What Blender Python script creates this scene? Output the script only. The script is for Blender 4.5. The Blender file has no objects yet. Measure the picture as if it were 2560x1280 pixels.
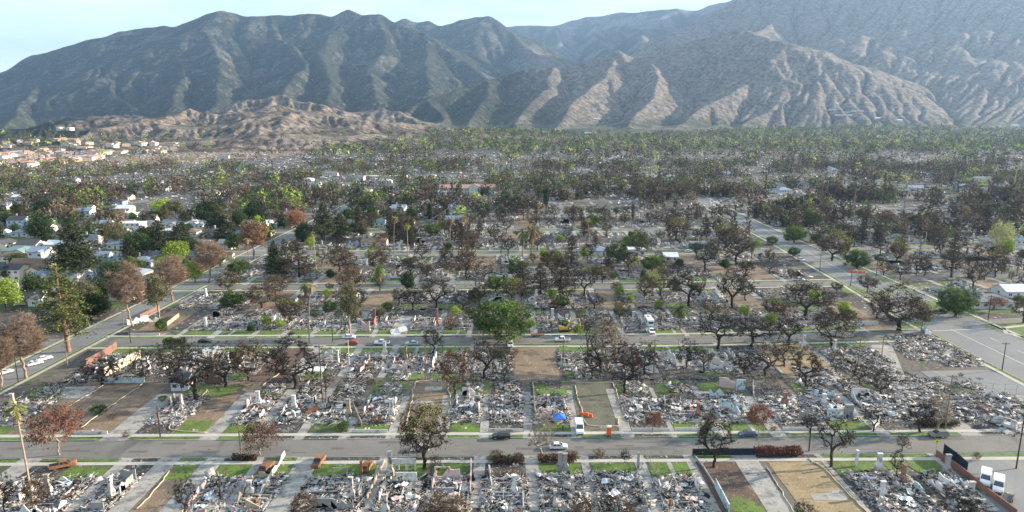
import bpy, math, random
import numpy as np
from mathutils import Vector, Matrix
R = math.radians
scene = bpy.context.scene
# ---------------------------------------------------------------- camera
PITCH = 11.75; FPX = 1706.7; CAMZ = 81.0
cd = bpy.data.cameras.new('camera'); cam = bpy.data.objects.new('camera', cd)
scene.collection.objects.link(cam); scene.camera = cam
cam.location = (0, 0, CAMZ); cam.rotation_euler = (R(90 - PITCH), 0, 0)
cd.lens = 24.0; cd.sensor_width = 36.0; cd.clip_start = 1.0; cd.clip_end = 60000.0
CT, ST = math.cos(R(PITCH)), math.sin(R(PITCH))
# ---------------------------------------------------------------- sun, sky, exposure
SUN_AZ, SUN_EL = 77.0, 16.0          # azimuth clockwise from +Y
world = bpy.data.worlds.new("World"); scene.world = world; world.use_nodes = True
wn = world.node_tree.nodes; wl = world.node_tree.links
bg = wn['Background']
sky = wn.new('ShaderNodeTexSky'); sky.sky_type = 'NISHITA'; sky.sun_disc = False
sky.sun_elevation = R(SUN_EL); sky.sun_rotation = R(SUN_AZ); sky.altitude = 400
sky.air_density = 1.0; sky.dust_density = 0.6; sky.ozone_density = 2.5
# thin high cloud, a lighter veil in the sky itself
tc = wn.new('ShaderNodeTexCoord'); mp = wn.new('ShaderNodeMapping'); mp.inputs['Scale'].default_value = (1.2, 1.2, 7.0)
cn = wn.new('ShaderNodeTexNoise'); cn.inputs['Scale'].default_value = 2.2; cn.inputs['Detail'].default_value = 8; cn.inputs['Roughness'].default_value = .62
cr = wn.new('ShaderNodeValToRGB'); cr.color_ramp.elements[0].position = .36; cr.color_ramp.elements[1].position = .72
cr.color_ramp.elements[0].color = (.30, .30, .30, 1); cr.color_ramp.elements[1].color = (.85, .85, .85, 1)
mx = wn.new('ShaderNodeMix'); mx.data_type = 'RGBA'; mx.inputs['B'].default_value = (9.2, 10.8, 11.8, 1)
wl.new(tc.outputs['Generated'], mp.inputs['Vector']); wl.new(mp.outputs['Vector'], cn.inputs['Vector'])
wl.new(cn.outputs['Fac'], cr.inputs['Fac']); wl.new(cr.outputs['Color'], mx.inputs['Factor'])
wl.new(sky.outputs['Color'], mx.inputs['A']); wl.new(mx.outputs['Result'], bg.inputs['Color'])
bg.inputs['Strength'].default_value = 0.050
sd = bpy.data.lights.new('sun', 'SUN'); sun = bpy.data.objects.new('sun', sd); scene.collection.objects.link(sun)
sd.energy = 5.0; sd.angle = R(0.55); sd.color = (1.0, .84, .63)
SUNV = Vector((math.sin(R(SUN_AZ)) * math.cos(R(SUN_EL)), math.cos(R(SUN_AZ)) * math.cos(R(SUN_EL)), math.sin(R(SUN_EL))))
sun.rotation_euler = SUNV.to_track_quat('Z', 'Y').to_euler()
vs = scene.view_settings
vs.view_transform = 'Standard'; vs.look = 'None'; vs.gamma = 1.0; vs.use_curve_mapping = False
vs.exposure = 1.78
scene.cycles.max_bounces = 5; scene.cycles.diffuse_bounces = 2; scene.cycles.glossy_bounces = 2
scene.cycles.transmission_bounces = 2; scene.cycles.transparent_max_bounces = 4; scene.cycles.volume_bounces = 0
scene.cycles.use_denoising = True; scene.cycles.denoiser = 'OPENIMAGEDENOISE'; scene.cycles.denoising_prefilter = 'ACCURATE'
# ---------------------------------------------------------------- pixel <-> world (only used to read positions off the photo)
def G(px, py, z=0.0):
    dx = (px - 1280) / FPX; dy = (640 - py) / FPX
    d = (dx, CT + ST * dy, -ST + CT * dy)
    t = (z - CAMZ) / d[2]
    return (d[0] * t, d[1] * t)
def ptY(px, py, Y):
    dx = (px - 1280) / FPX; dy = (640 - py) / FPX
    t = Y / (CT + ST * dy)
    return (dx * t, Y, CAMZ + t * (-ST + CT * dy))
def depth(Y, z=0.0): return Y * CT + (CAMZ - z) * ST
def toX(px, Y): return (px - 1280) / FPX * depth(Y)
def pyY(py): return G(1280, py)[1]
# ---------------------------------------------------------------- objects
COL = scene.collection
def tag(o, label=None, cat=None, group=None, kind=None):
    if label: o['label'] = label
    if cat: o['category'] = cat
    if group: o['group'] = group
    if kind: o['kind'] = kind
    return o
def empty(name, loc, rz=0.0, s=1.0):
    o = bpy.data.objects.new(name, None); COL.objects.link(o)
    o.location = loc; o.rotation_euler = (0, 0, rz); o.scale = (s, s, s) if not isinstance(s, tuple) else s
    o.empty_display_size = .5
    return o
def link(name, me, parent=None, loc=None):
    o = bpy.data.objects.new(name, me); COL.objects.link(o)
    if parent is not None: o.parent = parent
    if loc is not None: o.location = loc
    return o
def copy_tree(o, parent=None):
    c = o.copy(); COL.objects.link(c)
    if parent is not None: c.parent = parent
    for ch in [x for x in KIDS.get(o.name, ())]:
        copy_tree(ch, c)
    return c
KIDS = {}
def child(name, me, parent):
    o = link(name, me, parent); KIDS.setdefault(parent.name, []).append(o); return o
def np_mesh(name, V, F, mats=(), mi=None, col=None, smooth=False):
    """V (n,3); F list of arrays each (k,3) or (k,4)"""
    me = bpy.data.meshes.new(name)
    V = np.asarray(V, np.float32)
    Fs = [np.asarray(f, np.int32) for f in (F if isinstance(F, (list, tuple)) else [F])]
    Fs = [f for f in Fs if len(f)]
    idx = np.concatenate([f.ravel() for f in Fs]); tot = np.concatenate([np.full(len(f), f.shape[1], np.int32) for f in Fs])
    me.vertices.add(len(V)); me.vertices.foreach_set('co', V.ravel())
    me.loops.add(len(idx)); me.loops.foreach_set('vertex_index', idx)
    me.polygons.add(len(tot)); st = np.concatenate([[0], np.cumsum(tot)[:-1]]).astype(np.int32)
    me.polygons.foreach_set('loop_start', st)
    try: me.polygons.foreach_set('loop_total', tot)
    except Exception: pass
    if smooth: me.polygons.foreach_set('use_smooth', np.ones(len(tot), bool))
    for m in mats: me.materials.append(m)
    if mi is not None: me.polygons.foreach_set('material_index', np.asarray(mi, np.int32))
    me.update(calc_edges=True)
    if col is not None:
        a = me.color_attributes.new('Col', 'FLOAT_COLOR', 'POINT')
        c = np.ones((len(V), 4), np.float32); c[:, :3] = col; a.data.foreach_set('color', c.ravel())
    return me
class MB:
    """mesh builder for small hard objects"""
    def __init__(s): s.V = []; s.F = []; s.M = []
    def face(s, idx, m=0): s.F.append(tuple(idx)); s.M.append(m)
    def box(s, c, d, m=0, rz=0.0, taper=1.0):
        cx, cy, cz = c; dx, dy, dz = d[0] / 2, d[1] / 2, d[2] / 2; n = len(s.V)
        ca, sa = math.cos(rz), math.sin(rz)
        for k, (sx, sy, sz) in enumerate(((-1,-1,-1),(1,-1,-1),(1,1,-1),(-1,1,-1),(-1,-1,1),(1,-1,1),(1,1,1),(-1,1,1))):
            t = taper if sz > 0 else 1.0
            x, y = sx * dx * t, sy * dy * t
            s.V.append((cx + x * ca - y * sa, cy + x * sa + y * ca, cz + sz * dz))
        for f in ((0,3,2,1),(4,5,6,7),(0,1,5,4),(1,2,6,5),(2,3,7,6),(3,0,4,7)): s.face([n + i for i in f], m)
        return s
    def tube(s, pts, rad, k=6, m=0, cap=True):
        pts = [Vector(p) for p in pts]; n0 = len(s.V); N = len(pts)
        rads = rad if isinstance(rad, (list, tuple)) else [rad] * N
        for i, p in enumerate(pts):
            d = (pts[min(i + 1, N - 1)] - pts[max(i - 1, 0)]).normalized()
            u = d.cross(Vector((0, 0, 1))) if abs(d.z) < .9 else d.cross(Vector((1, 0, 0)))
            u.normalize(); v = d.cross(u)
            for j in range(k):
                a = 2 * math.pi * j / k; q = p + (u * math.cos(a) + v * math.sin(a)) * rads[i]
                s.V.append(tuple(q))
        for i in range(N - 1):
            for j in range(k):
                a = n0 + i * k + j; b = n0 + i * k + (j + 1) % k
                s.face((a, b, b + k, a + k), m)
        if cap:
            s.face([n0 + j for j in range(k)][::-1], m); s.face([n0 + (N - 1) * k + j for j in range(k)], m)
        return s
    def prism(s, prof, y0, y1, m=0, shrink=None):
        """profile in x-z extruded along y; shrink(z)-> factor for y"""
        n = len(s.V); k = len(prof)
        for y in (y0, y1):
            for (x, z) in prof:
                f = shrink(z) if shrink else 1.0
                s.V.append((x, y * f, z))
        s.face([n + i for i in range(k)], m); s.face([n + k + i for i in range(k)][::-1], m)
        for i in range(k):
            j = (i + 1) % k; s.face((n + j, n + i, n + k + i, n + k + j), m)
        return s
    def poly(s, pts, m=0):
        n = len(s.V); s.V += [tuple(p) for p in pts]; s.face(range(n, n + len(pts)), m); return s
    def mesh(s, name, mats, smooth=False):
        me = bpy.data.meshes.new(name); me.from_pydata(s.V, [], s.F)
        for m_ in (mats if isinstance(mats, (list, tuple)) else [mats]): me.materials.append(m_)
        me.polygons.foreach_set('material_index', s.M)
        if smooth: me.polygons.foreach_set('use_smooth', [True] * len(s.F))
        me.update(); return me
    def build(s, name, mats, parent=None, smooth=False):
        me = s.mesh(name, mats, smooth)
        return child(name, me, parent) if parent is not None else link(name, me)
# ---------------------------------------------------------------- materials
def newmat(name, rough=.85, spec=.3):
    m = bpy.data.materials.new(name); m.use_nodes = True
    nt = m.node_tree; b = nt.nodes['Principled BSDF']
    b.inputs['Roughness'].default_value = rough; b.inputs['Specular IOR Level'].default_value = spec
    return m, nt, b
def N(nt, t, **kw):
    n = nt.nodes.new(t)
    for k, v in kw.items():
        if k in n.inputs: n.inputs[k].default_value = v
        else: setattr(n, k, v)
    return n
def noise(nt, scale, detail=4, rough=.55, coord='pos', stretch=None, dist=0.0):
    if coord == 'pos': g = N(nt, 'ShaderNodeNewGeometry').outputs['Position']
    else: g = N(nt, 'ShaderNodeTexCoord').outputs['Object']
    if stretch:
        mp_ = N(nt, 'ShaderNodeMapping'); mp_.inputs['Scale'].default_value = stretch
        nt.links.new(g, mp_.inputs['Vector']); g = mp_.outputs['Vector']
    n = N(nt, 'ShaderNodeTexNoise'); n.inputs['Scale'].default_value = scale; n.inputs['Detail'].default_value = detail
    n.inputs['Roughness'].default_value = rough; n.inputs['Distortion'].default_value = dist
    nt.links.new(g, n.inputs['Vector']); return n.outputs['Fac']
def ramp(nt, fac, stops):
    r = N(nt, 'ShaderNodeValToRGB'); e = r.color_ramp.elements
    while len(e) < len(stops): e.new(.5)
    for i, (p, c) in enumerate(stops):
        e[i].position = p
        c = (c, c, c) if isinstance(c, (int, float)) else c
        e[i].color = (*c, 1)
    nt.links.new(fac, r.inputs['Fac']); return r.outputs['Color']
def mix(nt, fac, a, b, mode='MIX'):
    n = N(nt, 'ShaderNodeMix'); n.data_type = 'RGBA'; n.blend_type = mode
    for sock, v in (('Factor', fac), ('A', a), ('B', b)):
        if isinstance(v, (int, float)): n.inputs[sock].default_value = v
        elif isinstance(v, tuple): n.inputs[sock].default_value = (*v, 1)
        else: nt.links.new(v, n.inputs[sock])
    return n.outputs['Result']
def bump(nt, b, h, strength=.4, dist=.1):
    n = N(nt, 'ShaderNodeBump'); n.inputs['Strength'].default_value = strength; n.inputs['Distance'].default_value = dist
    nt.links.new(h, n.inputs['Height']); nt.links.new(n.outputs['Normal'], b.inputs['Normal'])
def setcol(nt, b, c): nt.links.new(c, b.inputs['Base Color'])
def surf(name, lo, hi, s1=.5, s2=6.0, rough=.85, spec=.3, bstr=.3, bd=.05, w=(.35, .65), coord='pos', metallic=0.0, extra=None, stretch=None):
    m, nt, b = newmat(name, rough, spec)
    n1 = noise(nt, s1, 6, .6, coord, stretch); n2 = noise(nt, s2, 5, .65, coord, stretch)
    f = mix(nt, .5, n1, n2); c = ramp(nt, f, [(w[0], lo), (w[1], hi)])
    if extra: c = extra(nt, c)
    setcol(nt, b, c); b.inputs['Metallic'].default_value = metallic
    if bstr: bump(nt, b, n2, bstr, bd)
    return m
def spots(scale, thr, col, soft=.06, detail=5, stretch=None):
    def f(nt, c):
        n = noise(nt, scale, detail, .6, 'pos', stretch); k = ramp(nt, n, [(thr, 0.0), (thr + soft, 1.0)])
        return mix(nt, k, c, col)
    return f
def chain(*fs):
    def f(nt, c):
        for g in fs: c = g(nt, c)
        return c
    return f
def vcol(name, rough=.9, spec=.2, objvar=.0, trans=0.0, bstr=0.0, nscale=3.0, nvar=.0):
    m, nt, b = newmat(name, rough, spec)
    a = N(nt, 'ShaderNodeVertexColor'); a.layer_name = 'Col'; c = a.outputs['Color']
    if objvar:
        oi = N(nt, 'ShaderNodeObjectInfo')
        r = ramp(nt, oi.outputs['Random'], [(0, (1 - objvar, 1 - objvar * .9, 1 - objvar)), (.5, (1, 1, 1)), (1, (1 + objvar, 1 + objvar * .8, 1 + objvar * .5))])
        c = mix(nt, 1.0, c, r, 'MULTIPLY')
    if nvar:
        n = noise(nt, nscale, 4, .6); r = ramp(nt, n, [(.3, 1 - nvar), (.7, 1 + nvar)]); c = mix(nt, 1.0, c, r, 'MULTIPLY')
    setcol(nt, b, c)
    if trans:
        t = N(nt, 'ShaderNodeBsdfTranslucent'); nt.links.new(c, t.inputs['Color'])
        ms = N(nt, 'ShaderNodeMixShader'); ms.inputs['Fac'].default_value = trans
        out = nt.nodes['Material Output']
        nt.links.new(b.outputs[0], ms.inputs[1]); nt.links.new(t.outputs[0], ms.inputs[2]); nt.links.new(ms.outputs[0], out.inputs['Surface'])
    return m
M = {}
def cracks(scale, w, col):
    def f(nt, c):
        g = N(nt, 'ShaderNodeNewGeometry').outputs['Position']; d = N(nt, 'ShaderNodeTexNoise'); d.inputs['Scale'].default_value = .8; nt.links.new(g, d.inputs['Vector'])
        a = N(nt, 'ShaderNodeVectorMath'); a.operation = 'ADD'; nt.links.new(g, a.inputs[0]); nt.links.new(d.outputs['Color'], a.inputs[1])
        v = N(nt, 'ShaderNodeTexVoronoi'); v.feature = 'DISTANCE_TO_EDGE'; v.inputs['Scale'].default_value = scale; nt.links.new(a.outputs[0], v.inputs['Vector'])
        k = ramp(nt, v.outputs['Distance'], [(w * .4, 1.0), (w * 1.1, 0.0)]); k = mix(nt, 1.0, k, ramp(nt, noise(nt, .12, 4, .6), [(.50, 0.0), (.62, .8)]), 'MULTIPLY'); return mix(nt, k, c, col)
    return f
M['ground'] = surf('burnt_ground', (.055, .045, .038), (.16, .14, .12), .05, 1.1, bstr=.4, bd=.1,
    extra=chain(spots(.03, .50, (.11, .10, .085), .1), spots(.16, .58, (.05, .085, .022), .05), spots(.5, .60, (.30, .29, .29), .08), spots(.9, .62, (.02, .018, .018), .05)))
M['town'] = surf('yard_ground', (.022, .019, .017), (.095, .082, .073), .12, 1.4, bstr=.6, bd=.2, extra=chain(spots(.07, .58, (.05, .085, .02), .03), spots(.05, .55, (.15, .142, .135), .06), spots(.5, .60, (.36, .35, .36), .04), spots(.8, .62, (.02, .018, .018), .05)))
M['asphalt'] = surf('old_asphalt', (.115, .110, .104), (.185, .174, .160), .07, 2.2, rough=.8, bstr=.15, bd=.02,
    extra=chain(spots(.09, .60, (.085, .084, .085), .1, stretch=(1, .3, 1)), spots(.35, .66, (.24, .225, .20), .1, stretch=(.35, 1.6, 1)), spots(.16, .60, (.10, .098, .095), .03, stretch=(.12, 1.8, 1)), cracks(.22, .012, (.055, .053, .05)), spots(1.2, .68, (.07, .068, .066), .04)))
M['asphalt2'] = surf('avenue_asphalt', (.13, .135, .142), (.185, .19, .195), .05, 1.8, rough=.75, bstr=.12, bd=.02,
    extra=chain(spots(.06, .56, (.20, .19, .175), .12, stretch=(1, .25, 1)), spots(.2, .66, (.09, .09, .095), .06), cracks(.12, .009, (.07, .07, .072))))
M['patch'] = surf('fresh_asphalt_patch', (.085, .083, .08), (.12, .118, .112), .5, 5, bstr=.15, bd=.02)
M['concrete'] = surf('sidewalk_concrete', (.30, .285, .26), (.44, .42, .385), .2, 3.0, bstr=.12, bd=.02, extra=spots(.6, .66, (.17, .16, .15), .1))
M['drive'] = surf('driveway_concrete', (.20, .195, .185), (.36, .345, .32), .25, 3.0, bstr=.12, bd=.02, extra=chain(spots(.3, .50, (.13, .125, .125), .16), spots(.8, .60, (.075, .07, .068), .06), spots(2.5, .64, (.35, .34, .34), .03), cracks(.35, .012, (.10, .095, .09))))
M['kerb'] = surf('kerb_concrete', (.26, .25, .23), (.40, .385, .36), .5, 4, bstr=.1)
M['wattle_green'] = surf('green_kerb_sock', (.02, .10, .08), (.04, .17, .13), 1, 6)
M['lawn'] = surf('lawn_grass', (.04, .075, .014), (.125, .205, .03), .22, 4.5, bstr=.8, bd=.15, w=(.36, .62), extra=chain(spots(.35, .53, (.12, .12, .05), .12), spots(.7, .55, (.065, .058, .042), .08), spots(1.9, .63, (.25, .24, .22), .03), spots(2.6, .60, (.028, .045, .012), .06)))
M['lawn_dim'] = surf('rough_grass', (.03, .055, .014), (.085, .12, .03), .3, 4.0, bstr=.8, bd=.15, extra=chain(spots(.5, .55, (.07, .058, .04), .1), spots(1.8, .62, (.03, .028, .022), .06)))
M['burn_yard'] = surf('burned_yard_soil', (.018, .016, .015), (.085, .073, .063), .3, 4.0, bstr=1.0, bd=.3, extra=chain(spots(.25, .60, (.045, .065, .022), .08), spots(.45, .56, (.17, .165, .165), .10), spots(1.7, .60, (.40, .39, .40), .03), spots(1.1, .60, (.015, .014, .014), .05)))
M['clear_brown'] = surf('scraped_brown_soil', (.12, .085, .058), (.24, .18, .125), .14, 2.4, bstr=.5, bd=.15, extra=chain(spots(.18, .57, (.075, .062, .05), .1, stretch=(.4, 1.6, 1)), spots(.8, .64, (.05, .042, .036), .08), spots(.35, .63, (.07, .09, .03), .06), spots(.7, .60, (.30, .235, .17), .05, stretch=(3.0, .35, 1)), spots(.09, .55, (.10, .082, .066), .05), spots(3, .64, (.33, .30, .27), .03)))
M['clear_tan'] = surf('scraped_tan_soil', (.17, .125, .07), (.32, .25, .15), .16, 2.6, bstr=.5, bd=.15, extra=chain(spots(.22, .58, (.10, .08, .05), .1, stretch=(.3, 1.8, 1)), spots(.3, .64, (.09, .11, .03), .06), spots(.8, .60, (.36, .29, .19), .05, stretch=(.35, 3.0, 1)), spots(1.0, .63, (.09, .07, .05), .04)))
M['clear_green'] = surf('hydroseeded_soil', (.055, .058, .042), (.15, .145, .105), .2, 2.4, bstr=.6, bd=.15, extra=chain(spots(.35, .58, (.035, .045, .03), .1, stretch=(.3, 1.8, 1)), spots(.7, .60, (.20, .19, .14), .05, stretch=(.35, 3, 1))))
M['clear_red'] = surf('scraped_dark_red_soil', (.05, .036, .030), (.15, .10, .08), .3, 3.2, bstr=.8, bd=.25, extra=spots(.5, .6, (.22, .16, .12), .06, stretch=(1.8, .5, 1)))
M['rubble'] = vcol('rubble_mix', .92, .15, nvar=.35, nscale=2.5)
M['foliage'] = vcol('foliage_mix', .8, .25, objvar=.28, trans=.22)
M['bark'] = vcol('bark_mix', .9, .2, objvar=.1, nvar=.35, nscale=1.5)
M['farfol'] = vcol('far_foliage_mix', .85, .2, trans=.15)
soot = chain(spots(.55, .54, (.10, .095, .09), .14), spots(1.8, .62, (.05, .045, .045), .08))
def wallmat(name, c): 
    return surf(name, tuple(x * .78 for x in c), c, .4, 3, bstr=.2, bd=.03, extra=soot)
M['w_white'] = wallmat('sooted_white_stucco', (.66, .64, .62)); M['w_pink'] = wallmat('sooted_pink_stucco', (.62, .46, .44))
M['w_blue'] = wallmat('sooted_pale_blue_stucco', (.50, .60, .64)); M['w_grey'] = wallmat('sooted_grey_block', (.33, .32, .31))
M['w_cream'] = wallmat('sooted_cream_stucco', (.62, .55, .42)); M['w_red'] = wallmat('scorched_red_brick', (.25, .12, .095)); M['w_tan'] = wallmat('scorched_tan_stucco', (.45, .35, .26))
def brick(name, c1, c2, mort, s=6.0):
    m, nt, b = newmat(name, .9); g = N(nt, 'ShaderNodeTexCoord'); br = N(nt, 'ShaderNodeTexBrick')
    br.inputs['Color1'].default_value = (*c1, 1); br.inputs['Color2'].default_value = (*c2, 1); br.inputs['Mortar'].default_value = (*mort, 1); br.inputs['Scale'].default_value = s
    mp_ = N(nt, 'ShaderNodeMapping'); mp_.inputs['Rotation'].default_value = (R(90), 0, R(30))
    nt.links.new(g.outputs['Object'], mp_.inputs['Vector']); nt.links.new(mp_.outputs['Vector'], br.inputs['Vector'])
    n = noise(nt, 1.2, 5, .6); k = ramp(nt, n, [(.48, 0.0), (.62, 1.0)]); setcol(nt, b, mix(nt, k, br.outputs['Color'], (.09, .07, .06)))
    return m
M['brick'] = brick('chimney_brick', (.36, .15, .10), (.28, .11, .08), (.35, .32, .29))
M['brick_pale'] = brick('pale_chimney_brick', (.55, .50, .46), (.48, .44, .40), (.4, .38, .36))
M['white'] = surf('house_white_paint', (.50, .50, .485), (.64, .63, .605), .5, 3, bstr=.05)
M['cream'] = surf('house_cream_paint', (.60, .54, .42), (.70, .63, .50), .5, 3, bstr=.05)
M['pale_blue'] = surf('house_blue_paint', (.36, .46, .55), (.44, .54, .63), .5, 3, bstr=.05)
M['tan'] = surf('house_tan_paint', (.42, .34, .25), (.52, .43, .33), .5, 3, bstr=.05)
M['green_w'] = surf('house_green_paint', (.10, .22, .16), (.14, .28, .21), .5, 3, bstr=.05)
def roofm(name, c): return surf(name, tuple(x * .7 for x in c), c, .8, 5, rough=.9, bstr=.4, bd=.05, coord='obj')
M['r_grey'] = roofm('grey_shingle', (.20, .21, .23)); M['r_dark'] = roofm('charcoal_shingle', (.075, .075, .085)); M['r_brown'] = roofm('brown_shingle', (.20, .14, .10))
M['r_white'] = roofm('white_flat_roof', (.68, .69, .70)); M['r_red'] = roofm('red_clay_roof', (.40, .15, .09)); M['r_blue'] = roofm('blue_grey_shingle', (.22, .28, .36)); M['r_teal'] = roofm('teal_shingle', (.16, .25, .26)); M['r_pink'] = roofm('pink_clay_roof', (.42, .27, .23))
def plain(name, c, rough=.5, metallic=0.0, spec=.5, emit=None):
    m, nt, b = newmat(name, rough, spec); n = noise(nt, 4.0, 4, .6, 'obj')
    setcol(nt, b, ramp(nt, n, [(.3, tuple(x * .85 for x in c)), (.7, c)])); b.inputs['Metallic'].default_value = metallic; return m
M['glass'] = plain('dark_window_glass', (.03, .035, .045), .08, spec=.9)
M['tyre'] = plain('tyre_rubber', (.018, .018, .018), .8)
M['rim'] = plain('wheel_rim_metal', (.45, .45, .47), .35, .8)
M['p_white'] = plain('white_car_paint', (.78, .79, .80), .3); M['p_black'] = plain('black_car_paint', (.02, .022, .028), .25); M['p_blue'] = plain('slate_blue_car_paint', (.07, .10, .17), .3)
M['p_silver'] = plain('silver_car_paint', (.50, .54, .58), .3, .3); M['p_olive'] = plain('olive_car_paint', (.20, .20, .13), .3); M['p_red'] = plain('red_car_paint', (.45, .03, .03), .3)
M['rust'] = surf('burned_rusty_steel', (.15, .065, .035), (.34, .16, .08), 1.5, 7, rough=.9, bstr=.4, coord='obj'); M['rust_dark'] = surf('burned_brown_steel', (.10, .045, .03), (.26, .12, .08), 1.5, 7, rough=.9, bstr=.4, coord='obj')
M['lamp'] = plain('headlamp_glass', (.7, .7, .68), .15); M['tail'] = plain('tail_lamp', (.35, .02, .02), .3)
M['orange'] = plain('orange_plastic', (.85, .13, .02), .45); M['yellow'] = plain('excavator_yellow', (.62, .38, .04), .45); M['lime'] = plain('lime_sign_green', (.62, .80, .02), .5)
M['blue_tarp'] = plain('blue_canopy_cloth', (.02, .15, .55), .7); M['black'] = plain('black_metal', (.02, .02, .022), .5); M['steel'] = plain('galvanised_steel', (.32, .33, .34), .45, .6)
M['pole_wood'] = surf('weathered_pole_wood', (.12, .085, .06), (.24, .17, .12), 1, 8, stretch=(1, 1, .1), bstr=.3); M['pole_dark'] = surf('charred_pole_wood', (.015, .013, .012), (.05, .042, .038), 1, 8, bstr=.3)
M['pole_conc'] = surf('pale_concrete_pole', (.42, .41, .39), (.56, .55, .52), 1, 8, bstr=.1)
M['fence_black'] = plain('black_screen_fabric', (.022, .03, .045), .85, spec=.1); M['fence_wood'] = surf('weathered_fence_board', (.10, .075, .055), (.24, .18, .13), 2, 9, bstr=.4, stretch=(4, 4, .4))
M['wattle'] = surf('straw_wattle', (.36, .28, .19), (.58, .47, .34), 1.5, 9, bstr=.6, bd=.05)
M['mark'] = surf('road_paint_white', (.46, .46, .45), (.66, .66, .64), .6, 5, bstr=0); M['metal_sheet'] = surf('fallen_metal_sheet', (.32, .37, .42), (.52, .57, .62), .6, 4, rough=.5, bstr=.3, metallic=.2)
M['wire'] = plain('aluminium_wire', (.30, .30, .30), .5, .2); M['skin'] = plain('skin', (.42, .26, .19), .6); M['vest'] = plain('lime_vest', (.55, .75, .03), .7); M['jeans'] = plain('dark_trousers', (.03, .035, .05), .85); M['shirt'] = plain('white_shirt', (.68, .67, .66), .85); M['hair'] = plain('dark_hair', (.02, .015, .012), .7)
# ---------------------------------------------------------------- value noise in numpy
def vnoise(x, y, seed=0):
    xi = np.floor(x).astype(np.int64); yi = np.floor(y).astype(np.int64); xf = x - xi; yf = y - yi
    u = xf * xf * (3 - 2 * xf); v = yf * yf * (3 - 2 * yf)
    def h(a, b):
        n = (a * 374761393 + b * 668265263 + seed * 974711) & 0xFFFFFFFF
        n = ((n ^ (n >> 13)) * 1274126177) & 0xFFFFFFFF
        return ((n ^ (n >> 16)) & 0xFFFF) / 65535.0
    return (h(xi, yi) * (1 - u) + h(xi + 1, yi) * u) * (1 - v) + (h(xi, yi + 1) * (1 - u) + h(xi + 1, yi + 1) * u) * v
def fbm(x, y, oct=5, seed=0, g=.5):
    s = 0; a = 1; t = 0
    for i in range(oct):
        s = s + a * vnoise(x, y, seed + i * 17); t += a; a *= g; x = x * 2.03 + 11.3; y = y * 2.03 + 5.7
    return s / t
# ================================================================ TERRAIN: mountains as one eroded height field
def ridge(*p): return [ptY(a, b, c) for a, b, c in p]
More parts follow.
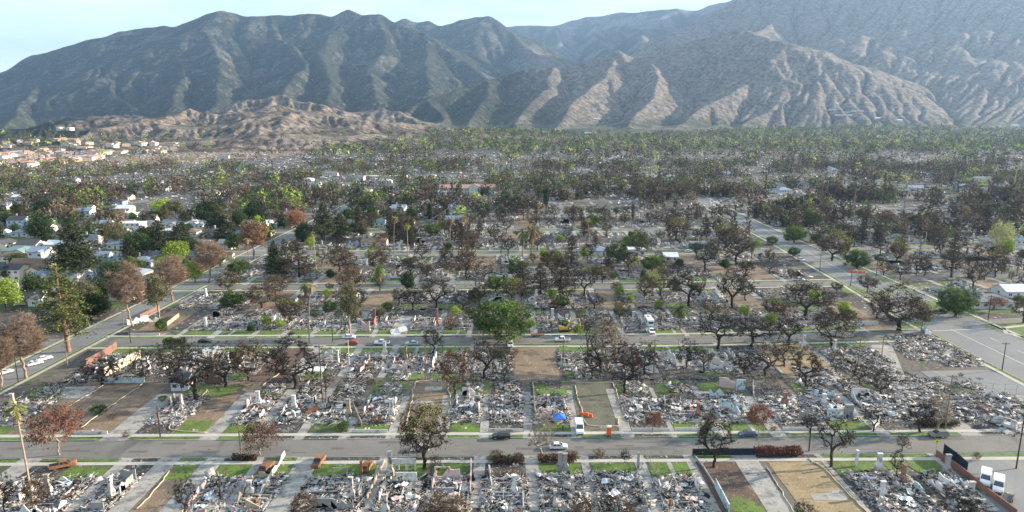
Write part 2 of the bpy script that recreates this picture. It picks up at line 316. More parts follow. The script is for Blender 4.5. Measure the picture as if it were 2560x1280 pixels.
# (visible crest points read off the photo with their distance; slope at the crest; noise share)
RIDGES = [
 # main left mountain
 (.62, ridge((-700,420,6800),(-300,290,6500),(0,178,6500),(60,150,6500),(120,122,6500),(190,100,6500),(265,84,6500),(330,65,6500),(400,53,6500),(430,53,6500),(470,38,6500),(510,18,6500),(535,12,6500),(570,18,6550),(620,22,6550),(660,18,6600),(720,22,6600),(770,25,6600),(820,32,6600),(862,20,6600),(900,35,6500),(950,38,6450),(990,55,6350),(1050,85,6100),(1120,130,5800),(1180,170,5500),(1240,210,5000))),
 (.60, ridge((535,12,6500),(500,60,6100),(515,110,5700),(560,180,5000),(560,240,4300),(520,270,3700))),
 (.60, ridge((265,84,6500),(300,150,5800),(290,220,4900),(340,265,4200))),
 (.60, ridge((120,122,6500),(105,190,5600),(60,260,4600),(20,310,3700))),
 (.60, ridge((400,53,6500),(430,130,5800),(465,200,4900),(440,255,4100))),
 (.60, ridge((660,18,6600),(700,95,6000),(770,160,5300),(730,220,4500),(720,255,3900))),
 (.60, ridge((862,20,6600),(850,70,6200),(800,130,5600),(840,200,4800),(830,250,4100))),
 (.60, ridge((950,38,6450),(960,100,5900),(930,170,5200),(960,240,4300))),
 (.60, ridge((1050,85,6100),(1060,150,5400),(1080,215,4600),(1060,255,4000))),
 (.5, ridge((-700,380,5200),(-200,330,4700),(40,285,4600),(200,258,4500),(330,275,4300),(420,300,3900))),
 # second and snowy back ridges
 (.62, ridge((940,60,8000),(1000,38,8000),(1030,50,8000),(1060,45,8000),(1090,58,7900),(1140,45,7900),(1200,38,7800),(1225,31,7700),(1250,45,7700),(1275,62,7600),(1300,100,7100),(1350,150,6500),(1420,190,5800))),
 (.62, ridge((1225,31,7700),(1180,90,7100),(1190,150,6400),(1240,190,5700))),
 (.62, ridge((1240,62,11000),(1330,61,10800),(1380,60,10600),(1420,48,10500),(1500,38,10400),(1560,25,10300),(1600,28,10200),(1690,15,10000),(1740,18,9900),(1800,0,9700),(2000,-60,9500))),
 (.62, ridge((1500,38,10400),(1480,80,9600),(1530,120,8600))), (.62, ridge((1690,15,10000),(1620,60,9200),(1600,110,8200))), (.62, ridge((1380,60,10600),(1400,100,9400),(1380,140,8300))),
 # right massif, its unseen upper crest raised to shade the left mountain
 (.60, ridge((1520,150,5300),(1580,128,5600),(1650,92,5900),(1740,48,6200),(1830,0,6500),(1900,-45,6700),(2050,-110,7000),(2250,-190,7200),(2500,-260,7300),(2900,-330,7400),(3400,-380,7600))),
 (.58, ridge((1900,-45,6700),(1960,20,6000),(1900,70,5400),(1820,95,5000))),
 (.58, ridge((2050,-110,7000),(2140,0,6300),(2110,70,5600),(2200,150,4900),(2330,210,4300))),
 (.58, ridge((2250,-190,7200),(2360,-20,6200),(2330,60,5600),(2420,140,4900),(2500,220,4300),(2560,290,3800))),
 (.58, ridge((2500,-260,7300),(2620,-60,6200),(2540,60,5500),(2600,160,4800),(2700,260,4100))),
 # right front ridge with its pale summit
 (.56, ridge((1640,118,4900),(1720,96,4800),(1800,88,4700),(1870,92,4500),(1930,98,4300),(1965,101,4200),(2010,110,4150),(2085,137,4100),(2200,178,4000),(2300,213,3900),(2430,256,3750),(2520,276,3650),(2600,300,3500))),
 (.52, ridge((1965,101,4200),(1900,150,4000),(1850,200,3800),(1760,250,3500),(1700,300,3200),(1660,330,2950))),
 (.52, ridge((2085,137,4100),(2020,190,3850),(1960,240,3600),(1880,290,3250),(1830,325,3000))),
 (.52, ridge((2010,110,4150),(2040,170,3900),(2070,230,3600),(2120,280,3250))),
 (.52, ridge((2200,178,4000),(2170,235,3700),(2110,285,3300))), (.52, ridge((2300,213,3900),(2330,250,3650),(2260,300,3250))), (.52, ridge((2430,256,3750),(2390,290,3450),(2340,322,3100))),
 # centre ridges
 (.55, ridge((1000,275,3500),(1080,240,3900),(1160,212,4200),(1240,190,4400),(1310,170,4500),(1380,160,4500),(1450,140,4600),(1530,118,4600),(1600,138,4500),(1650,165,4400),(1700,200,4200))),
 (.52, ridge((1530,118,4600),(1500,175,4200),(1455,235,3700),(1400,290,3200),(1370,325,2900))), (.52, ridge((1600,138,4500),(1630,200,4000),(1600,260,3500),(1560,310,3000))),
 (.52, ridge((1380,160,4500),(1360,215,4000),(1300,270,3400),(1250,315,2900))), (.52, ridge((1240,190,4400),(1210,245,3800),(1150,290,3200),(1110,330,2700))), (.5, ridge((1080,240,3900),(1090,285,3300),(1040,325,2700))),
 # low badlands on the left
 (.15, ridge((90,392,1560),(150,370,1750),(200,350,1850),(280,315,2000),(350,290,2100),(400,278,2150),(455,266,2200),(520,275,2250),(600,265,2300),(660,258,2350),(720,258,2350),(790,272,2300),(880,308,2200),(950,335,2050),(1030,352,1900))),
 (.26, ridge((455,266,2200),(445,305,1950),(400,350,1680),(360,392,1400))), (.26, ridge((350,290,2100),(300,340,1800),(250,380,1520))), (.26, ridge((600,265,2300),(570,305,2020),(520,345,1760),(470,388,1450))),
 (.26, ridge((720,258,2350),(690,300,2080),(620,345,1800),(560,385,1500))), (.26, ridge((790,272,2300),(800,315,2050),(730,350,1800),(660,378,1560))), (.26, ridge((880,308,2200),(860,340,1950),(790,365,1700))),
 (.34, ridge((540,275,2900),(600,250,3000),(640,234,3100),(690,227,3150),(740,238,3100),(790,262,3000),(850,285,2800))), (.34, ridge((830,285,3100),(870,268,3200),(920,260,3200),(980,272,3100),(1040,300,2800),(1080,332,2500))),
 (.45, ridge((120,300,3300),(180,284,3300),(260,280,3200),(340,282,3100),(420,296,2900))),
]
NR, NC = 540, 1000
Yr = 1330.0 * (12500 / 1330.0) ** (np.linspace(0, 1, NR) ** 1.0)
Ac = np.linspace(-.98, 1.32, NC)
TX = Ac[None, :] * Yr[:, None]; TY = np.repeat(Yr[:, None], NC, 1)
wx = TX + 60 * (fbm(TX / 420, TY / 420, 4, 3) - .5) + 260 * (fbm(TX / 1500, TY / 1500, 3, 5) - .5) * np.clip(TY / 5000, 0, 1)
wy = TY + 60 * (fbm(TX / 420, TY / 420, 4, 9) - .5)
H = np.full(TX.shape, -40.0)
for sl, pts in RIDGES:
    for a, b in zip(pts[:-1], pts[1:]):
        ax, ay, az = a; bx, by, bz = b; L2 = (bx - ax) ** 2 + (by - ay) ** 2
        zc0 = max(az, bz) + 60
        ext = 1.6 * zc0 / sl + 250
        x0, x1 = min(ax, bx) - ext, max(ax, bx) + ext; y0, y1 = min(ay, by) - ext, max(ay, by) + ext
        r0, r1 = np.searchsorted(Yr, [y0, y1]); 
        if r1 <= r0: continue
        sub = slice(r0, r1); X_ = wx[sub]; Y_ = wy[sub]
        t = np.clip(((X_ - ax) * (bx - ax) + (Y_ - ay) * (by - ay)) / L2, 0, 1)
        d = np.hypot(X_ - (ax + t * (bx - ax)), Y_ - (ay + t * (by - ay)))
        z = az + t * (bz - az) + 40
        H[sub] = np.maximum(H[sub], z * np.clip(1 - d * sl / (1.5 * np.maximum(z, 5)), 0, 1) ** 1.5 - 40)
sc_ = np.clip((H + 20) / 300, .05, 1.0)
def ridged(x, y, o, seed, g=.55):
    s = 0; a = 1; t = 0
    for i in range(o):
        s = s + a * (1 - np.abs(2 * vnoise(x, y, seed + 13 * i) - 1)) ** 1.5; t += a; a *= g; x = x * 2.1 + 3.3; y = y * 2.1 + 7.1
    return s / t
wa = fbm(TX / 500, TY / 500, 3, 2) - .5; wb = fbm(TX / 500, TY / 500, 3, 7) - .5
bigm = np.clip((H - 60) / 500, 0, 1)
H += bigm * 125 * (ridged((TX + 300 * wa) / 950, (TY + 300 * wb) / 1100, 5, 40) - .52)
H += sc_ * (60 * (ridged((TX + 200 * wb) / 420, (TY + 200 * wa) / 480, 5, 21) - .5) + 16 * (fbm(TX / 60, TY / 60, 4, 33) - .5) + 20 * (ridged((TX + 90 * wb) / 170, (TY + 90 * wa) / 200, 4, 81) - .5))
bl_ = np.clip((3400 - TY) / 400, 0, 1) * np.clip((-TX / TY + .08) / .1, 0, 1) * np.clip((H + 2) / 40, 0, 1)
H += bl_ * (74 * (ridged((TX + 120 * wa) / 230, (TY + 120 * wb) / 330, 5, 61) - .53))
# stream-power erosion on the grid
def erode(H, it, kk, mexp=.42):
    n = H.size; idx = np.arange(n).reshape(H.shape)
    dY = np.gradient(Yr)[:, None] * np.ones((1, NC)); dX = (Ac[1] - Ac[0]) * Yr[:, None] * np.ones((1, NC))
    area = (dX * dY).ravel(); H = H.copy()
    offs = [(-1,-1),(-1,0),(-1,1),(0,-1),(0,1),(1,-1),(1,0),(1,1)]
    for k in range(it):
        best = np.zeros(H.shape); rec = idx.copy()
        for dj, di in offs:
            s0 = slice(max(0, -dj), NR - max(0, dj)); s1 = slice(max(0, dj), NR - max(0, -dj))
            c0 = slice(max(0, -di), NC - max(0, di)); c1 = slice(max(0, di), NC - max(0, -di))
            dist = np.sqrt((dj * dY[s0, c0]) ** 2 + (di * dX[s0, c0] + dj * dY[s0, c0] * 0) ** 2)
            s = (H[s0, c0] - H[s1, c1]) / dist
            bb = best[s0, c0]; rr = rec[s0, c0]; m = s > bb
            bb[m] = s[m]; rr[m] = idx[s1, c1][m]; best[s0, c0] = bb; rec[s0, c0] = rr
        S = area.copy(); Rr = rec.ravel().copy(); root = Rr == np.arange(n)
        for _ in range(9):
            live = Rr != np.arange(n)
            add = np.bincount(Rr[live], weights=S[live], minlength=n)
            S = S + add; nxt = Rr[Rr]
            # a path that has ended must not be counted twice
            Rr = np.where(Rr[Rr] == Rr, np.arange(n), nxt)
        A = S.reshape(H.shape)
        dz = kk * (1 + 2.2 * bl_ - .45 * bigm) * A ** mexp * np.minimum(best, 1.2)
        drop = best * np.minimum(dX, dY) * .6
        H -= np.minimum(dz, np.maximum(drop, 0))
        if k % 2 == 0:
            w = .06
            H[1:-1, 1:-1] += w * (H[:-2, 1:-1] + H[2:, 1:-1] + H[1:-1, :-2] + H[1:-1, 2:] - 4 * H[1:-1, 1:-1])
    return H, A
H0 = H.copy()
H, ACC = erode(H, 36, .050)
H = np.where(H < H0 - 170, H0 - 170 + (H - H0 + 170) * .2, H)
H = H - 4.0
E_ = ridged((TX + 90 * wa) / 300, (TY + 90 * wb) / 500, 3, 88)
apron = (20 * np.clip((TY - 1750) / 1250, 0, 1) ** 1.2 + 46 * (fbm(TX / 330, TY / 330, 4, 45) - .46) * np.clip((TY - 2000) / 600, 0, 1)) * np.clip((TX / TY + .42) / .12, 0, 1) - 2 * (TY < 1900)
H = np.where(TY < 4600, np.maximum(H, apron) + 6 * np.exp(-np.abs(H - apron) / 8) * (apron > 4), H)
CAP = 81 + TY * .175 + 330 * np.clip((.74 - TX / TY) / .1, 0, 1); CAP = CAP + (600 - CAP) * np.clip((TX / TY - .79) / .14, 0, 1); H = np.where((H > CAP) & (TX > .2 * TY), CAP + (H - CAP) * .15, H)  # unseen massif top shaped for light: high shades left, lower beyond lets sun in
def hz(x, y):
    """terrain height at a point"""
    if y <= Yr[0]: return 0.0
    fr = math.log(y / 1330.0) / math.log(12500 / 1330.0) * (NR - 1); fc = (x / y - Ac[0]) / (Ac[1] - Ac[0])
    j = int(min(max(fr, 0), NR - 2)); i = int(min(max(fc, 0), NC - 2)); u, v = min(max(fr - j, 0), 1), min(max(fc - i, 0), 1)
    h = (H[j, i] * (1 - v) + H[j, i + 1] * v) * (1 - u) + (H[j + 1, i] * (1 - v) + H[j + 1, i + 1] * v) * u
    return max(float(h), 0.0)
def hz_np(x, y):
    fr = np.log(np.maximum(y, 1331.) / 1330.0) / math.log(12500 / 1330.0) * (NR - 1); fc = (x / y - Ac[0]) / (Ac[1] - Ac[0])
    j = np.clip(fr.astype(int), 0, NR - 2); i = np.clip(fc.astype(int), 0, NC - 2)
    return np.where(y <= 1335, 0.0, np.maximum(H[j, i], 0.0))
# albedo regions: green chaparral on the left and back mountains, burned pink-grey slopes on the right, tan badlands
PXc = 1280 + TX / (TY * CT) * FPX
green = 1 - np.clip((TX / TY + .03 + .25 * (fbm(TX / 900, TY / 900, 3, 51) - .5) - .11 * np.clip((TY - 7200) / 900, 0, 1) * 4) / .10, 0, 1)
green = np.where(TY < 3500, np.clip((TY - 3150 - 300 * (fbm(TX / 300, TY / 300, 3, 8) - .5)) / 200, 0, 1) * green, green)
te0 = np.clip((TX / TY + .66 + .16 * (fbm(TX / 150, TY / 150, 3, 66) - .5)) / .05, 0, 1); green = np.maximum(green, (1 - te0) * np.clip((TY - 1500) / 300, 0, 1))
low = np.clip((60 - H) / 60, 0, 1)
tan = np.clip((3300 - TY) / 250, 0, 1) * np.clip((-TX / TY + .05) / .08, 0, 1)
te = np.clip((TX / TY + .66 + .16 * (fbm(TX / 150, TY / 150, 3, 66) - .5)) / .05, 0, 1); tan = tan * (.15 + .85 * te)
g1 = np.array([.016, .024, .017]); g2 = np.array([.028, .033, .026]); b1 = np.array([.128, .112, .102]); b2 = np.array([.172, .150, .136]); t1 = np.array([.105, .088, .076]); t2 = np.array([.215, .18, .152])
nn = fbm(TX / 160, TY / 160, 5, 71)[..., None]
nn2 = np.clip((fbm(TX / 45, TY / 45, 4, 77)[..., None] - .35) / .3, 0, 1)
cg = g1 + (g2 - g1) * nn2; cb = b1 + (b2 - b1) * nn2; ct = t1 + (t2 - t1) * nn2
C = cb * (1 - tan[..., None]) + ct * tan[..., None]
C = C * (1 - green[..., None]) + cg * green[..., None]
veg = np.clip((np.log(ACC) - 8.6) / 2.2, 0, 1)[..., None] * .8      # brush thickens along the gullies
gul = np.clip((bl_ > .2) * (.50 - ridged((TX + 120 * wa) / 230, (TY + 120 * wb) / 330, 5, 61)) / .12, 0, 1)[..., None]; veg = np.maximum(veg, gul * .7)
C = C * (1 - veg * (1 - green[..., None])) + np.array([.055, .06, .045]) * veg * (1 - green[..., None])
pale = np.clip(((fbm(TX / 120, TY / 120, 5, 91) - .60) / .05), 0, 1)[..., None] * green[..., None] * np.clip((TY - 4000) / 1500, 0, 1)[..., None] * .16
C = C * (1 - pale) + np.array([.30, .28, .26]) * pale
rock = np.clip((TY - 7600) / 800, 0, 1) * np.clip((TX / TY) / .05, 0, 1) * np.clip((fbm(TX / 200, TY / 200, 5, 93) - .47) / .07, 0, 1)
C = C * (1 - rock[..., None] * .5) + np.array([.20, .19, .18]) * rock[..., None] * .5
fg = np.clip((78 - H) / 40, 0, 1)[..., None] * np.clip((TY - 2300) / 500, 0, 1)[..., None] * (.25 + .65 * np.clip((fbm(TX / 140, TY / 140, 4, 99) - .42) / .12, 0, 1))[..., None]
C = C * (1 - fg) + np.array([.045, .06, .035]) * fg
ii = np.arange(NR * NC).reshape(NR, NC)
quads = np.stack([ii[:-1, :-1], ii[:-1, 1:], ii[1:, 1:], ii[1:, :-1]], -1).reshape(-1, 4)
m, nt, b = newmat('mountain_chaparral_and_rock', .95, .1)
a = N(nt, 'ShaderNodeVertexColor'); a.layer_name = 'Col'
n1 = noise(nt, .045, 8, .68); n2 = noise(nt, .16, 6, .7)
c = mix(nt, 1.0, a.outputs['Color'], ramp(nt, n1, [(.34, .55), (.66, 1.5)]), 'MULTIPLY')
dots = ramp(nt, noise(nt, .035, 8, .72), [(.47, 1.15), (.56, .55)])
c = mix(nt, .9, c, dots, 'MULTIPLY')
streak = ramp(nt, noise(nt, .03, 7, .7, 'pos', (1, 1, .35), 1.0), [(.55, 0.0), (.62, 1.0)])
c = mix(nt, mix(nt, .35, (0, 0, 0), streak), c, (.30, .26, .23))
setcol(nt, b, c)
bump(nt, b, n1, 1.0, 16.0)
mtn = link('mountains', np_mesh('mountains', np.stack([TX, TY, H], -1).reshape(-1, 3), quads, [m], col=C.reshape(-1, 3), smooth=True))
tag(mtn, kind='structure')
# ================================================================ TREES (prototype meshes, then copies)
def rnd_dirs(rg, n):
    v = rg.normal(size=(n, 3)); return v / np.linalg.norm(v, axis=1, keepdims=True)
def leaf_tris(rg, P, size, flat=.0):
    """one small bent quad (two triangles) per point"""
    n = len(P); d1 = rnd_dirs(rg, n); d1[:, 2] *= (1 - flat); d2 = np.cross(d1, rnd_dirs(rg, n)); 
    d2 /= np.maximum(np.linalg.norm(d2, axis=1, keepdims=True), 1e-6)
    s = size * rg.uniform(.55, 1.45, (n, 1))
    up = rg.normal(0, .25, (n, 1)) * s * np.cross(d1, d2)
    V = np.stack([P - d1 * s, P + d2 * s * .7 + up, P + d1 * s, P - d2 * s * .7 + up], 1).reshape(-1, 3)
    k = np.arange(n)[:, None] * 4
    return V, np.concatenate([k + np.array([0, 1, 2]), k + np.array([0, 2, 3])])
def tubes(rg, A, B, ra, rb, k):
    """n straight tapered tubes with k sides"""
    d = B - A; L = np.linalg.norm(d, axis=1, keepdims=True); d = d / np.maximum(L, 1e-6)
    ref = np.where(np.abs(d[:, 2:3]) < .9, np.array([[0, 0, 1.]]), np.array([[1., 0, 0]]))
    u = np.cross(d, ref); u /= np.linalg.norm(u, axis=1, keepdims=True); v = np.cross(d, u)
    V = []
    for (P, r) in ((A, ra), (B, rb)):
        for j in range(k):
            a = 2 * math.pi * j / k; V.append(P + (u * math.cos(a) + v * math.sin(a)) * r[:, None])
    V = np.stack(V, 1).reshape(-1, 3); n = len(A); base = np.arange(n)[:, None] * 2 * k
    F = [base + np.array([j, (j + 1) % k, k + (j + 1) % k, k + j]) for j in range(k)]
    return V, np.concatenate(F)
def skeleton(rg, H, shape, n, trunk_h, lean=.02, wob=.12):
    """branches reach for n targets in the crown; returns nodes, parents, pipe-model counts"""
    nt_ = 7; tr = [np.array([0, 0, 0.])]
    off = rg.normal(0, lean, 2)
    for i in range(1, nt_):
        t = i / (nt_ - 1); tr.append(np.array([off[0] * t * H + rg.normal(0, .012 * H), off[1] * t * H + rg.normal(0, .012 * H), trunk_h * t]))
    nodes = tr; par = [-1] + list(range(nt_ - 1))
    T = shape(rg, n); top = nodes[-1]
    dd = np.linalg.norm(T - top, axis=1); order = np.argsort(dd)
    arr = np.array(nodes); term = []
    for q in order:
        t = T[q]; v = arr - t; dist = np.linalg.norm(v, axis=1)
        pen = dist + .35 * np.maximum(arr[:, 2] - t[2], 0) + np.where(np.arange(len(arr)) < nt_ - 2, 2.0, 0)
        j = int(np.argmin(pen)); a = arr[j]; k = max(1, int(dist[j] / (H * .11)))
        prev = j; new = []
        for s in range(1, k + 1):
            f = s / k; p = a + (t - a) * f; p = p + (rg.normal(0, wob * dist[j] / k, 3) if s < k else 0)
            p[2] += math.sin(f * math.pi) * .08 * dist[j]
            new.append(p); par.append(prev); prev = len(arr) + len(new) - 1
        arr = np.vstack([arr, new]); term.append(prev)
    par = np.array(par); cnt = np.zeros(len(arr))
    for t in term:
        j = t
        while j >= 0: cnt[j] += 1; j = par[j]
    return arr, par, cnt, np.array(term), nt_
def ell(rx, rz, zc, hollow=.45, low=-1.0, flat=False):
    def f(rg, n):
        d = rnd_dirs(rg, n * 3); r = rg.uniform(hollow, 1, (n * 3, 1)) ** .6
        p = d * r; p = p[p[:, 2] > low][:n]
        lump = 1 + .30 * np.sin(p[:, 0:1] * 4 + rg.uniform(0, 6)) * np.cos(p[:, 1:2] * 3.4 + rg.uniform(0, 6)) + .16 * np.sin(p[:, 2:3] * 5 + p[:, 0:1] * 3 + rg.uniform(0, 6))
        p = p * lump; return p * np.array([rx, rx, rz]) + np.array([0, 0, zc])
    return f
def broadleaf(name, seed, H, rx, rz, zc, n, trunk_h, r0, bark, leaves, nleaf, lsize, spread, twig=2, hollow=.45, low=-.6, droop=0.0, cut=.30, topcol=None, gap=.0):
    rg = np.random.default_rng(seed)
    P, par, cnt, term, nt_ = skeleton(rg, H, ell(rx, rz, zc, hollow, low), n, trunk_h)
    rad = np.maximum(r0 * (cnt / cnt.max()) ** .5, .018 * H / 10)
    rad[0] = r0 * 1.35
    ch = np.arange(1, len(P)); A = P[par[ch]]; B = P[ch]; ra = rad[par[ch]]; rb = rad[ch]; ra = np.minimum(ra, np.where(ch < nt_, 9, rb * 1.6))
    big = rb > r0 * cut
    bark = np.array(bark)
    V, F = tubes(rg, A[big], B[big], ra[big], rb[big], 6)
    cv = bark * rg.uniform(.8, 1.15, (len(V), 1))
    trunk = np_mesh(name + '_trunk', V, F, [M['bark']], col=cv, smooth=True)
    Vs, Fs, Cs = [], [], []; o = 0
    def add(V, F, C):
        nonlocal o
        Vs.append(V); Fs.append(F + o); Cs.append(C); o += len(V)
    V, F = tubes(rg, A[~big], B[~big], ra[~big], rb[~big], 3); 
    tri = np.concatenate([F[:, [0, 1, 2]], F[:, [0, 2, 3]]]); add(V, tri, bark * rg.uniform(.75, 1.2, (len(V), 1)))
    TP = P[term]
    # twigs: thin spikes around the ends of the branches
    if twig:
        src = np.repeat(TP, twig * 6, 0); d = rnd_dirs(rg, len(src)); d[:, 2] = d[:, 2] * .7 + .15 - droop
        ln = rg.uniform(.05, .15, (len(src), 1)) * H; w = rnd_dirs(rg, len(src)) * .012 * H / 4
        st = src - d * ln * .2
        V = np.stack([st - w, st + w, src + d * ln], 1).reshape(-1, 3)
        add(V, np.arange(len(V)).reshape(-1, 3), bark * rg.uniform(.7, 1.25, (len(V), 1)))
    if nleaf:
        k = max(1, nleaf // len(TP)); keep = rg.uniform(size=len(TP)) > gap
        src = np.repeat(TP[keep], k, 0); q = src + rg.normal(0, spread, (len(src), 3)) * np.array([1, 1, .75])
        q[:, 2] -= droop * np.abs(rg.normal(0, 1, len(q))) * H * .06
        V, F = leaf_tris(rg, q, lsize)
        c1, c2, c3 = [np.array(c) for c in leaves]
        cl = rg.uniform(size=keep.sum()); cl = np.repeat(cl, k)[:, None]; rr = rg.uniform(size=(len(q), 1))
        cc = np.where(rr < .5, c1, c2) * (1 - cl * .5) + c3 * cl * .5
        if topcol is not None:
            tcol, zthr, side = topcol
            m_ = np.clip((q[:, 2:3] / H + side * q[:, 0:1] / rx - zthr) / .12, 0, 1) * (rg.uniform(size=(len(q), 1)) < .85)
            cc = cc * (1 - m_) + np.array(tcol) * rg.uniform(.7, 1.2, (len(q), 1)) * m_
        cc = cc * rg.uniform(.7, 1.3, (len(q), 1))
        add(V, F, np.repeat(cc, 4, 0))
    crown = np_mesh(name + '_crown', np.concatenate(Vs), np.concatenate(Fs), [M['foliage']], col=np.concatenate(Cs))
    return trunk, crown, H, rx
def conifer(name, seed, H, rx, bark, leaves, nwh, nleaf, lsize, base=.12, flatw=True, r0=.4, gap=.15, col=None):
    rg = np.random.default_rng(seed); bark = np.array(bark)
    zs = np.linspace(0, H, 9); off = np.cumsum(rg.normal(0, .012 * H / 3, (9, 2)), 0); off[0] = 0
    P = np.concatenate([off, zs[:, None]], 1); rr = r0 * (1 - zs / H * .93)
    V, F = tubes(rg, P[:-1], P[1:], rr[:-1], rr[1:], 6); trunk = np_mesh(name + '_trunk', V, F, [M['bark']], col=bark * rg.uniform(.8, 1.15, (len(V), 1)), smooth=True)
    A, B, tips = [], [], []
    for i in range(nwh):
        t = base + (1 - base) * (i + rg.uniform(-.3, .3)) / nwh; t = min(max(t, base), .985); z = t * H
        R_ = rx * (1 - ((t - base) / (1 - base)) ** 1.25) ** .8 * (1.0 if not col else 1.0)
        if col: R_ = rx * min(1, (1 - t) * 4, (t) * 7)
        nb = int(rg.integers(4, 7)); a0 = rg.uniform(0, 6.28)
        for b_ in range(nb):
            if rg.uniform() < gap: continue
            a = a0 + b_ * 6.28 / nb + rg.normal(0, .2); L = R_ * rg.uniform(.65, 1.1) + .3
            x0 = np.array([np.interp(z, zs, off[:, 0]), np.interp(z, zs, off[:, 1]), z]); up = .12 if not col else 1.4
            x1 = x0 + np.array([math.cos(a) * L, math.sin(a) * L, L * (up + rg.normal(0, .1))])
            A.append(x0); B.append(x1); tips.append((x0, x1, L))
    A = np.array(A); B = np.array(B); V, F = tubes(rg, A, B, np.full(len(A), .05 * H / 15), np.full(len(A), .015), 3)
    F = np.concatenate([F[:, [0, 1, 2]], F[:, [0, 2, 3]]]); Vs = [V]; Fs = [F]; Cs = [bark * rg.uniform(.7, 1.2, (len(V), 1))]
    tot = sum(t[2] for t in tips); q = []
    for x0, x1, L in tips:
        k = max(2, int(nleaf * L / tot)); f = rg.uniform(.25, 1.08, (k, 1)) ** .8
        q.append(x0 + (x1 - x0) * f + rg.normal(0, 1, (k, 3)) * np.array([.16, .16, .07]) * L * (1.0 if flatw else 1.6) + np.array([0, 0, -.03 * L]))
    q = np.concatenate(q); V, F = leaf_tris(rg, q, lsize, .5); F = F + len(Vs[0])
    c1, c2, c3 = [np.array(c) for c in leaves]; r_ = rg.uniform(size=(len(q), 1)); cc = np.where(r_ < .45, c1, np.where(r_ < .85, c2, c3)) * rg.uniform(.7, 1.3, (len(q), 1))
    crown = np_mesh(name + '_crown', np.concatenate([Vs[0], V]), np.concatenate([Fs[0], F]), [M['foliage']], col=np.concatenate([Cs[0], np.repeat(cc, 4, 0)]))
    return trunk, crown, H, rx
def palm(name, seed, H, bark, frond, skirt, nf=34, fl=2.1, r0=.26):
    rg = np.random.default_rng(seed); bark = np.array(bark)
    zs = np.linspace(0, H, 10); bend = rg.normal(0, .05, 2); off = (zs / H)[:, None] ** 2 * bend * H
    P = np.concatenate([off, zs[:, None]], 1); rr = r0 * (1 - zs / H * .45)
    V, F = tubes(rg, P[:-1], P[1:], rr[:-1], rr[1:], 7); trunk = np_mesh(name + '_trunk', V, F, [M['bark']], col=bark * rg.uniform(.85, 1.15, (len(V), 1)), smooth=True)
    top = P[-1]; Vs, Fs, Cs = [], [], []; o = 0
    for i in range(nf + 26):
        dead = i >= nf; a = rg.uniform(0, 6.28); e = rg.uniform(-.5, 1.2) if not dead else rg.uniform(-1.4, -.9)
        d = np.array([math.cos(a) * math.cos(e), math.sin(a) * math.cos(e), math.sin(e)]); L = fl * rg.uniform(.8, 1.15) * (.75 if dead else 1)
        s = np.array([-math.sin(a), math.cos(a), 0]); base = top - (np.array([0, 0, rg.uniform(0, .9)]) if dead else 0)
        # a fan or feather of blades along a drooping rib
        pts = [base + d * L * t + np.array([0, 0, -.55 * L * t * t]) for t in (0, .35, .7, 1.0)]
        c = np.array(skirt if dead else frond) * rg.uniform(.6, 1.3)
        for t0, t1, w in ((0, 1, .05), (1, 2, .28), (2, 3, .22)):
            p0, p1 = pts[t0], pts[t1]
            for sg in (-1, 1):
                for k in range(2):
                    f = (k + .3) / 2; b0 = p0 + (p1 - p0) * f
                    tip = b0 + s * sg * w * L + d * .28 * L + np.array([0, 0, -.12 * L])
                    Vs += [b0, b0 + (p1 - p0) * .35, tip]; Fs.append([o, o + 1, o + 2]); Cs += [c, c, c * 1.15]; o += 3
            wv = s * .05 * L; Vs += [p0 - wv, p0 + wv, p1]; Fs.append([o, o + 1, o + 2]); Cs += [c * .8] * 3; o += 3
    crown = np_mesh(name + '_crown', np.array(Vs), np.array(Fs), [M['foliage']], col=np.array(Cs))
    return trunk, crown, H, fl
CHAR = (.030, .025, .022); BRN = (.055, .040, .032); PALE = (.26, .23, .19); ORG = (.27, .19, .14)
LBURN = ((.060, .050, .037), (.036, .031, .025), (.11, .09, .062)); LBRN = ((.105, .068, .042), (.07, .046, .030), (.16, .11, .065)); LRED = ((.125, .048, .034), (.085, .034, .026), (.19, .085, .05))
LTAN = ((.17, .122, .095), (.12, .088, .07), (.24, .175, .135)); LORG = ((.26, .125, .07), (.19, .09, .055), (.33, .18, .10)); LGRN = ((.035, .070, .016), (.055, .10, .022), (.10, .16, .03))
LDRK = ((.022, .045, .016), (.032, .058, .020), (.055, .085, .025)); LYEL = ((.17, .26, .035), (.24, .34, .05), (.33, .42, .08)); LOLV = ((.085, .09, .035), (.06, .07, .03), (.14, .14, .05)); LCED = ((.035, .052, .028), (.05, .068, .03), (.10, .105, .04)); LPALE = ((.34, .38, .16), (.26, .30, .12), (.42, .44, .22))
LBRC = ((.05, .042, .034), (.075, .055, .038), (.032, .034, .022))
PROTO = {}
def P_(kind, *variants): PROTO[kind] = variants
def bl(kind, seeds, *a, **k): PROTO[kind] = [broadleaf(kind, s, *a, **k) for s in seeds]
bl('charred_oak', (1, 2, 3, 61), 9.5, 5.6, 3.6, 6.0, 150, 2.6, .36, CHAR, LBURN, 1300, .15, .72, twig=4, gap=.35)
PROTO['charred_oak'] += [broadleaf('charred_oak', 63, 11.5, 4.0, 4.6, 7.0, 130, 3.4, .30, CHAR, LBRC, 1100, .15, .7, twig=4, gap=.4), broadleaf('charred_oak', 64, 8.0, 4.6, 3.0, 5.0, 110, 1.6, .34, BRN, LBURN, 900, .15, .6, twig=3, gap=.45, low=-.3), broadleaf('charred_oak', 65, 10.0, 4.8, 4.2, 6.0, 90, 2.2, .30, (.07, .06, .052), LBRC, 1500, .15, .8, twig=3, gap=.3)]
bl('brown_tree', (4, 5, 66), 9.0, 4.2, 3.8, 5.4, 130, 2.4, .28, BRN, LBRN, 2000, .16, .62, twig=4, gap=.2)
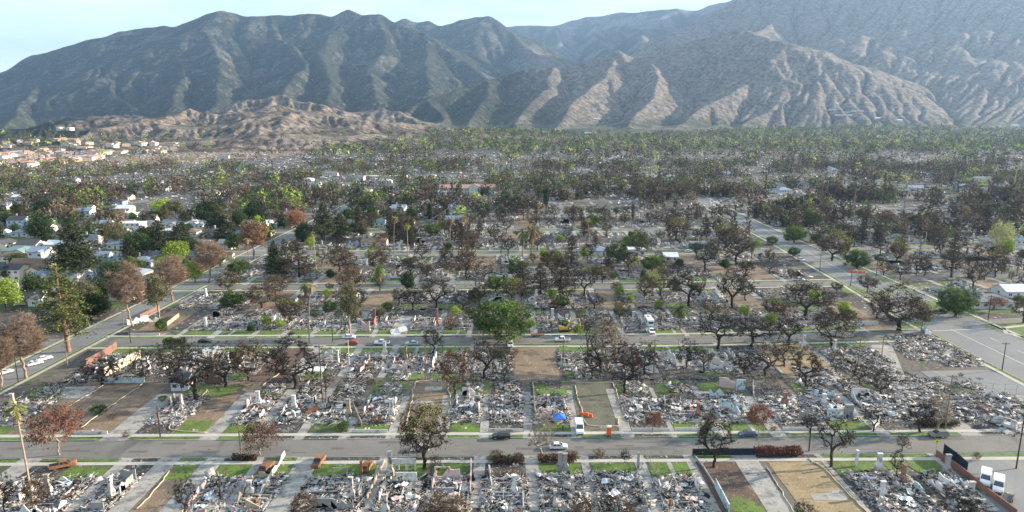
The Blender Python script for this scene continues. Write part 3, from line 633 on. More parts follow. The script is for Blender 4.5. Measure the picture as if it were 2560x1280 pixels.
bl('bare_tree', (6, 7, 8), 10.0, 4.6, 4.4, 6.0, 170, 2.8, .30, CHAR, LBURN, 260, .15, .6, twig=5)
bl('pale_bare_tree', (9, 10), 11.0, 3.8, 4.8, 6.4, 150, 3.0, .30, PALE, LBRN, 160, .14, .6, twig=4)
bl('red_leaf_tree', (11, 12), 8.5, 4.6, 3.3, 5.4, 130, 2.4, .20, (.30, .24, .20), LRED, 3600, .17, .6, twig=2, gap=.15)
bl('scorched_sycamore', (13, 14, 15), 19.0, 5.2, 7.2, 12.2, 210, 7.0, .36, ORG, LTAN, 2100, .18, 1.0, twig=9, gap=.22)
bl('orange_sycamore', (16,), 17.0, 5.0, 6.5, 11.0, 190, 6.0, .45, PALE, LORG, 5200, .26, .9, twig=3)
bl('half_green_oak', (17, 18), 11.5, 6.2, 4.6, 7.0, 190, 2.6, .42, CHAR, ((.10, .072, .05), (.065, .05, .038), (.14, .105, .07)), 3900, .17, .75, twig=4, gap=.12, topcol=((.21, .24, .05), .78, .16))
bl('green_oak', (19, 20, 21), 9.5, 6.2, 4.4, 5.2, 210, 2.0, .42, BRN, LGRN, 8000, .21, .55, twig=2, low=-.75, gap=.06, topcol=((.10, .19, .025), .86, .12))  # sunlit tops put into the leaf colour: upper leaves brighter
bl('dark_green_tree', (22, 23), 9.0, 4.4, 3.9, 5.2, 150, 2.2, .3, BRN, LDRK, 6000, .24, .7, twig=1, low=-.8)
bl('yellow_green_tree', (24, 25), 9.0, 4.2, 4.0, 5.2, 140, 2.4, .25, BRN, LYEL, 4200, .22, .65, twig=1)
bl('pale_blossom_tree', (26,), 7.5, 4.2, 3.4, 4.4, 130, 2.0, .22, PALE, LPALE, 3200, .17, .65, twig=2)
bl('olive_eucalyptus', (27, 28), 19.0, 4.8, 7.4, 12.0, 170, 8.0, .42, PALE, LOLV, 5200, .26, .9, twig=2, droop=.5, gap=.12)
bl('brown_bush', (29, 30), 3.4, 2.3, 1.7, 1.8, 90, .6, .09, BRN, LBRN, 1300, .11, .35, twig=4, low=-.9)
bl('green_bush', (31,), 2.6, 2.0, 1.4, 1.4, 70, .4, .09, BRN, LGRN, 1800, .13, .35, twig=1, low=-.9)
PROTO['burned_pine'] = [conifer('burned_pine', s, 17.0, 4.3, CHAR, LBRC, 24, 3200, .24, gap=.25) for s in (40, 41)]
PROTO['green_cedar'] = [conifer('green_cedar', s, 19.0, 6.4, BRN, LCED, 22, 8500, .30, base=.16, gap=.12, r0=.5) for s in (42, 43)]
PROTO['olive_pine'] = [conifer('olive_pine', 51, 24.0, 5.2, (.20, .13, .09), ((.11, .13, .042), (.07, .09, .03), (.19, .20, .07)), 20, 6000, .26, base=.22, gap=.3, r0=.5)]
PROTO['bare_pine'] = [conifer('bare_pine', 44, 15.0, 2.6, CHAR, LBURN, 26, 500, .16, gap=.2, r0=.26)]
PROTO['dark_cypress'] = [conifer('dark_cypress', 45, 13.0, 1.3, CHAR, LDRK, 46, 4200, .20, base=.03, col=True, gap=0, r0=.22)]
PROTO['burned_cypress'] = [conifer('burned_cypress', 46, 14.0, 1.5, CHAR, LBURN, 40, 2600, .18, base=.05, col=True, gap=.1, r0=.22)]
PROTO['fan_palm'] = [palm('fan_palm', 47, 22.0, (.30, .24, .18), (.22, .24, .06), (.36, .27, .16)), palm('fan_palm', 48, 22.0, (.20, .16, .13), (.34, .28, .14), (.34, .25, .15))]
PROTO['date_palm'] = [palm('date_palm', 49, 9.0, (.13, .10, .08), (.22, .17, .09), (.24, .18, .11), nf=46, fl=3.4, r0=.34), palm('date_palm', 50, 9.0, (.13, .10, .08), (.10, .14, .04), (.22, .17, .10), nf=46, fl=3.4, r0=.34)]
DESC = {
 'charred_oak': ('broad charred oak with thin crown', 'tree'), 'brown_tree': ('round scorched tree with brown dead leaves', 'tree'), 'bare_tree': ('leafless black burned tree', 'tree'),
 'pale_bare_tree': ('leafless burned tree with pale bark', 'tree'), 'red_leaf_tree': ('small tree with dark red dead leaves', 'tree'), 'scorched_sycamore': ('tall tan-leaved tree with orange bark', 'tree'),
 'orange_sycamore': ('tall tree with rusty orange leaves', 'tree'), 'half_green_oak': ('singed oak still green on top', 'tree'), 'green_oak': ('dense rounded green oak', 'tree'), 'dark_green_tree': ('dark green leafy tree', 'tree'),
 'yellow_green_tree': ('bright yellow-green leafy tree', 'tree'), 'pale_blossom_tree': ('pale cream-green spring tree', 'tree'), 'olive_eucalyptus': ('tall thin olive-coloured eucalyptus', 'tree'), 'brown_bush': ('dry brown bush', 'bush'), 'green_bush': ('low green bush', 'bush'),
 'burned_pine': ('burned pine with sparse dark boughs', 'pine'), 'green_cedar': ('large layered olive-green cedar', 'cedar'), 'bare_pine': ('slim bare burned pine', 'pine'), 'olive_pine': ('tall open yellow-olive pine', 'pine'), 'dark_cypress': ('narrow dark green cypress', 'cypress'), 'burned_cypress': ('narrow burned black cypress', 'cypress'),
 'fan_palm': ('tall fan palm with straw-coloured fronds', 'palm'), 'date_palm': ('stout date palm with spreading fronds', 'palm')}
_tc = {}
ORD = ['first','second','third','fourth','fifth','sixth','seventh','eighth','ninth','tenth','eleventh','twelfth','thirteenth','fourteenth','fifteenth','sixteenth','seventeenth','eighteenth','nineteenth','twentieth']
def ordw(i):
    if i < 20: return ORD[i]
    tens = {2: 'twenty', 3: 'thirty', 4: 'forty', 5: 'fifty', 6: 'sixty', 7: 'seventy', 8: 'eighty', 9: 'ninety'}; n = i + 1
    if n % 10 == 0: return tens[n // 10][:-1] + 'ieth' if n < 100 else 'hundredth'
    return tens[n // 10] + '-' + ORD[n % 10 - 1]
TREES = []; NAMED = []
def zone(y):
    z = ((148, 'before the front street'), (200, 'behind the front street'), (236, 'before the second street'), (281, 'behind the second street'), (320, 'before the third street'), (360, 'behind the third street'), (400, 'before the fourth street'), (440, 'behind the fourth street'), (480, 'before the fifth street'), (560, 'behind the fifth street'), (640, 'beyond the sixth street'), (9e9, 'far across town'))
    return next(n for lim, n in z if y < lim)
def tree(kind, X, Y, h, w=None, z=0, label=None):
    """h height m, w crown width m"""
    vs_ = PROTO[kind]; i = int(abs(X * 7.3 + Y * 3.1)) % len(vs_); tm, cm, H_, rx = vs_[i]
    sz = h / H_; sx = (w / (2.1 * rx)) if w else sz
    sx = min(max(sx, sz * .55), sz * 1.7)
    if kind.endswith('palm'): sx = (w / (2 * rx) if w else 1.0)
    o = empty(kind, (X, Y, z), random.uniform(0, 6.28), (sx, sx, sz))
    if kind == 'fan_palm': o.scale = (1, 1, sz)
    if (kind, i) not in _tc:
        _tc[(kind, i)] = 1
    child('trunk', tm, o); child('crown', cm, o)
    if label: tag(o, label, DESC[kind][1])
    else: NAMED.append((o, DESC[kind][0], DESC[kind][1], zone(Y), X, kind))
    o['group'] = {'bush': 'bushes in the burned yards'}.get(DESC[kind][1], 'trees of the burned neighbourhood' if 'burn' in kind or 'char' in kind or 'bare' in kind or 'brown' in kind else 'surviving trees of the neighbourhood')
    TREES.append((X, Y, max(w or 2 * rx * sx, 2)))
    return o
def tpx(kind, bx, by, ty, wpx, label=None):
    X, Y = G(bx, by); d = depth(Y)
    # height from the pixel row of the top
    dy = (640 - ty) / FPX; t = Y / (CT + ST * dy); z = CAMZ + t * (-ST + CT * dy)
    return tree(kind, X, Y, max(z, 1.5), wpx * d / FPX, label=label)
random.seed(5)
TL = '''red_leaf_tree 148 1137 1020 108|red_leaf_tree 650 1138 1062 92|half_green_oak 1062 1172 1018 132|pale_bare_tree 1353 1142 1046 75|bare_tree 1785 1168 1030 105
charred_oak 2078 1168 1048 112|bare_tree 2255 1128 1088 34|bare_tree 2240 1190 1128 22|red_leaf_tree 1631 1082 1032 50|bare_tree 1562 1158 1124 26|charred_oak 2183 1079 1025 72|charred_oak 2300 1080 1002 84
pale_bare_tree 2343 1076 984 62|red_leaf_tree 1897 1082 1013 62|bare_tree 2024 1082 1040 52|bare_tree 466 1286 1192 60|brown_tree 92 1275 1192 62|bare_tree 12 1285 1185 55|fan_palm 85 1278 1010 60
brown_tree 760 1296 1232 62|brown_bush 1090 1290 1232 72|brown_bush 1140 1284 1246 60|brown_bush 1460 1292 1244 62|bare_tree 1515 1292 1236 50|brown_bush 1560 1288 1250 50|bare_tree 2395 1300 1222 100|bare_tree 2010 1300 1258 60|bare_tree 1090 1192 1140 30
charred_oak 490 1003 870 165|charred_oak 358 955 872 96|charred_oak 440 952 858 120|charred_oak 565 968 872 110|bare_tree 256 962 900 112|brown_tree 622 952 852 86|charred_oak 690 935 870 80|bare_tree 738 972 848 150|bare_pine 815 992 880 30
brown_tree 1138 985 872 92|charred_oak 1210 948 848 104|charred_oak 1262 960 872 62|charred_oak 1082 884 818 62|charred_oak 1500 930 788 112|pale_bare_tree 1518 928 800 100|bare_tree 1561 982 862 92|bare_tree 1610 936 858 70|bare_tree 1716 922 850 60|bare_tree 1480 945 870 60
charred_oak 1795 872 782 130|charred_oak 1880 866 788 120|charred_oak 1912 938 862 110|bare_tree 2013 967 872 84|bare_tree 1958 915 850 66|brown_tree 2078 866 770 104|charred_oak 1972 862 792 76|half_green_oak 2246 826 722 150|olive_eucalyptus 2306 822 768 40|charred_oak 2012 792 708 146|charred_oak 2090 930 878 60
green_oak 1248 846 757 152|olive_eucalyptus 876 838 706 50|fan_palm 774 860 714 40|charred_oak 1090 772 698 112|charred_oak 1032 776 722 66|bare_tree 1156 778 728 62|charred_oak 1200 770 700 70|brown_tree 572 730 678 70|brown_tree 655 770 712 90|brown_tree 690 740 690 70
olive_pine 172 880 655 128|scorched_sycamore 66 945 795 130|scorched_sycamore 2 975 840 90|scorched_sycamore 332 815 662 96|scorched_sycamore 432 752 645 104|scorched_sycamore 527 706 605 86|orange_sycamore 636 648 556 76|yellow_green_tree 16 772 704 72|green_cedar 193 692 556 118
green_cedar 400 640 548 70|green_cedar 450 650 560 80|dark_green_tree 340 655 585 60|dark_green_tree 90 750 690 60|dark_green_tree 250 745 700 80|green_cedar 545 575 500 60|dark_green_tree 480 640 600 50|yellow_green_tree 440 672 608 62|yellow_green_tree 488 705 655 46|dark_green_tree 285 720 660 70
dark_green_tree 230 800 735 80|olive_eucalyptus 215 800 700 60|scorched_sycamore 175 850 740 60|yellow_green_tree 410 545 500 46|dark_green_tree 105 605 540 60|dark_green_tree 520 560 505 50|dark_green_tree 640 560 505 60|olive_eucalyptus 300 620 560 40|dark_green_tree 110 545 500 50
burned_pine 748 695 598 86|green_cedar 690 698 600 50|green_cedar 812 602 498 56|green_cedar 852 594 530 60|orange_sycamore 744 592 526 60|half_green_oak 942 684 616 56|burned_cypress 896 580 515 14|dark_green_tree 930 560 520 40|burned_pine 975 600 525 44|burned_pine 1005 605 540 40
green_oak 1545 656 606 56|green_oak 1592 628 584 60|charred_oak 1517 590 532 60|half_green_oak 2080 652 584 84|green_oak 2143 672 626 64|green_oak 1983 642 618 32|green_oak 2030 566 528 46|half_green_oak 2168 732 688 54|pale_blossom_tree 2498 634 560 44|green_oak 1985 606 566 56
green_oak 2388 792 722 92|charred_oak 2432 724 664 62|charred_oak 2250 700 660 50|red_leaf_tree 2490 778 742 40|green_oak 2545 766 740 30|fan_palm 985 636 545 22|fan_palm 1020 640 562 24|dark_cypress 1365 520 470 12|date_palm 1328 640 575 38|date_palm 1306 640 580 30
charred_oak 1762 680 610 80|half_green_oak 1815 620 560 60|charred_oak 1840 660 590 90|half_green_oak 1690 600 545 60|charred_oak 1720 770 675 110|charred_oak 1830 770 670 118|burned_pine 1400 725 640 90|burned_pine 1352 735 655 60|burned_pine 1305 740 650 70|brown_tree 1380 690 625 50|pale_blossom_tree 1632 735 680 50|brown_tree 1612 745 690 50
date_palm 950 728 668 34|green_bush 945 712 690 30|dark_green_tree 1020 728 682 36|brown_tree 880 735 665 80|brown_tree 850 680 620 80|half_green_oak 745 560 505 50|brown_tree 1165 700 620 70|charred_oak 1210 700 650 70|charred_oak 1270 640 590 50|charred_oak 1130 600 540 60|charred_oak 1650 740 690 60|charred_oak 1460 740 670 80|brown_tree 1180 640 580 50
charred_oak 2350 640 590 50|burned_pine 2330 600 535 50|burned_pine 2380 660 580 40|half_green_oak 2240 660 600 50|charred_oak 2310 690 640 40|bare_pine 2165 560 495 24|bare_pine 2255 560 500 20|charred_oak 2460 700 660 50|yellow_green_tree 2520 640 600 20|charred_oak 2200 640 600 50
green_bush 402 828 798 24|brown_bush 1130 820 790 40|charred_oak 1420 700 640 60|date_palm 765 745 715 30|dark_green_tree 600 575 530 40|green_cedar 560 610 560 60|green_cedar 360 610 560 50|burned_cypress 550 668 620 8|dark_cypress 1075 560 510 10|yellow_green_tree 1400 605 588 22
brown_bush 1430 1142 1130 36|brown_bush 1500 1140 1124 30|brown_bush 1240 1150 1130 50|brown_bush 1295 1146 1136 24|brown_bush 2440 1150 1130 20|charred_oak 1760 930 870 60|bare_tree 1860 935 880 70|charred_oak 2150 960 912 66|bare_tree 2200 990 930 60|green_oak 335 690 645 60'''
for it in TL.replace('\n', '|').split('|'):
    k, a, b_, c_, d_ = it.split(); tpx(k, float(a), float(b_), float(c_), float(d_) * (.76 if 'sycamore' in k else .92 if 'charred' in k else 1))
# ================================================================ STREETS, KERBS, LAWNS (the setting) and BURNED LOTS
SH = {}
def sheet(key): return SH.setdefault(key, MB())
def patch(key, x0, x1, y0, y1, z, jit=.15, shear=0.0, n=None):
    rs = random.Random(int(x0 * 91 + y0 * 17)); pts = []
    n = n or max(2, int(max(x1 - x0, y1 - y0) / 1.6)); n = min(n, 14)
    cs = [(x0, y0), (x1, y0), (x1, y1), (x0, y1)]
    for k in range(4):
        a, b_ = cs[k], cs[(k + 1) % 4]
        for i in range(n):
            t = i / n; pts.append((a[0] + (b_[0] - a[0]) * t + rs.uniform(-jit, jit), a[1] + (b_[1] - a[1]) * t + rs.uniform(-jit, jit), z))
    sheet(key).poly(pts)
def off(X): return .012 * X + max(0.0, X - 60) * .05
STREETS = [(156.4, 9.2, 'f'), (237.8, 8.0, 's'), (318, 8.0, 't'), (399, 8.0, 'u'), (479, 9, 'v'), (562, 8, 'w'), (645, 8, 'x'), (730, 8, 'y'), (820, 8, 'z'), (915, 8, 'q')]
def yo(c, X): return c + (.012 * X if c < 200 else off(X))
def strip(key, pts, w, z):
    mb = sheet(key)
    for a, b_ in zip(pts[:-1], pts[1:]):
        dx, dy = b_[0] - a[0], b_[1] - a[1]; L = math.hypot(dx, dy); nx, ny = -dy / L * w / 2, dx / L * w / 2
        mb.poly([(a[0] - nx, a[1] - ny, z), (b_[0] - nx, b_[1] - ny, z), (b_[0] + nx, b_[1] + ny, z), (a[0] + nx, a[1] + ny, z)])
def lx(Y): return -158 + (Y - 203) * .03          # the left street's centre line
XL = lambda Y: -.80 * depth(Y) - 10
XR = lambda Y: .80 * depth(Y) + 10
AVL = [(159, 120), (159, 170), (158, 262), (163, 330), (168, 430), (172, 560), (178, 760), (186, 1000)]
AVR = [(186, 120), (186, 170), (187, 262), (187, 330), (185, 430), (187, 560), (192, 760), (199, 1000)]
def interp(L, Y):
    for (x0, y0), (x1, y1) in zip(L[:-1], L[1:]):
        if Y <= y1: return x0 + (x1 - x0) * max(0, (Y - y0)) / (y1 - y0)
    return L[-1][0]
# streets
for c, w, _ in STREETS:
    far = c > 500; x0 = XL(c) - 60; x1 = interp(AVL, c) + 2; 
    xs = np.linspace(x0, x1, 30); strip('road', [(x, yo(c, x)) for x in xs], w, .020 if not far else .05)
    if c > 200:
        xr = interp(AVR, c) - 2; base = yo(c, xr) + {237.8: 12, 318: 8}.get(c, 0); xs = np.linspace(xr, XR(c) + 60, 12); strip('road', [(x, base + (x - xr) * .16) for x in xs], w + 1, .020 if not far else .05)
mb = sheet('avenue')
for (a, b_, c_, d_) in zip(AVL[:-1], AVL[1:], AVR[:-1], AVR[1:]): mb.poly([(*a, .045), (*c_, .045), (*d_, .045), (*b_, .045)])
strip('left_street', [(lx(Y), Y) for Y in np.linspace(110, 900, 14)], 10, .045)
for Xs, y0, y1, w in ((-60, 322, 395, 7), (40, 483, 640, 7), (-60, 403, 560, 6), (250, 300, 480, 7), (-250, 400, 640, 7)):
    strip('road', [(Xs, y0), (Xs + 2, y1)], w, .035)
alley = [(113, 163), (118, 190), (124, 215), (131, 236)]
strip('road', alley, 5.5, .036)
# painted marks on the avenue
for dx, k in ((10.5, 0), (18.5, 1)):
    for i in range(60):
        Y0 = 125 + i * 7.0
        if k == 1 and i % 2: continue
        a = interp(AVL, Y0) + dx; b_ = interp(AVL, Y0 + (7.0 if k == 0 else 4)) + dx
        if 244 < Y0 < 268 or 318 < Y0 < 342: continue
        strip('marks', [(a, Y0), (b_, Y0 + (7.0 if k == 0 else 4.0))], .22, .056)
strip('marks', [(160.5, 249), (186, 252)], .3, .056)
# manhole covers and patches
# kerbs, parkway strips, sidewalks along the main streets, cut by driveways
def runs(x0, x1, cuts):
    out = []; x = x0
    for a, b_ in sorted(cuts):
        if b_ < x0 or a > x1: continue
        if a > x: out.append((x, a))
        x = max(x, b_)
    if x < x1: out.append((x, x1))
    return out
DRV = {}   # (street, side) -> list of driveway x-intervals
LOTS = []  # x0,x1,yfront,dir,type,opts,street
def build_frontage(c, w, side, x0, x1, park=1.7, walk=1.5, near=True):
    cuts = DRV.get((c, side), [])
    s = side
    for a, b_ in runs(x0, x1, cuts):
        n = max(1, int((b_ - a) / 9)); xs = np.linspace(a, b_, n + 1)
        for p, q in zip(xs[:-1], xs[1:]):
            Ya = yo(c, (p + q) / 2) + s * w / 2; th = (yo(c, q) - yo(c, p)) / (q - p)
            kb = sheet('kerb'); kb.box(((p + q) / 2, Ya + s * .09, .07), (q - p + .01, .18, .15), rz=math.atan(th))
        patch('parkway_grass' if random.random() < .62 else 'burned_verge', a + .1, b_ - .1, *sorted((yo(c, (a + b_) / 2) + s * (w / 2 + .2), yo(c, (a + b_) / 2) + s * (w / 2 + .2 + park))), .075, .28)
        if c < 200:
            g = sheet('kerb_sock')
            if random.random() < .7: g.box(((a + b_) / 2, yo(c, (a + b_) / 2) + s * (w / 2 - .13), .11), ((b_ - a) * .96, .16, .16), rz=.012)
    xs = np.linspace(x0, x1, max(2, int((x1 - x0) / 12)))
    strip('sidewalk', [(x, yo(c, x) + s * (w / 2 + .2 + park + walk / 2)) for x in xs], walk, .09)
    for a, b_ in cuts:   # driveway apron
        Y0, Y1 = sorted((yo(c, (a + b_) / 2) + s * (w / 2 - .1), yo(c, (a + b_) / 2) + s * (w / 2 + .25 + park)))
        if s > 0: pts = [(a - .9, Y0, .05), (b_ + .9, Y0, .05), (b_, Y1, .085), (a, Y1, .085)]
        else: pts = [(a, Y0, .085), (b_, Y0, .085), (b_ + .9, Y1, .05), (a - .9, Y1, .05)]
        sheet('driveway').poly(pts)
# ---------------------------------------------------------------- rubble
PAL = [((.46, .43, .40), .34), ((.56, .54, .53), .10), ((.21, .20, .195), .19), ((.022, .020, .020), .23), ((.30, .24, .18), .07), ((.24, .085, .045), .025), ((.27, .33, .40), .03), ((.43, .33, .32), .015)]
def rubble_mesh(w, d, n, seed, light=1.0, pink=0.0, big=1.0, name='rubble'):
    rg = np.random.default_rng(seed); w0, d0 = w, d; w = w * 1.06; d = d * 1.2; nx, ny = int(w / .55), int(d / .55)
    gx, gy = np.meshgrid(np.linspace(-w / 2, w / 2, nx), np.linspace(-d / 2, d / 2, ny))
    f = fbm(gx / 2.6 + seed * 7, gy / 2.6, 4, seed); e = np.minimum(np.minimum(gx + w / 2, w / 2 - gx), np.minimum(gy + d / 2, d / 2 - gy)); e = np.clip((e + 1.1 * (fbm(gx / 1.7, gy / 1.7 + seed, 3, seed + 5) - .5)) / .9, 0, 1)
    gz = (.06 + .55 * np.clip(f - .30, 0, 1) + .10 * rg.uniform(size=f.shape)) * e - .03
    tone = np.clip((fbm(gx / 2.1, gy / 2.1, 4, seed + 9) - .38) / .16, 0, 1)[..., None]
    base = np.array([.028, .026, .025]) * (1 - tone) + np.array([.36, .345, .335]) * tone * light * (.75 + .5 * rg.uniform(size=tone.shape))
    V = np.stack([gx, gy, gz], -1).reshape(-1, 3); i = np.arange(nx * ny).reshape(ny, nx)
    Q = np.stack([i[:-1, :-1], i[:-1, 1:], i[1:, 1:], i[1:, :-1]], -1).reshape(-1, 4)
    T = np.concatenate([Q[:, [0, 1, 2]], Q[:, [0, 2, 3]]]); Vs = [V]; Fs = [T]; Cs = [base.reshape(-1, 3)]; o = len(V)
    # sheets and slabs of fallen material
    q = rg.uniform(-.5, .5, (n, 2)) * np.array([w * 1.12, d * 1.12]); ed = np.maximum(np.abs(q[:, 0]) - w0 / 2, np.abs(q[:, 1]) - d0 / 2); q = q[rg.uniform(size=n) < np.clip(1 - ed / 1.6, .10, 1)]; n = len(q); cl = fbm(q[:, 0] / 2.2 + seed * 3, q[:, 1] / 2.2, 3, seed + 2); keep = cl > rg.uniform(.30, .68, n); q = q[keep]; n = len(q)
    fz = fbm(q[:, 0] / 2.6 + seed * 7, q[:, 1] / 2.6, 4, seed); z = .06 + .55 * np.clip(fz - .30, 0, 1) * (1 - np.clip((np.maximum(np.abs(q[:, 0]) - w0 / 2, np.abs(q[:, 1]) - d0 / 2) + .3), 0, 1)) + rg.uniform(0, .16, n)
    yaw = rg.uniform(0, 6.28, n); tilt = rg.normal(0, .38, n); s1 = np.clip(rg.lognormal(-2.02, .74, n), .05, 1.25) * big; s2 = s1 * rg.uniform(.25, .9, n)
    u = np.stack([np.cos(yaw) * np.cos(tilt), np.sin(yaw) * np.cos(tilt), np.sin(tilt)], 1); t2 = rg.normal(0, .3, n)
    v = np.stack([-np.sin(yaw) * np.cos(t2), np.cos(yaw) * np.cos(t2), np.sin(t2)], 1); P = np.concatenate([q, z[:, None]], 1)
    th = np.cross(u, v) * rg.uniform(.03, .14, (n, 1))
    u = u * s1[:, None]; v = v * s2[:, None]
    j = lambda: 1 + rg.uniform(-.35, .35, (n, 1))
    top = [P + u * j() + v * j(), P - u * j() + v * j(), P - u * j() - v * j(), P + u * j() - v * j()]; bot = [c - th * 1.6 for c in top]
    V = np.stack(top + bot, 1).reshape(-1, 3); k = np.arange(n)[:, None] * 8
    F = [k + np.array(t) for t in ((0, 1, 2), (0, 2, 3), (0, 4, 5), (0, 5, 1), (1, 5, 6), (1, 6, 2), (2, 6, 7), (2, 7, 3), (3, 7, 4), (3, 4, 0))]
    pr = np.array([p for _, p in PAL]); pr[0] *= light; pr[1] *= light; pr[7] += pink; pr[3] *= (1.5 - .5 * light); pr /= pr.sum()
    ci = rg.choice(len(PAL), n, p=pr); dk = fbm(q[:, 0] / 1.5 + 9, q[:, 1] / 1.5 + seed, 3, seed + 21) + rg.normal(0, .05, n) < .375; ci[dk] = rg.choice([3, 3, 2, 3, 4], dk.sum()); col = np.array([c for c, _ in PAL])[ci] * rg.uniform(.7, 1.25, (n, 1))
    col[(s1 > .8)] = np.array([.40, .385, .385]) * rg.uniform(.6, 1.2, ((s1 > .8).sum(), 1))
    Vs.append(V); Fs.append(np.concatenate(F) + o); Cs.append(np.repeat(col, 8, 0)); o += len(V)
    # beams, pipes, bent metal
    m_ = max(20, n // 14); q = rg.uniform(-.48, .48, (m_, 2)) * np.array([w, d]); A = np.concatenate([q, rg.uniform(.2, .6, (m_, 1))], 1); yaw = rg.uniform(0, 6.28, m_); L = rg.uniform(.8, 3.4, m_)
    B = A + np.stack([np.cos(yaw) * L, np.sin(yaw) * L, rg.uniform(-.2, 1.1, m_) * .5], 1); V, F = tubes(rg, A, B, np.full(m_, .055), np.full(m_, .05), 3)
    cb = np.where(rg.uniform(size=(m_, 1)) < .6, np.array([.025, .022, .02]), np.array([.38, .37, .36])); Vs.append(V); Fs.append(np.concatenate([F[:, [0, 1, 2]], F[:, [0, 2, 3]]]) + o); Cs.append(np.repeat(cb, 6, 0))
    return np_mesh(name, np.concatenate(Vs), np.concatenate(Fs), [M['rubble']], col=np.concatenate(Cs))
RUB = [rubble_mesh(11.5, 13.5, 7500, 100 + k, light=(1.0, 1.2, .8, 1.1)[k % 4], pink=(0, 0, .05, 0)[k % 4]) for k in range(6)]
RUBF = [rubble_mesh(12.5, 14, 2200, 200 + k, light=(1.1, 1.3, .8, 1.1)[k % 4], big=1.45) for k in range(5)]
RUBS = [rubble_mesh(6, 6, 1100, 300 + k) for k in range(3)]
def scatter_mesh(seed):
    rg = np.random.default_rng(seed); n = 2600; q = rg.uniform(-8, 8, (n, 2)); q = q[fbm(q[:, 0] / 2.4 + seed, q[:, 1] / 2.4, 3, seed) > rg.uniform(.48, .70, n)]; n = len(q); P = np.concatenate([q, rg.uniform(.04, .22, (n, 1))], 1); V, F = leaf_tris(rg, P, .17, .7)
    c = np.where(rg.uniform(size=(n, 1)) < .5, np.array([.40, .39, .40]), np.where(rg.uniform(size=(n, 1)) < .6, np.array([.03, .028, .026]), np.array([.17, .15, .14]))) * rg.uniform(.7, 1.2, (n, 1)); return np_mesh('scattered_debris', V, F, [M['rubble']], col=np.repeat(c, 4, 0))
SCAT = [scatter_mesh(k) for k in range(3)]
# ---------------------------------------------------------------- standing remains
def jag_wall(mb, x0, y0, x1, y1, h, rs, th=.22, op=.35, broken=.6):
    """free-standing wall with a broken top line and window openings; pieces butt end to end"""
    L = math.hypot(x1 - x0, y1 - y0); n = max(2, int(L / 1.1)); ux, uy = (x1 - x0) / L, (y1 - y0) / L; nx, ny = -uy * th / 2, ux * th / 2
    hs = [h * (1 if rs.random() > broken else rs.uniform(.25, .95)) for _ in range(n + 1)]
    def pris(a, b_, zl, za, zb):
        p = [(x0 + ux * a, y0 + uy * a), (x0 + ux * b_, y0 + uy * b_)]; k = len(mb.V)
        for (x, y), zt in zip(p, (za, zb)):
            for sx in (-1, 1): mb.V += [(x + sx * nx, y + sx * ny, zl), (x + sx * nx, y + sx * ny, zt)]
        for f in ((0, 1, 5, 4), (2, 6, 7, 3), (1, 3, 7, 5), (0, 4, 6, 2), (0, 2, 3, 1), (4, 5, 7, 6)): mb.face([k + i for i in f])
    for i in range(n):
        a, b_ = L * i / n, L * (i + 1) / n; za, zb = hs[i], hs[i + 1]
        if rs.random() < op and i not in (0, n - 1):
            pris(a, b_, 0, .9, .9)
            if min(za, zb) > 2.3: pris(a, b_, 2.1, za, zb)
        else: pris(a, b_, 0, za, zb)
def arch_wall(mb, x0, y0, x1, n, h, th=.3):
    """wall with n round-headed openings along x"""
    w = (x1 - x0) / n
    for k in range(n):
        a = x0 + k * w; cx = a + w / 2; r = w * .33; zs = h * .42
        for sx in (-1, 1): mb.box((cx + sx * (r + (w / 2 - r) / 2), y0, zs / 2), (w / 2 - r, th, zs))
        prev = None
        for i in range(9):
            t = math.pi * i / 8; x = cx + r * math.cos(t); z = zs + r * math.sin(t); xo = cx + (w / 2) * max(-1, min(1, math.cos(t) * 1.5)); zo = h if i not in (0, 8) else zs
            cur = ((x, z), (xo, zo))
            if prev:
                q = [prev[0], prev[1], cur[1], cur[0]]; b0 = len(mb.V)
                for yy in (-th / 2, th / 2): mb.V += [(p[0], y0 + yy, p[1]) for p in q]
                for f in ((0, 1, 2, 3), (7, 6, 5, 4), (1, 5, 6, 2), (0, 3, 7, 4)): mb.face([b0 + j for j in f])
            prev = cur
def chimney_mb(h, kind=0):
    mb = MB(); mb.box((0, 0, .65), (1.7, .9, 1.3)); mb.box((0, 0, 1.65), (1.7, .9, .7), taper=.62); mb.box((0, 0, 2 + (h - 2.25) / 2), (1.0, .55, h - 2.25)); mb.box((0, 0, h - .12), (1.2, .75, .24))
    return mb
def frame_mb(w, h):
    mb = MB()
    for x in (-w / 2, w / 2): mb.box((x, 0, (h - .2) / 2), (.28, .28, h - .2))
    mb.box((0, 0, h - .1), (w + .28, .3, .2)); return mb
RN = []
WM = {'w': 'w_white', 'p': 'w_pink', 'u': 'w_blue', 'g': 'w_grey', 'c': 'w_cream', 'r': 'w_red', 't': 'w_tan'}
WN = {'w': 'white', 'p': 'pinkish', 'u': 'pale blue', 'g': 'grey', 'c': 'cream', 'r': 'brick-red', 't': 'tan'}
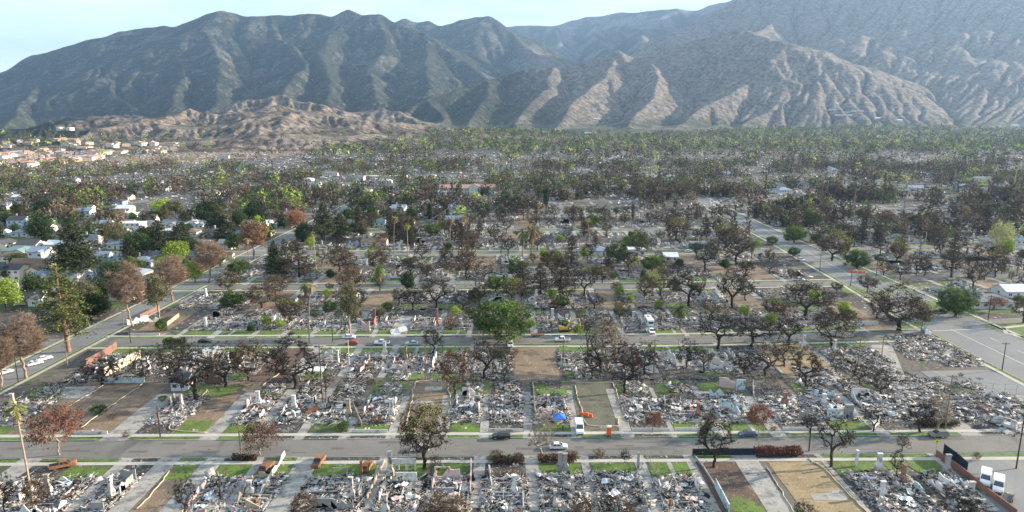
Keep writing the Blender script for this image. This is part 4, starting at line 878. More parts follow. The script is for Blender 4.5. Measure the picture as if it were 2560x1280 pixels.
def ruin(X, Y, w, d, sgn, near, wc='w', nwall=3, chim=1, arches=0, frame=0, extra='', street='front street', seed=0):
    """burned-down house: rubble bed, what is left of its walls, chimney"""
    rs = random.Random(seed * 13 + int(X * 7 + Y * 3)); o = empty('burned_house', (X, Y, .06), 0)
    if near == 2: me = rubble_mesh(w, d, int(w * d * 58), 500 + seed, light=rs.choice((.85, 1.0, 1.15, 1.25)), pink=.10 if wc == 'p' else 0)
    else: me = (RUB if near else RUBF)[rs.randrange(5)]
    r = child('rubble', me, o)
    if near != 2:
        bw, bd = (11.5, 13.5) if near else (12.5, 14); fl = rs.choice((1, -1)); r.scale = (w / bw * fl, d / bd * rs.choice((1, -1)), 1.0)
    mat = M[WM[wc]]
    if near:
        mb = MB(); e = .22
        for (a, b_, c_, d_) in ((-w / 2, -d / 2, w / 2, -d / 2), (-w / 2, d / 2, w / 2, d / 2)): mb.box(((a + c_) / 2, b_, .18), (w, e, .36))
        for sx in (-1, 1): mb.box((sx * (w / 2 - e / 2), 0, .17), (e, d - e - .01, .34))
        mb.build('foundation', M['w_grey'], o)
    if near:
        for k in range(rs.randrange(2, 5)):   # footings and low inner walls
            mb = MB(); L = rs.uniform(2.5, 7); 
            if rs.random() < .5: x = rs.uniform(-w / 2, w / 2 - L) if L < w else -w / 2; y = rs.uniform(-d / 2 + 1, d / 2 - 1); mb.box((x + L / 2, y, .35), (L, .2, .7))
            else: x = rs.uniform(-w / 2 + 1, w / 2 - 1); y = rs.uniform(-d / 2, d / 2 - min(L, d - 1)); mb.box((x, y + L / 2, .33), (.2, L, .66))
            mb.build('low_wall', M[rs.choice(('w_white', 'w_grey', WM[wc]))], o)
        if rs.random() < .55:
            mb = MB(); a, b_ = rs.uniform(3, 5.5), rs.uniform(3, 5); sx_, sy_ = rs.choice((-1, 1)), rs.choice((-1, 1)); mb.box((sx_ * (w / 2 - a / 2 - .3), sy_ * (d / 2 - b_ / 2 - .3), .26), (a, b_, .52)); mb.build('slab', M['drive'], o)
    def put(mb, name, mt, x, y, rz=0):
        c = mb.build(name, mt, o); c.location = (x, y, 0); c.rotation_euler = (0, 0, rz); return c
    for k in range(nwall):
        mb = MB(); side = rs.randrange(4); L = rs.uniform(2.0, 5.5) if near else rs.uniform(3, 7); h = rs.uniform(1.5, 2.9)
        if side < 2:
            y = (-d / 2 + .5, d / 2 - .5)[side]; x = rs.uniform(-w / 2, w / 2 - L); jag_wall(mb, x, y, x + L, y, h, rs)
        else:
            x = (-w / 2 + .4, w / 2 - .4)[side - 2]; y = rs.uniform(-d / 2 + .8, d / 2 - L - .5); jag_wall(mb, x, y, x, y + L, h, rs)
        mb.build('wall', mat, o)
    if arches: mb = MB(); arch_wall(mb, -2.4, 0, 2.4, arches, 2.6); put(mb, 'arched_wall', mat, rs.uniform(-1.5, 1.5), sgn * -1 * (d / 2 - .3) )
    for k in range(chim): put(chimney_mb(rs.uniform(3.4, 5.0)), 'chimney', M[rs.choice(('brick', 'brick_pale', 'w_white', 'brick_pale'))], rs.uniform(-w / 2 + 1.5, w / 2 - 1.5), rs.uniform(-d / 2 + 1.5, d / 2 - 1.5), rs.choice((0, 1.57)))
    if frame: put(frame_mb(3.2, 3.2), 'porch_frame', mat, rs.uniform(-2, 2), -sgn * (d / 2 - .6))
    if near == 2:
        for k in range(rs.randrange(1, 3)):     # burned appliances, tanks, steps
            mb = MB(); kind_ = rs.randrange(3)
            if kind_ == 0: mb.tube([(0, 0, 0), (0, 0, 1.35)], .28, 10); nm = 'water_heater'
            elif kind_ == 1: mb.box((0, 0, .45), (.7, .7, .9)); mb.tube([(.36, 0, .45), (.40, 0, .45)], .22, 10); nm = 'washing_machine'
            else: mb.tube([(-.7, 0, .3), (.7, 0, .3)], .3, 10); nm = 'fallen_tank'
            put(mb, nm, M[rs.choice(('rust', 'rust_dark', 'metal_sheet', 'w_white'))], rs.uniform(-w / 2 + 1, w / 2 - 1), rs.uniform(-d / 2 + 1, d / 2 - 1), rs.uniform(0, 3)).location.z = .35
        for k in range(rs.randrange(2, 5)):     # crumpled stucco or metal sheets
            mb = MB(); L, W_ = rs.uniform(1.4, 3.2), rs.uniform(.9, 1.8); n = 5; b0 = 0; zz = [rs.uniform(.0, .6) for _ in range((n + 1) * 3)]
            for i in range(n + 1):
                for j in range(3): mb.V.append((L * (i / n - .5), W_ * (j / 2 - .5) + .1 * zz[i * 3 + j], zz[i * 3 + j]))
            for i in range(n):
                for j in range(2): a = i * 3 + j; mb.face((a, a + 3, a + 4, a + 1))
            put(mb, 'fallen_sheet', M[rs.choice(('w_white', WM[wc], 'metal_sheet', 'w_pink', 'w_white'))], rs.uniform(-w / 2 + 1.5, w / 2 - 1.5), rs.uniform(-d / 2 + 1.5, d / 2 - 1.5), rs.uniform(0, 3)).location.z = .45
    bits = [WN[wc] + ' walls'] if nwall or arches else []
    if chim: bits.append('chimney' if chim == 1 else 'two chimneys')
    NAMED.append((o, 'house ruin with ' + ' and '.join(bits or ['only rubble']), 'burned house', zone(Y + (-6 * sgn if Y < 300 else 0)), X, 'burned_house')); o['group'] = 'burned-down houses along the streets'
    return o
def yard_sign(X, Y):
    o = YS.copy() if YS else None
YS = []
def yard_signs(X, Y, k):
    for i in range(k):
        if not YS:
            o = empty('yard_sign', (0, 0, 0)); mb = MB(); mb.box((0, 0, .62), (.5, .03, .42)); mb.build('sign_board', M['white'], o)
            mb = MB()
            for x in (-.18, .18): mb.box((x, 0, .205), (.02, .02, .41))
            mb.build('stake', M['steel'], o); YS.append(o)
        else: o = copy_tree(YS[0])
        o.location = (X + i * .9, Y + random.uniform(-.4, .4), .05); o.rotation_euler = (0, 0, random.uniform(-.5, .5)); tag(o, None, 'yard sign', 'small white yard signs at the burned lots')
        NAMED.append((o, 'small white card on stakes', 'yard sign', zone(Y), X + i * .9, 'yard_sign'))
def low_wall(X0, X1, Y, c='w_white', h=.75, hint='low white garden wall'):
    mb = MB(); L = X1 - X0; mb.box((0, 0, h / 2), (L, .25, h)); o = empty('garden_wall', ((X0 + X1) / 2, Y, .05)); mb.build('wall_body', M[c], o); mb = MB(); mb.box((0, 0, h + .03), (L + .06, .31, .06)); mb.build('coping', M['concrete'], o)
    tag(o, None, 'garden wall', 'low garden walls at the front of lots'); NAMED.append((o, hint, 'garden wall', zone(Y), (X0 + X1) / 2, 'garden_wall'))
def wattle(pts, label_hint='pale straw wattle round a cleared lot', closed=False):
    P = []; rs = random.Random(int(pts[0][0] * 10))
    if closed: pts = pts + [pts[0]]
    for a, b_ in zip(pts[:-1], pts[1:]):
        n = max(2, int(math.dist(a, b_) / 1.3))
        for i in range(n): t = i / n; P.append((a[0] + (b_[0] - a[0]) * t + rs.gauss(0, .13), a[1] + (b_[1] - a[1]) * t + rs.gauss(0, .13), .15))
    P.append((*pts[-1][:2], .15)); mb = MB(); mb.tube(P, .14, 6); o = mb.build('straw_wattle', M['wattle'], smooth=True)
    tag(o, None if closed else label_hint, 'straw wattle', 'straw wattles round the cleared lots'); X = sum(p[0] for p in pts[:-1]) / len(pts[:-1]); Y = sum(p[1] for p in pts) / len(pts)
    if closed: NAMED.append((o, label_hint, 'straw wattle', zone(Y), X, 'straw_wattle'))
def wattle_px(s, hint): wattle([G(*[float(v) for v in p.split(',')]) for p in s.split()], hint)
# ---------------------------------------------------------------- lots
def lot(x0, x1, Yf, s, typ, opts, depth_, near, seed, hd=None):
    """s=+1: lot runs away from the camera, its front towards it"""
    rs = random.Random(seed); w = x1 - x0; lawn_d = rs.uniform(5.5, 8) if depth_ > 28 else rs.uniform(4.5, 6)
    wc = next((c for c in opts if c in 'wpugcrt' and c.islower()), None) or rs.choice('wwwgpcwu')
    ya, yb = sorted((Yf + s * .1, Yf + s * lawn_d))
    if typ == 'R':
        if 'B' in opts: patch('burned_yard', x0, x1, ya, yb, .055, .25)
        else:
            patch('lawn' if 'D' not in opts else 'rough_grass', x0 + .2, x1 - .2, ya, yb, .055, .42)
            if w > 9 and rs.random() < .6: xm = rs.uniform(x0 + 3, x1 - 3); patch('driveway', xm, xm + 1.1, ya, yb, .08, .03)
        hw = min(w - .6, rs.uniform(10, 13.5)); hd_ = hd or min(depth_ - lawn_d - 3, rs.uniform(12, 16)); Y = Yf + s * (lawn_d + .4 + hd_ / 2)
        patch('burned_yard', x0, x1, *sorted((Yf + s * lawn_d, Yf + s * depth_)), .035, .3)
        o = ruin((x0 + x1) / 2, Y, hw, hd_, s, near, wc, nwall=rs.randrange(1, 5) if 'N' not in opts else 0, chim=2 if 'K' in opts else (1 if rs.random() < .6 else 0), arches=2 if 'A' in opts else 0, frame=1 if 'F' in opts else 0, seed=seed)
        rest = depth_ - lawn_d - hd_
        if near: 
            ym = Yf + s * (lawn_d + hd_ + (rest) / 2); sc = child('scattered_debris', SCAT[seed % 3], o); sc['kind'] = 'stuff'; sc.location = (0, ym - Y, -.02); sc.scale = (w / 16.0, max(rest, 3) / 16.0, 1)
        if rest > 8 and near:   # back garden and garage remains
            yc = Yf + s * (lawn_d + hd_ + rest * .55)
            if rs.random() < .7: patch('lawn' if rs.random() < .6 else 'rough_grass', x0 + .8, x0 + w * rs.uniform(.5, .95), yc - rest * .25, yc + rest * .22, .05, .3)
            if rs.random() < .7:
                gx = rs.uniform(x0 + 3, x1 - 3); g = link('garage_rubble', RUBS[rs.randrange(3)]); g.location = (gx, yc, .05); g.scale = (rs.uniform(.8, 1.2), rs.uniform(.7, 1), 1)
                tag(g, None, 'garage rubble', 'rubble of burned garages'); NAMED.append((g, 'small heap of burned garage rubble', 'garage rubble', zone(yc), gx, 'garage_rubble'))
        if 'W' in opts: low_wall(x0, x1, Yf + s * .3)
        if near == 2 and rs.random() < .8: yard_signs(rs.uniform(x0 + 1, x1 - 2), Yf + s * 1.5, rs.randrange(1, 3))
    elif typ == 'C':
        key = {'1': 'cleared_tan_soil', '2': 'cleared_green_soil', '3': 'cleared_dark_soil'}.get(next((c for c in opts if c in '123'), ''), 'cleared_brown_soil')
        patch(key, x0, x1, *sorted((Yf + s * .2, Yf + s * depth_)), .045, .1)
        if 'l' in opts: patch('lawn', x0 + .4, x1 - .4, ya, yb, .06, .4)
        if 'W' in opts: low_wall(x0, x1, Yf + s * .3)
        if 'S' in opts:
            patch('driveway', x0 + w * .3, x0 + w * .72, Yf + s * (depth_ - 7) - 1.6, Yf + s * (depth_ - 7) + 1.6, .07, .05); patch('driveway', x0 + w * .1, x0 + w * .62, Yf + s * 17, Yf + s * 20, .07, .05); patch('driveway', x1 - 2.6, x1 - .2, Yf + s * .5, Yf + s * 24, .065, .05)
        if 'w' in opts: wattle([(x0 + .4, Yf + s * .6), (x1 - .4, Yf + s * .6), (x1 - .3, Yf + s * (depth_ - 1)), (x0 + .3, Yf + s * (depth_ - 1))], closed=True)
        if near == 2: yard_signs(rs.uniform(x0 + 1, x1 - 2), Yf + s * 1.2, 2)
def row(c, w, s, spec, pyf, depth_, near, dl=14):
    """spec: px x0,x1 along the front line row pyf; gaps between lots become driveways"""
    Yf0 = c + s * (w / 2 + 3.4); prev = None
    for i, it in enumerate(spec.split()):
        a, b_, typ, *op = it.split(','); op = op[0] if op else ''
        X0, X1 = toX(float(a), pyY(pyf)), toX(float(b_), pyY(pyf)); Yf = yo(Yf0, (X0 + X1) / 2)
        if typ != 'n': lot(X0, X1, Yf, s, typ, op, depth_, near, int(c) * 7 + i + (3 if s > 0 else 0))
        if prev is not None and X0 - prev > 1.2:
            patch('driveway', prev + .1, X0 - .1, *sorted((Yf - s * 1.7, Yf + s * min(depth_ - 2, dl + (i * 37 % 9)))), .07, .04)
            DRV.setdefault((c, s), []).append((prev + .1, X0 - .1))
        prev = X1
row(156.4, 9.2, -1, '-60,50,R,D 105,190,R,B 198,300,R,w 332,398,R,B 448,512,C,l 562,640,R,p 664,742,R,t 800,948,R,F 976,1075,R,wA 1082,1185,R,pF 1215,1312,R,B 1346,1450,R,gK 1472,1582,R,g 1612,1712,R,w 1736,1834,C,3 1895,1910,n 1915,2048,C,1 2062,2240,R,K 2250,2335,R,w 2350,2600,n', 1150, 42, 2, 18)
row(156.4, 9.2, 1, '-110,18,R, 22,98,C, 102,184,C, 190,272,C,W 338,424,R,B 428,512,C,l 556,628,R,p 664,742,R,B 768,852,R,tD 880,968,R,wW 992,1110,C,S 1122,1198,R,w 1222,1308,R,BW 1334,1428,R,F 1452,1550,C,2 1582,1676,R,NBW 1690,1800,R,wW 1820,1925,R,u 1962,2075,R,BW 2090,2190,R,A 2222,2300,R,B 2306,2395,R,B 2450,2560,R,NB 2562,2700,R,B', 1083, 36, 2, 22)
row(237.8, 8.0, -1, '296,390,R,r 396,480,R,c 492,560,R, 572,645,R, 652,700,R, 710,780,C,3 815,892,R, 912,982,R,t 1000,1082,R, 1094,1175,R, 1190,1275,R,B 1284,1386,C, 1392,1490,R, 1502,1590,R,B 1612,1700,R,w 1712,1790,R,w 1800,1880,R,B 1892,1925,C,1 1934,2012,C,1 2030,2095,R, 2102,2170,R,', 866, 31, 1, 20)
row(237.8, 8.0, 1, '322,400,C,W 406,440,n 455,525,R,t 545,625,R,w 640,700,R,w 716,772,R, 788,858,R,w 885,925,R,r 940,975,R,l 1016,1085,R,p 1102,1166,R, 1180,1326,n 1345,1378,R,B 1386,1440,R,w 1455,1550,R, 1565,1622,R,B 1640,1710,R,w 1722,1800,R,B 1812,1900,R, 1912,1990,R,B 2000,2080,R, 2092,2180,R, 2190,2260,C,', 838, 37, 1, 24)
# rows farther back follow the same pattern
rs0 = random.Random(77)
HOUSES = []
for (c, w, _), nxt in zip(STREETS[1:9], STREETS[2:10]):
    gap = nxt[0] - c
    for s, base in ((1, c), (-1, nxt[0])):
        if s == 1 and c == 237.8: continue
        X = XL(base) - 6; xe = min(XR(base) + 6, 420)
        while X < xe:
            wl = rs0.uniform(14, 18.5); x1 = X + wl; Y = yo(base + s * 7.5, min((X + x1) / 2, 165)); cl = lx(Y); al, ar = interp(AVL, Y) - 3, interp(AVR, Y) + 3
            if X < cl + 8 < x1 or X < cl - 8 < x1 or (X < cl + 7 and x1 > cl - 7): X = cl + 8 if X < cl + 8 else x1; continue
            if X < ar and x1 > al: X = ar; continue
            if X > ar: Y += (12 if c == 237.8 and s == 1 else 8 if base == 318 else 0) + (X - ar) * .16
            intact = (X < cl and 244 < Y < 560) or (-130 < X < -50 and 480 < Y < 640 and rs0.random() < .6) or (X < -200 and rs0.random() < .3)
            seed = int(abs(X * 13 + Y * 29)) % 99991; d_ = gap / 2 - 7
            dr = 2.7
            if Y < 780:
                DRV.setdefault((base, s), []).append((X + .2, X + .2 + dr)); patch('driveway', X + .2, X + .2 + dr, *sorted((Y - s * 1.7, Y + s * rs0.uniform(9, 20))), .07, .04)
            if intact: HOUSES.append((X + dr + 1, x1, Y, s))
            elif Y < 560: lot(X + dr + .4, x1, Y, s, 'C' if rs0.random() < .09 else 'R', rs0.choice(('', '', 'D', '', 'B', 'W' if Y < 420 else '')), d_, 1 if Y < 330 else 0, seed)
            X = x1 + .3
for c, w, _ in STREETS[:5]:
    for s in (-1, 1):
        build_frontage(c, w, s, XL(c) - 5 if c != 237.8 else lx(c) + 6, min(interp(AVL, c) - 1, XR(c)) if c > 200 else XR(c))
# verge of the two long streets
for side in (-1, 1):
    strip('kerb_line', [(lx(Y) + side * 5.15, Y) for Y in np.linspace(165, 800, 10)], .3, .12); strip('sidewalk', [(lx(Y) + side * 7.2, Y) for Y in np.linspace(165, 800, 10)], 1.4, .10); strip('parkway_grass', [(lx(Y) + side * 6, Y) for Y in np.linspace(165, 700, 10)], 1.2, .08)
for L, sg in ((AVL, -1), (AVR, 1)):
    P_l = [(interp(L, Y) + sg * .15, Y) for Y in np.linspace(130, 800, 24) if not (sg > 0 and 250 < Y < 276) and not (237 < Y < 250 and sg < 0)]
    strip('kerb_line', P_l, .3, .13); strip('sidewalk', [(x + sg * 2.4, y) for x, y in P_l], 1.5, .10); strip('parkway_grass', [(x + sg * 1.0, y) for x, y in P_l], 1.3, .08)
# parking lots on the right and the corner lawns
def px_poly(key, s, z):
    sheet(key).poly([(*G(*[float(v) for v in p.split(',')]), z) for p in s.split()])
px_poly('parking_lot', '2365,1141 2600,1141 2680,1290 2500,1290 2415,1180', .06)
px_poly('parking_lot', '2300,928 2470,925 2600,975 2600,1010 2400,968 2330,950', .062)
px_poly('driveway', '2178,862 2230,862 2260,935 2200,935', .06); px_poly('driveway', '2385,988 2600,988 2600,1002 2400,1002', .066)
px_poly('corner_lawn', '2456,812 2560,806 2640,815 2640,860 2560,846 2490,828', .08); px_poly('sidewalk', '2505,818 2560,812 2562,816 2514,822 2520,832 2560,842 2560,847 2510,833', .10)
px_poly('lawn', '2300,752 2450,760 2500,782 2330,785', .07); px_poly('lawn', '2250,800 2310,806 2325,835 2240,835', .07); px_poly('driveway', '2395,748 2412,748 2478,778 2455,778', .085); px_poly('driveway', '2545,752 2640,752 2640,800 2540,782', .085)
px_poly('lawn', '2078,712 2130,712 2178,735 2120,735', .07); px_poly('lawn', '2190,690 2240,690 2235,705 2210,706', .07); px_poly('lawn', '2030,620 2060,626 2190,672 2150,676', .065)
px_poly('lawn', '1820,1276 1826,1246 1848,1240 1905,1262 1920,1290', .075); px_poly('lawn', '975,930 1062,926 1058,948 968,952', .07); px_poly('lawn', '938,956 1024,954 1020,976 930,976', .07); px_poly('lawn', '1350,972 1414,972 1420,990 1342,990', .075)
px_poly('lawn', '1660,950 1694,948 1704,975 1664,978', .075); px_poly('lawn', '560,964 612,962 570,990 528,992', .075); px_poly('lawn', '540,964 560,964 522,992 500,992', .074); px_poly('lawn', '1135,958 1230,955 1215,985 1130,988', .07)
px_poly('lawn', '1520,912 1600,918 1600,934 1515,932', .07); px_poly('lawn', '1395,905 1438,905 1440,918 1398,920', .07); px_poly('lawn', '1745,925 1820,922 1828,938 1750,940', .07)
px_poly('driveway', '1728,908 1776,908 1788,925 1738,926', .08); px_poly('driveway', '1745,978 1775,980 1812,1020 1806,1040 1780,1030 1772,1005 1735,985', .09); px_poly('driveway', '158,968 240,966 222,996 150,997', .08)
px_poly('driveway', '2024,1236 2080,1232 2080,1226 2112,1226 2118,1252 2034,1250', .07)
rp = random.Random(4)
for k in range(24):
    c, w, _ = STREETS[rp.choice((0, 0, 0, 1, 1))]; X = rp.uniform(-150, 140); Y = yo(c, X) + rp.uniform(-w / 2 + 1.2, w / 2 - 1.2); a, b_ = rp.uniform(.8, 7), rp.uniform(.4, 1.3)
    patch('road_patch', X, X + a, Y - b_ / 2, Y + b_ / 2, .032, .06)
for k in range(10):
    c, w, _ = STREETS[rp.choice((0, 1))]; X = rp.uniform(-140, 130); Y = yo(c, X) + rp.uniform(-2, 2); sheet('manhole').poly([(X + .4 * math.cos(t * .5236), Y + .4 * math.sin(t * .5236), .04) for t in range(12)])
# the wattles one can follow in the photo
wattle_px('55,1056 80,1035 110,1008 140,985 175,955', 'pale wattle running back from the road beside the fan palm')
wattle_px('148,1034 190,1005 225,985 262,962', 'wavy pale wattle splitting two brown lots')
wattle_px('205,1070 250,1035 300,1000 345,970 362,954', 'long pale wattle behind the low white wall')
wattle_px('520,975 505,990 470,1025 442,1048 426,1062 422,1070 428,1076 445,1079 490,1081 518,1082', 'pale wattle curling round a brown lawn corner')
wattle_px('1011,1075 1020,1040 1030,1000 1032,975 1040,955 1080,952 1122,955 1120,975 1128,990 1126,1015 1112,1060', 'pale wattle looped round the lot with slabs')
wattle_px('1440,958 1530,957 1540,975 1545,1000 1555,1022 1565,1040 1560,1044 1545,1046 1546,1060 1552,1067 1500,1067 1470,1064 1458,1050 1452,1020 1443,990 1438,965', 'pale wattle closed round the dark green seeded lot')
wattle_px('2018,1148 2050,1165 2075,1188 2100,1212 2130,1245 2170,1285', 'snaking wattle beside the pale walkway')
wattle_px('1920,1172 1935,1200 1960,1240 1985,1285', 'wattle on the near edge of the tan lot')
wattle_px('1932,912 1955,935 2005,940 2040,938', 'low wattle round the small ochre lot')
wattle_px('655,965 690,940 720,915', 'wattle edging the brown back lot')
wattle_px('425,1178 400,1210 370,1245 340,1275', 'broad pale edging beside the brown lot')
SHM = {'road_patch': ('road_patch_surface', 'patch'), 'manhole': ('road_manhole_surface', 'rust_dark'), 'road': ('road', 'asphalt'), 'avenue': ('avenue_road', 'asphalt2'), 'left_street': ('side_road', 'asphalt2'), 'marks': ('road_markings', 'mark'), 'kerb': ('kerb', 'kerb'), 'kerb_line': ('avenue_kerb', 'kerb'), 'kerb_sock': ('kerb_sock_line', 'wattle_green'),
 'sidewalk': ('sidewalk', 'concrete'), 'driveway': ('driveway', 'drive'), 'lawn': ('lawn', 'lawn'), 'corner_lawn': ('corner_lawn', 'lawn'), 'parkway_grass': ('parkway_lawn', 'lawn'), 'rough_grass': ('rough_grass_ground', 'lawn_dim'), 'burned_verge': ('burned_verge_ground', 'burn_yard'),
 'burned_yard': ('burned_yard_ground', 'burn_yard'), 'cleared_brown_soil': ('cleared_brown_ground', 'clear_brown'), 'cleared_tan_soil': ('cleared_tan_ground', 'clear_tan'), 'cleared_green_soil': ('seeded_ground', 'clear_green'), 'cleared_dark_soil': ('cleared_dark_ground', 'clear_red'), 'parking_lot': ('parking_lot_ground', 'asphalt2')}
def flush_sheets():
    for k, mb in SH.items():
        n, mt = SHM[k]; tag(mb.build(n, M[mt]), kind='structure')
def flush_names():
    """labels: what it looks like, then where it stands in its own row"""
    g = {}
    for it in NAMED: g.setdefault((it[1], it[3]), []).append(it)
    for (d, z), L in g.items():
        L.sort(key=lambda t: t[4])
        for i, it in enumerate(L):
            o = it[0]; o['category'] = it[2]
            o['label'] = f'{d} {z}' if len(L) == 1 else f'{d} {z}, {ordw(i)} from the left'
# ================================================================ HOUSES THAT STILL STAND
def house(X, Y, w, d, h, wall, roof, kind='gable', rz=0.0, wing=False, chim=False, front=-1, z=0.0, label=None, name='house', storeys=1, simple=False, pitch=.42):
    o = empty(name, (X, Y, z), rz); mb = MB(); mb.box((0, 0, h / 2), (w, d, h))
    if kind == 'gable':
        for sx in (-1, 1):
            k = len(mb.V); mb.V += [(sx * w / 2, -d / 2, h), (sx * w / 2, d / 2, h), (sx * w / 2, 0, h + d / 2 * pitch * .97)]; mb.face((k, k + 1, k + 2))
    if wing: mb.box((w * .28, front * (d / 2 + 1.4), h / 2), (w * .34, 2.8, h)); k = len(mb.V); fy = front * (d / 2 + 2.8); mb.V += [(w * .11, fy, h), (w * .45, fy, h), (w * .28, fy, h + w * .17 * .55)]; mb.face((k, k + 1, k + 2))
    mb.build('wall', M[wall], o)
    rf = MB(); ov = .45; t = .16
    def slab(pts):
        k = len(rf.V); rf.V += [tuple(p) for p in pts] + [(p[0], p[1], p[2] - t) for p in pts]; n = len(pts); rf.face(range(k, k + n)); rf.face(range(k + 2 * n - 1, k + n - 1, -1))
        for i in range(n): j = (i + 1) % n; rf.face((k + i, k + n + i, k + n + j, k + j))
    rh = d / 2 * pitch
    if kind == 'gable':
        ez = h - ov * pitch + t
        for s in (-1, 1): slab([(-w / 2 - ov, s * (d / 2 + ov), ez), (w / 2 + ov, s * (d / 2 + ov), ez), (w / 2 + ov, 0, h + rh + t), (-w / 2 - ov, 0, h + rh + t)])
    elif kind == 'hip':
        r = max(w / 2 - d / 2, .6); e = h - .1 + t; A = [(-w / 2 - ov, -d / 2 - ov, e), (w / 2 + ov, -d / 2 - ov, e), (w / 2 + ov, d / 2 + ov, e), (-w / 2 - ov, d / 2 + ov, e)]; B = [(-r, 0, h + rh), (r, 0, h + rh)]
        slab([A[0], A[1], B[1], B[0]]); slab([A[1], A[2], B[1]]); slab([A[2], A[3], B[0], B[1]]); slab([A[3], A[0], B[0]])
    else: rf.box((0, 0, h + .12), (w + .5, d + .5, .24)); rf.box((w * .1, 0, h + .5), (1.4, 1.2, .5))
    if wing:
        g = w * .17; cx = w * .28; fy = front * (d / 2 + 2.8 + .4); rzz = h + g * .55 + t
        for s in (-1, 1): slab([(cx + s * (g + .4), fy, h - .2 + t), (cx, fy, rzz), (cx, front * .2, rzz), (cx + s * (g + .4), front * (d / 2 - .4), h - .2 + t)])
    r_ = rf.build('roof', M[roof], o)
    if chim: c = MB(); c.box((0, 0, 0), (.9, .7, 2.4)); c.box((0, 0, 1.25), (1.05, .85, .12)); c = c.build('chimney', M['brick_pale'], r_); c.location = (-w * .2, d * .1, h + rh + .3)
    if simple: 
        mb = MB(); n = max(2, int(w / 3.2))
        for i in range(n): mb.box((-w / 2 + (i + .5) * w / n, front * (d / 2 + .02), h * .55), (1.2, .06, 1.1))
        mb.build('window', M['glass'], o)
    else:
        n = max(2, int(w / 3)); di = n // 2
        for st in range(storeys):
            for i in range(n):
                x = -w / 2 + (i + .5) * w / n; fy = front * (d / 2 + .02)
                if wing and w * .08 < x < w * .48: fy = front * (d / 2 + 2.82)
                if i == di and st == 0: mb = MB(); mb.box((x, fy, 1.05), (1.0, .08, 2.1)); mb.build('door', M['r_brown'], o); continue
                zc = st * 2.9 + 1.55; mb = MB(); mb.box((x, fy, zc), (1.5, .06, 1.2)); f = mb.build('window', M['white'], o); mb = MB(); 
                for s in (-.36, .36): mb.box((x + s, fy + front * .035, zc), (.64, .03, 1.04))
                mb.build('pane', M['glass'], f)
        for s in (-1, 1):
            mb = MB(); mb.box((s * (w / 2 + .02), 0, 1.55), (.06, 1.4, 1.1)); f = mb.build('window', M['white'], o); mb = MB(); mb.box((s * (w / 2 + .055), 0, 1.55), (.03, 1.25, .95)); mb.build('pane', M['glass'], f)
    if label: tag(o, label, 'house' if name == 'house' else name.replace('_', ' '))
    return o
RNAME = {'r_grey': 'grey', 'r_dark': 'charcoal', 'r_brown': 'brown', 'r_white': 'white', 'r_red': 'red', 'r_blue': 'blue-grey', 'r_teal': 'teal', 'r_pink': 'pink'}
WNAME = {'white': 'white', 'cream': 'cream', 'pale_blue': 'pale blue', 'tan': 'tan', 'green_w': 'green'}
def autohouse(X, Y, w, d, wall, roof, kind, rz, wing, chim, st=1, front=-1):
    o = house(X, Y, w, d, 2.8 * st + .3, wall, roof, kind, rz, wing, chim, front, storeys=st)
    NAMED.append((o, f'{WNAME[wall]} house with {RNAME[roof]} {"flat" if kind == "flat" else kind} roof', 'house', zone(Y), X, 'house')); o['group'] = 'houses that survived the fire'
rs1 = random.Random(31)
for (x0, x1, Y, s) in HOUSES:
    if Y > 600 and rs1.random() < .5: continue
    w = min(x1 - x0 - .5, rs1.uniform(10, 13.5)); d = rs1.uniform(8.5, 11); Yc = Y + s * (6 + d / 2)
    patch('lawn' if rs1.random() < .6 else 'rough_grass', x0, x1, *sorted((Y, Y + s * 5.5)), .06, .3)
    patch('rough_grass', x0, x1, *sorted((Y + s * 18, Y + s * 30)), .05, .3)
    autohouse((x0 + x1) / 2, Yc, w, d, rs1.choice(('white', 'white', 'cream', 'pale_blue', 'tan', 'white')), rs1.choice(('r_grey', 'r_blue', 'r_brown', 'r_dark', 'r_grey', 'r_white', 'r_blue')), rs1.choice(('gable', 'gable', 'hip')), rs1.choice((0, 0, math.pi / 2 if w < 11 else 0)), rs1.random() < .5, rs1.random() < .3, 2 if rs1.random() < .15 else 1)
def hpx(px, py, wpx, d, wall, roof, kind, label, **k):
    X, Y = G(px, py); w = wpx * depth(Y) / FPX; return house(X, Y + d / 2, w, d, k.pop('h', 3.0), wall, roof, kind, label=label, **k)
hpx(934, 617, 62, 8, 'white', 'r_brown', 'gable', 'white cottage with brown roof and two front gables behind a lawn', wing=True, chim=True)
hpx(2484, 772, 104, 11, 'white', 'r_grey', 'hip', 'long white corner house with pale grey hip roof beside the avenue', chim=True)
hpx(2545, 745, 60, 10, 'white', 'r_white', 'gable', 'white house with pale roof behind the corner house')
hpx(1502, 640, 30, 9, 'white', 'r_blue', 'hip', 'small white house with blue-grey roof left of the round oak')
hpx(1592, 640, 42, 9, 'white', 'r_white', 'flat', 'white flat-roofed house right of the round oak', h=3.6)
hpx(1678, 655, 34, 8, 'white', 'r_white', 'gable', 'little white gabled garage beside a brown cleared lot', simple=True)
hpx(1750, 622, 42, 8, 'green_w', 'r_grey', 'flat', 'low green-grey flat building behind parked cars', simple=True)
hpx(1415, 592, 26, 7, 'pale_blue', 'r_grey', 'gable', 'small grey-blue cabin among black oaks', simple=True)
hpx(1085, 490, 60, 12, 'white', 'r_white', 'flat', 'low pale annex at the left end of the school', h=4, simple=True, name='annex_building')
sch = hpx(1168, 486, 138, 14, 'white', 'r_pink', 'gable', 'long two-storey school with pink tiled roof and gabled portico', h=6.5, storeys=2, name='school_building')
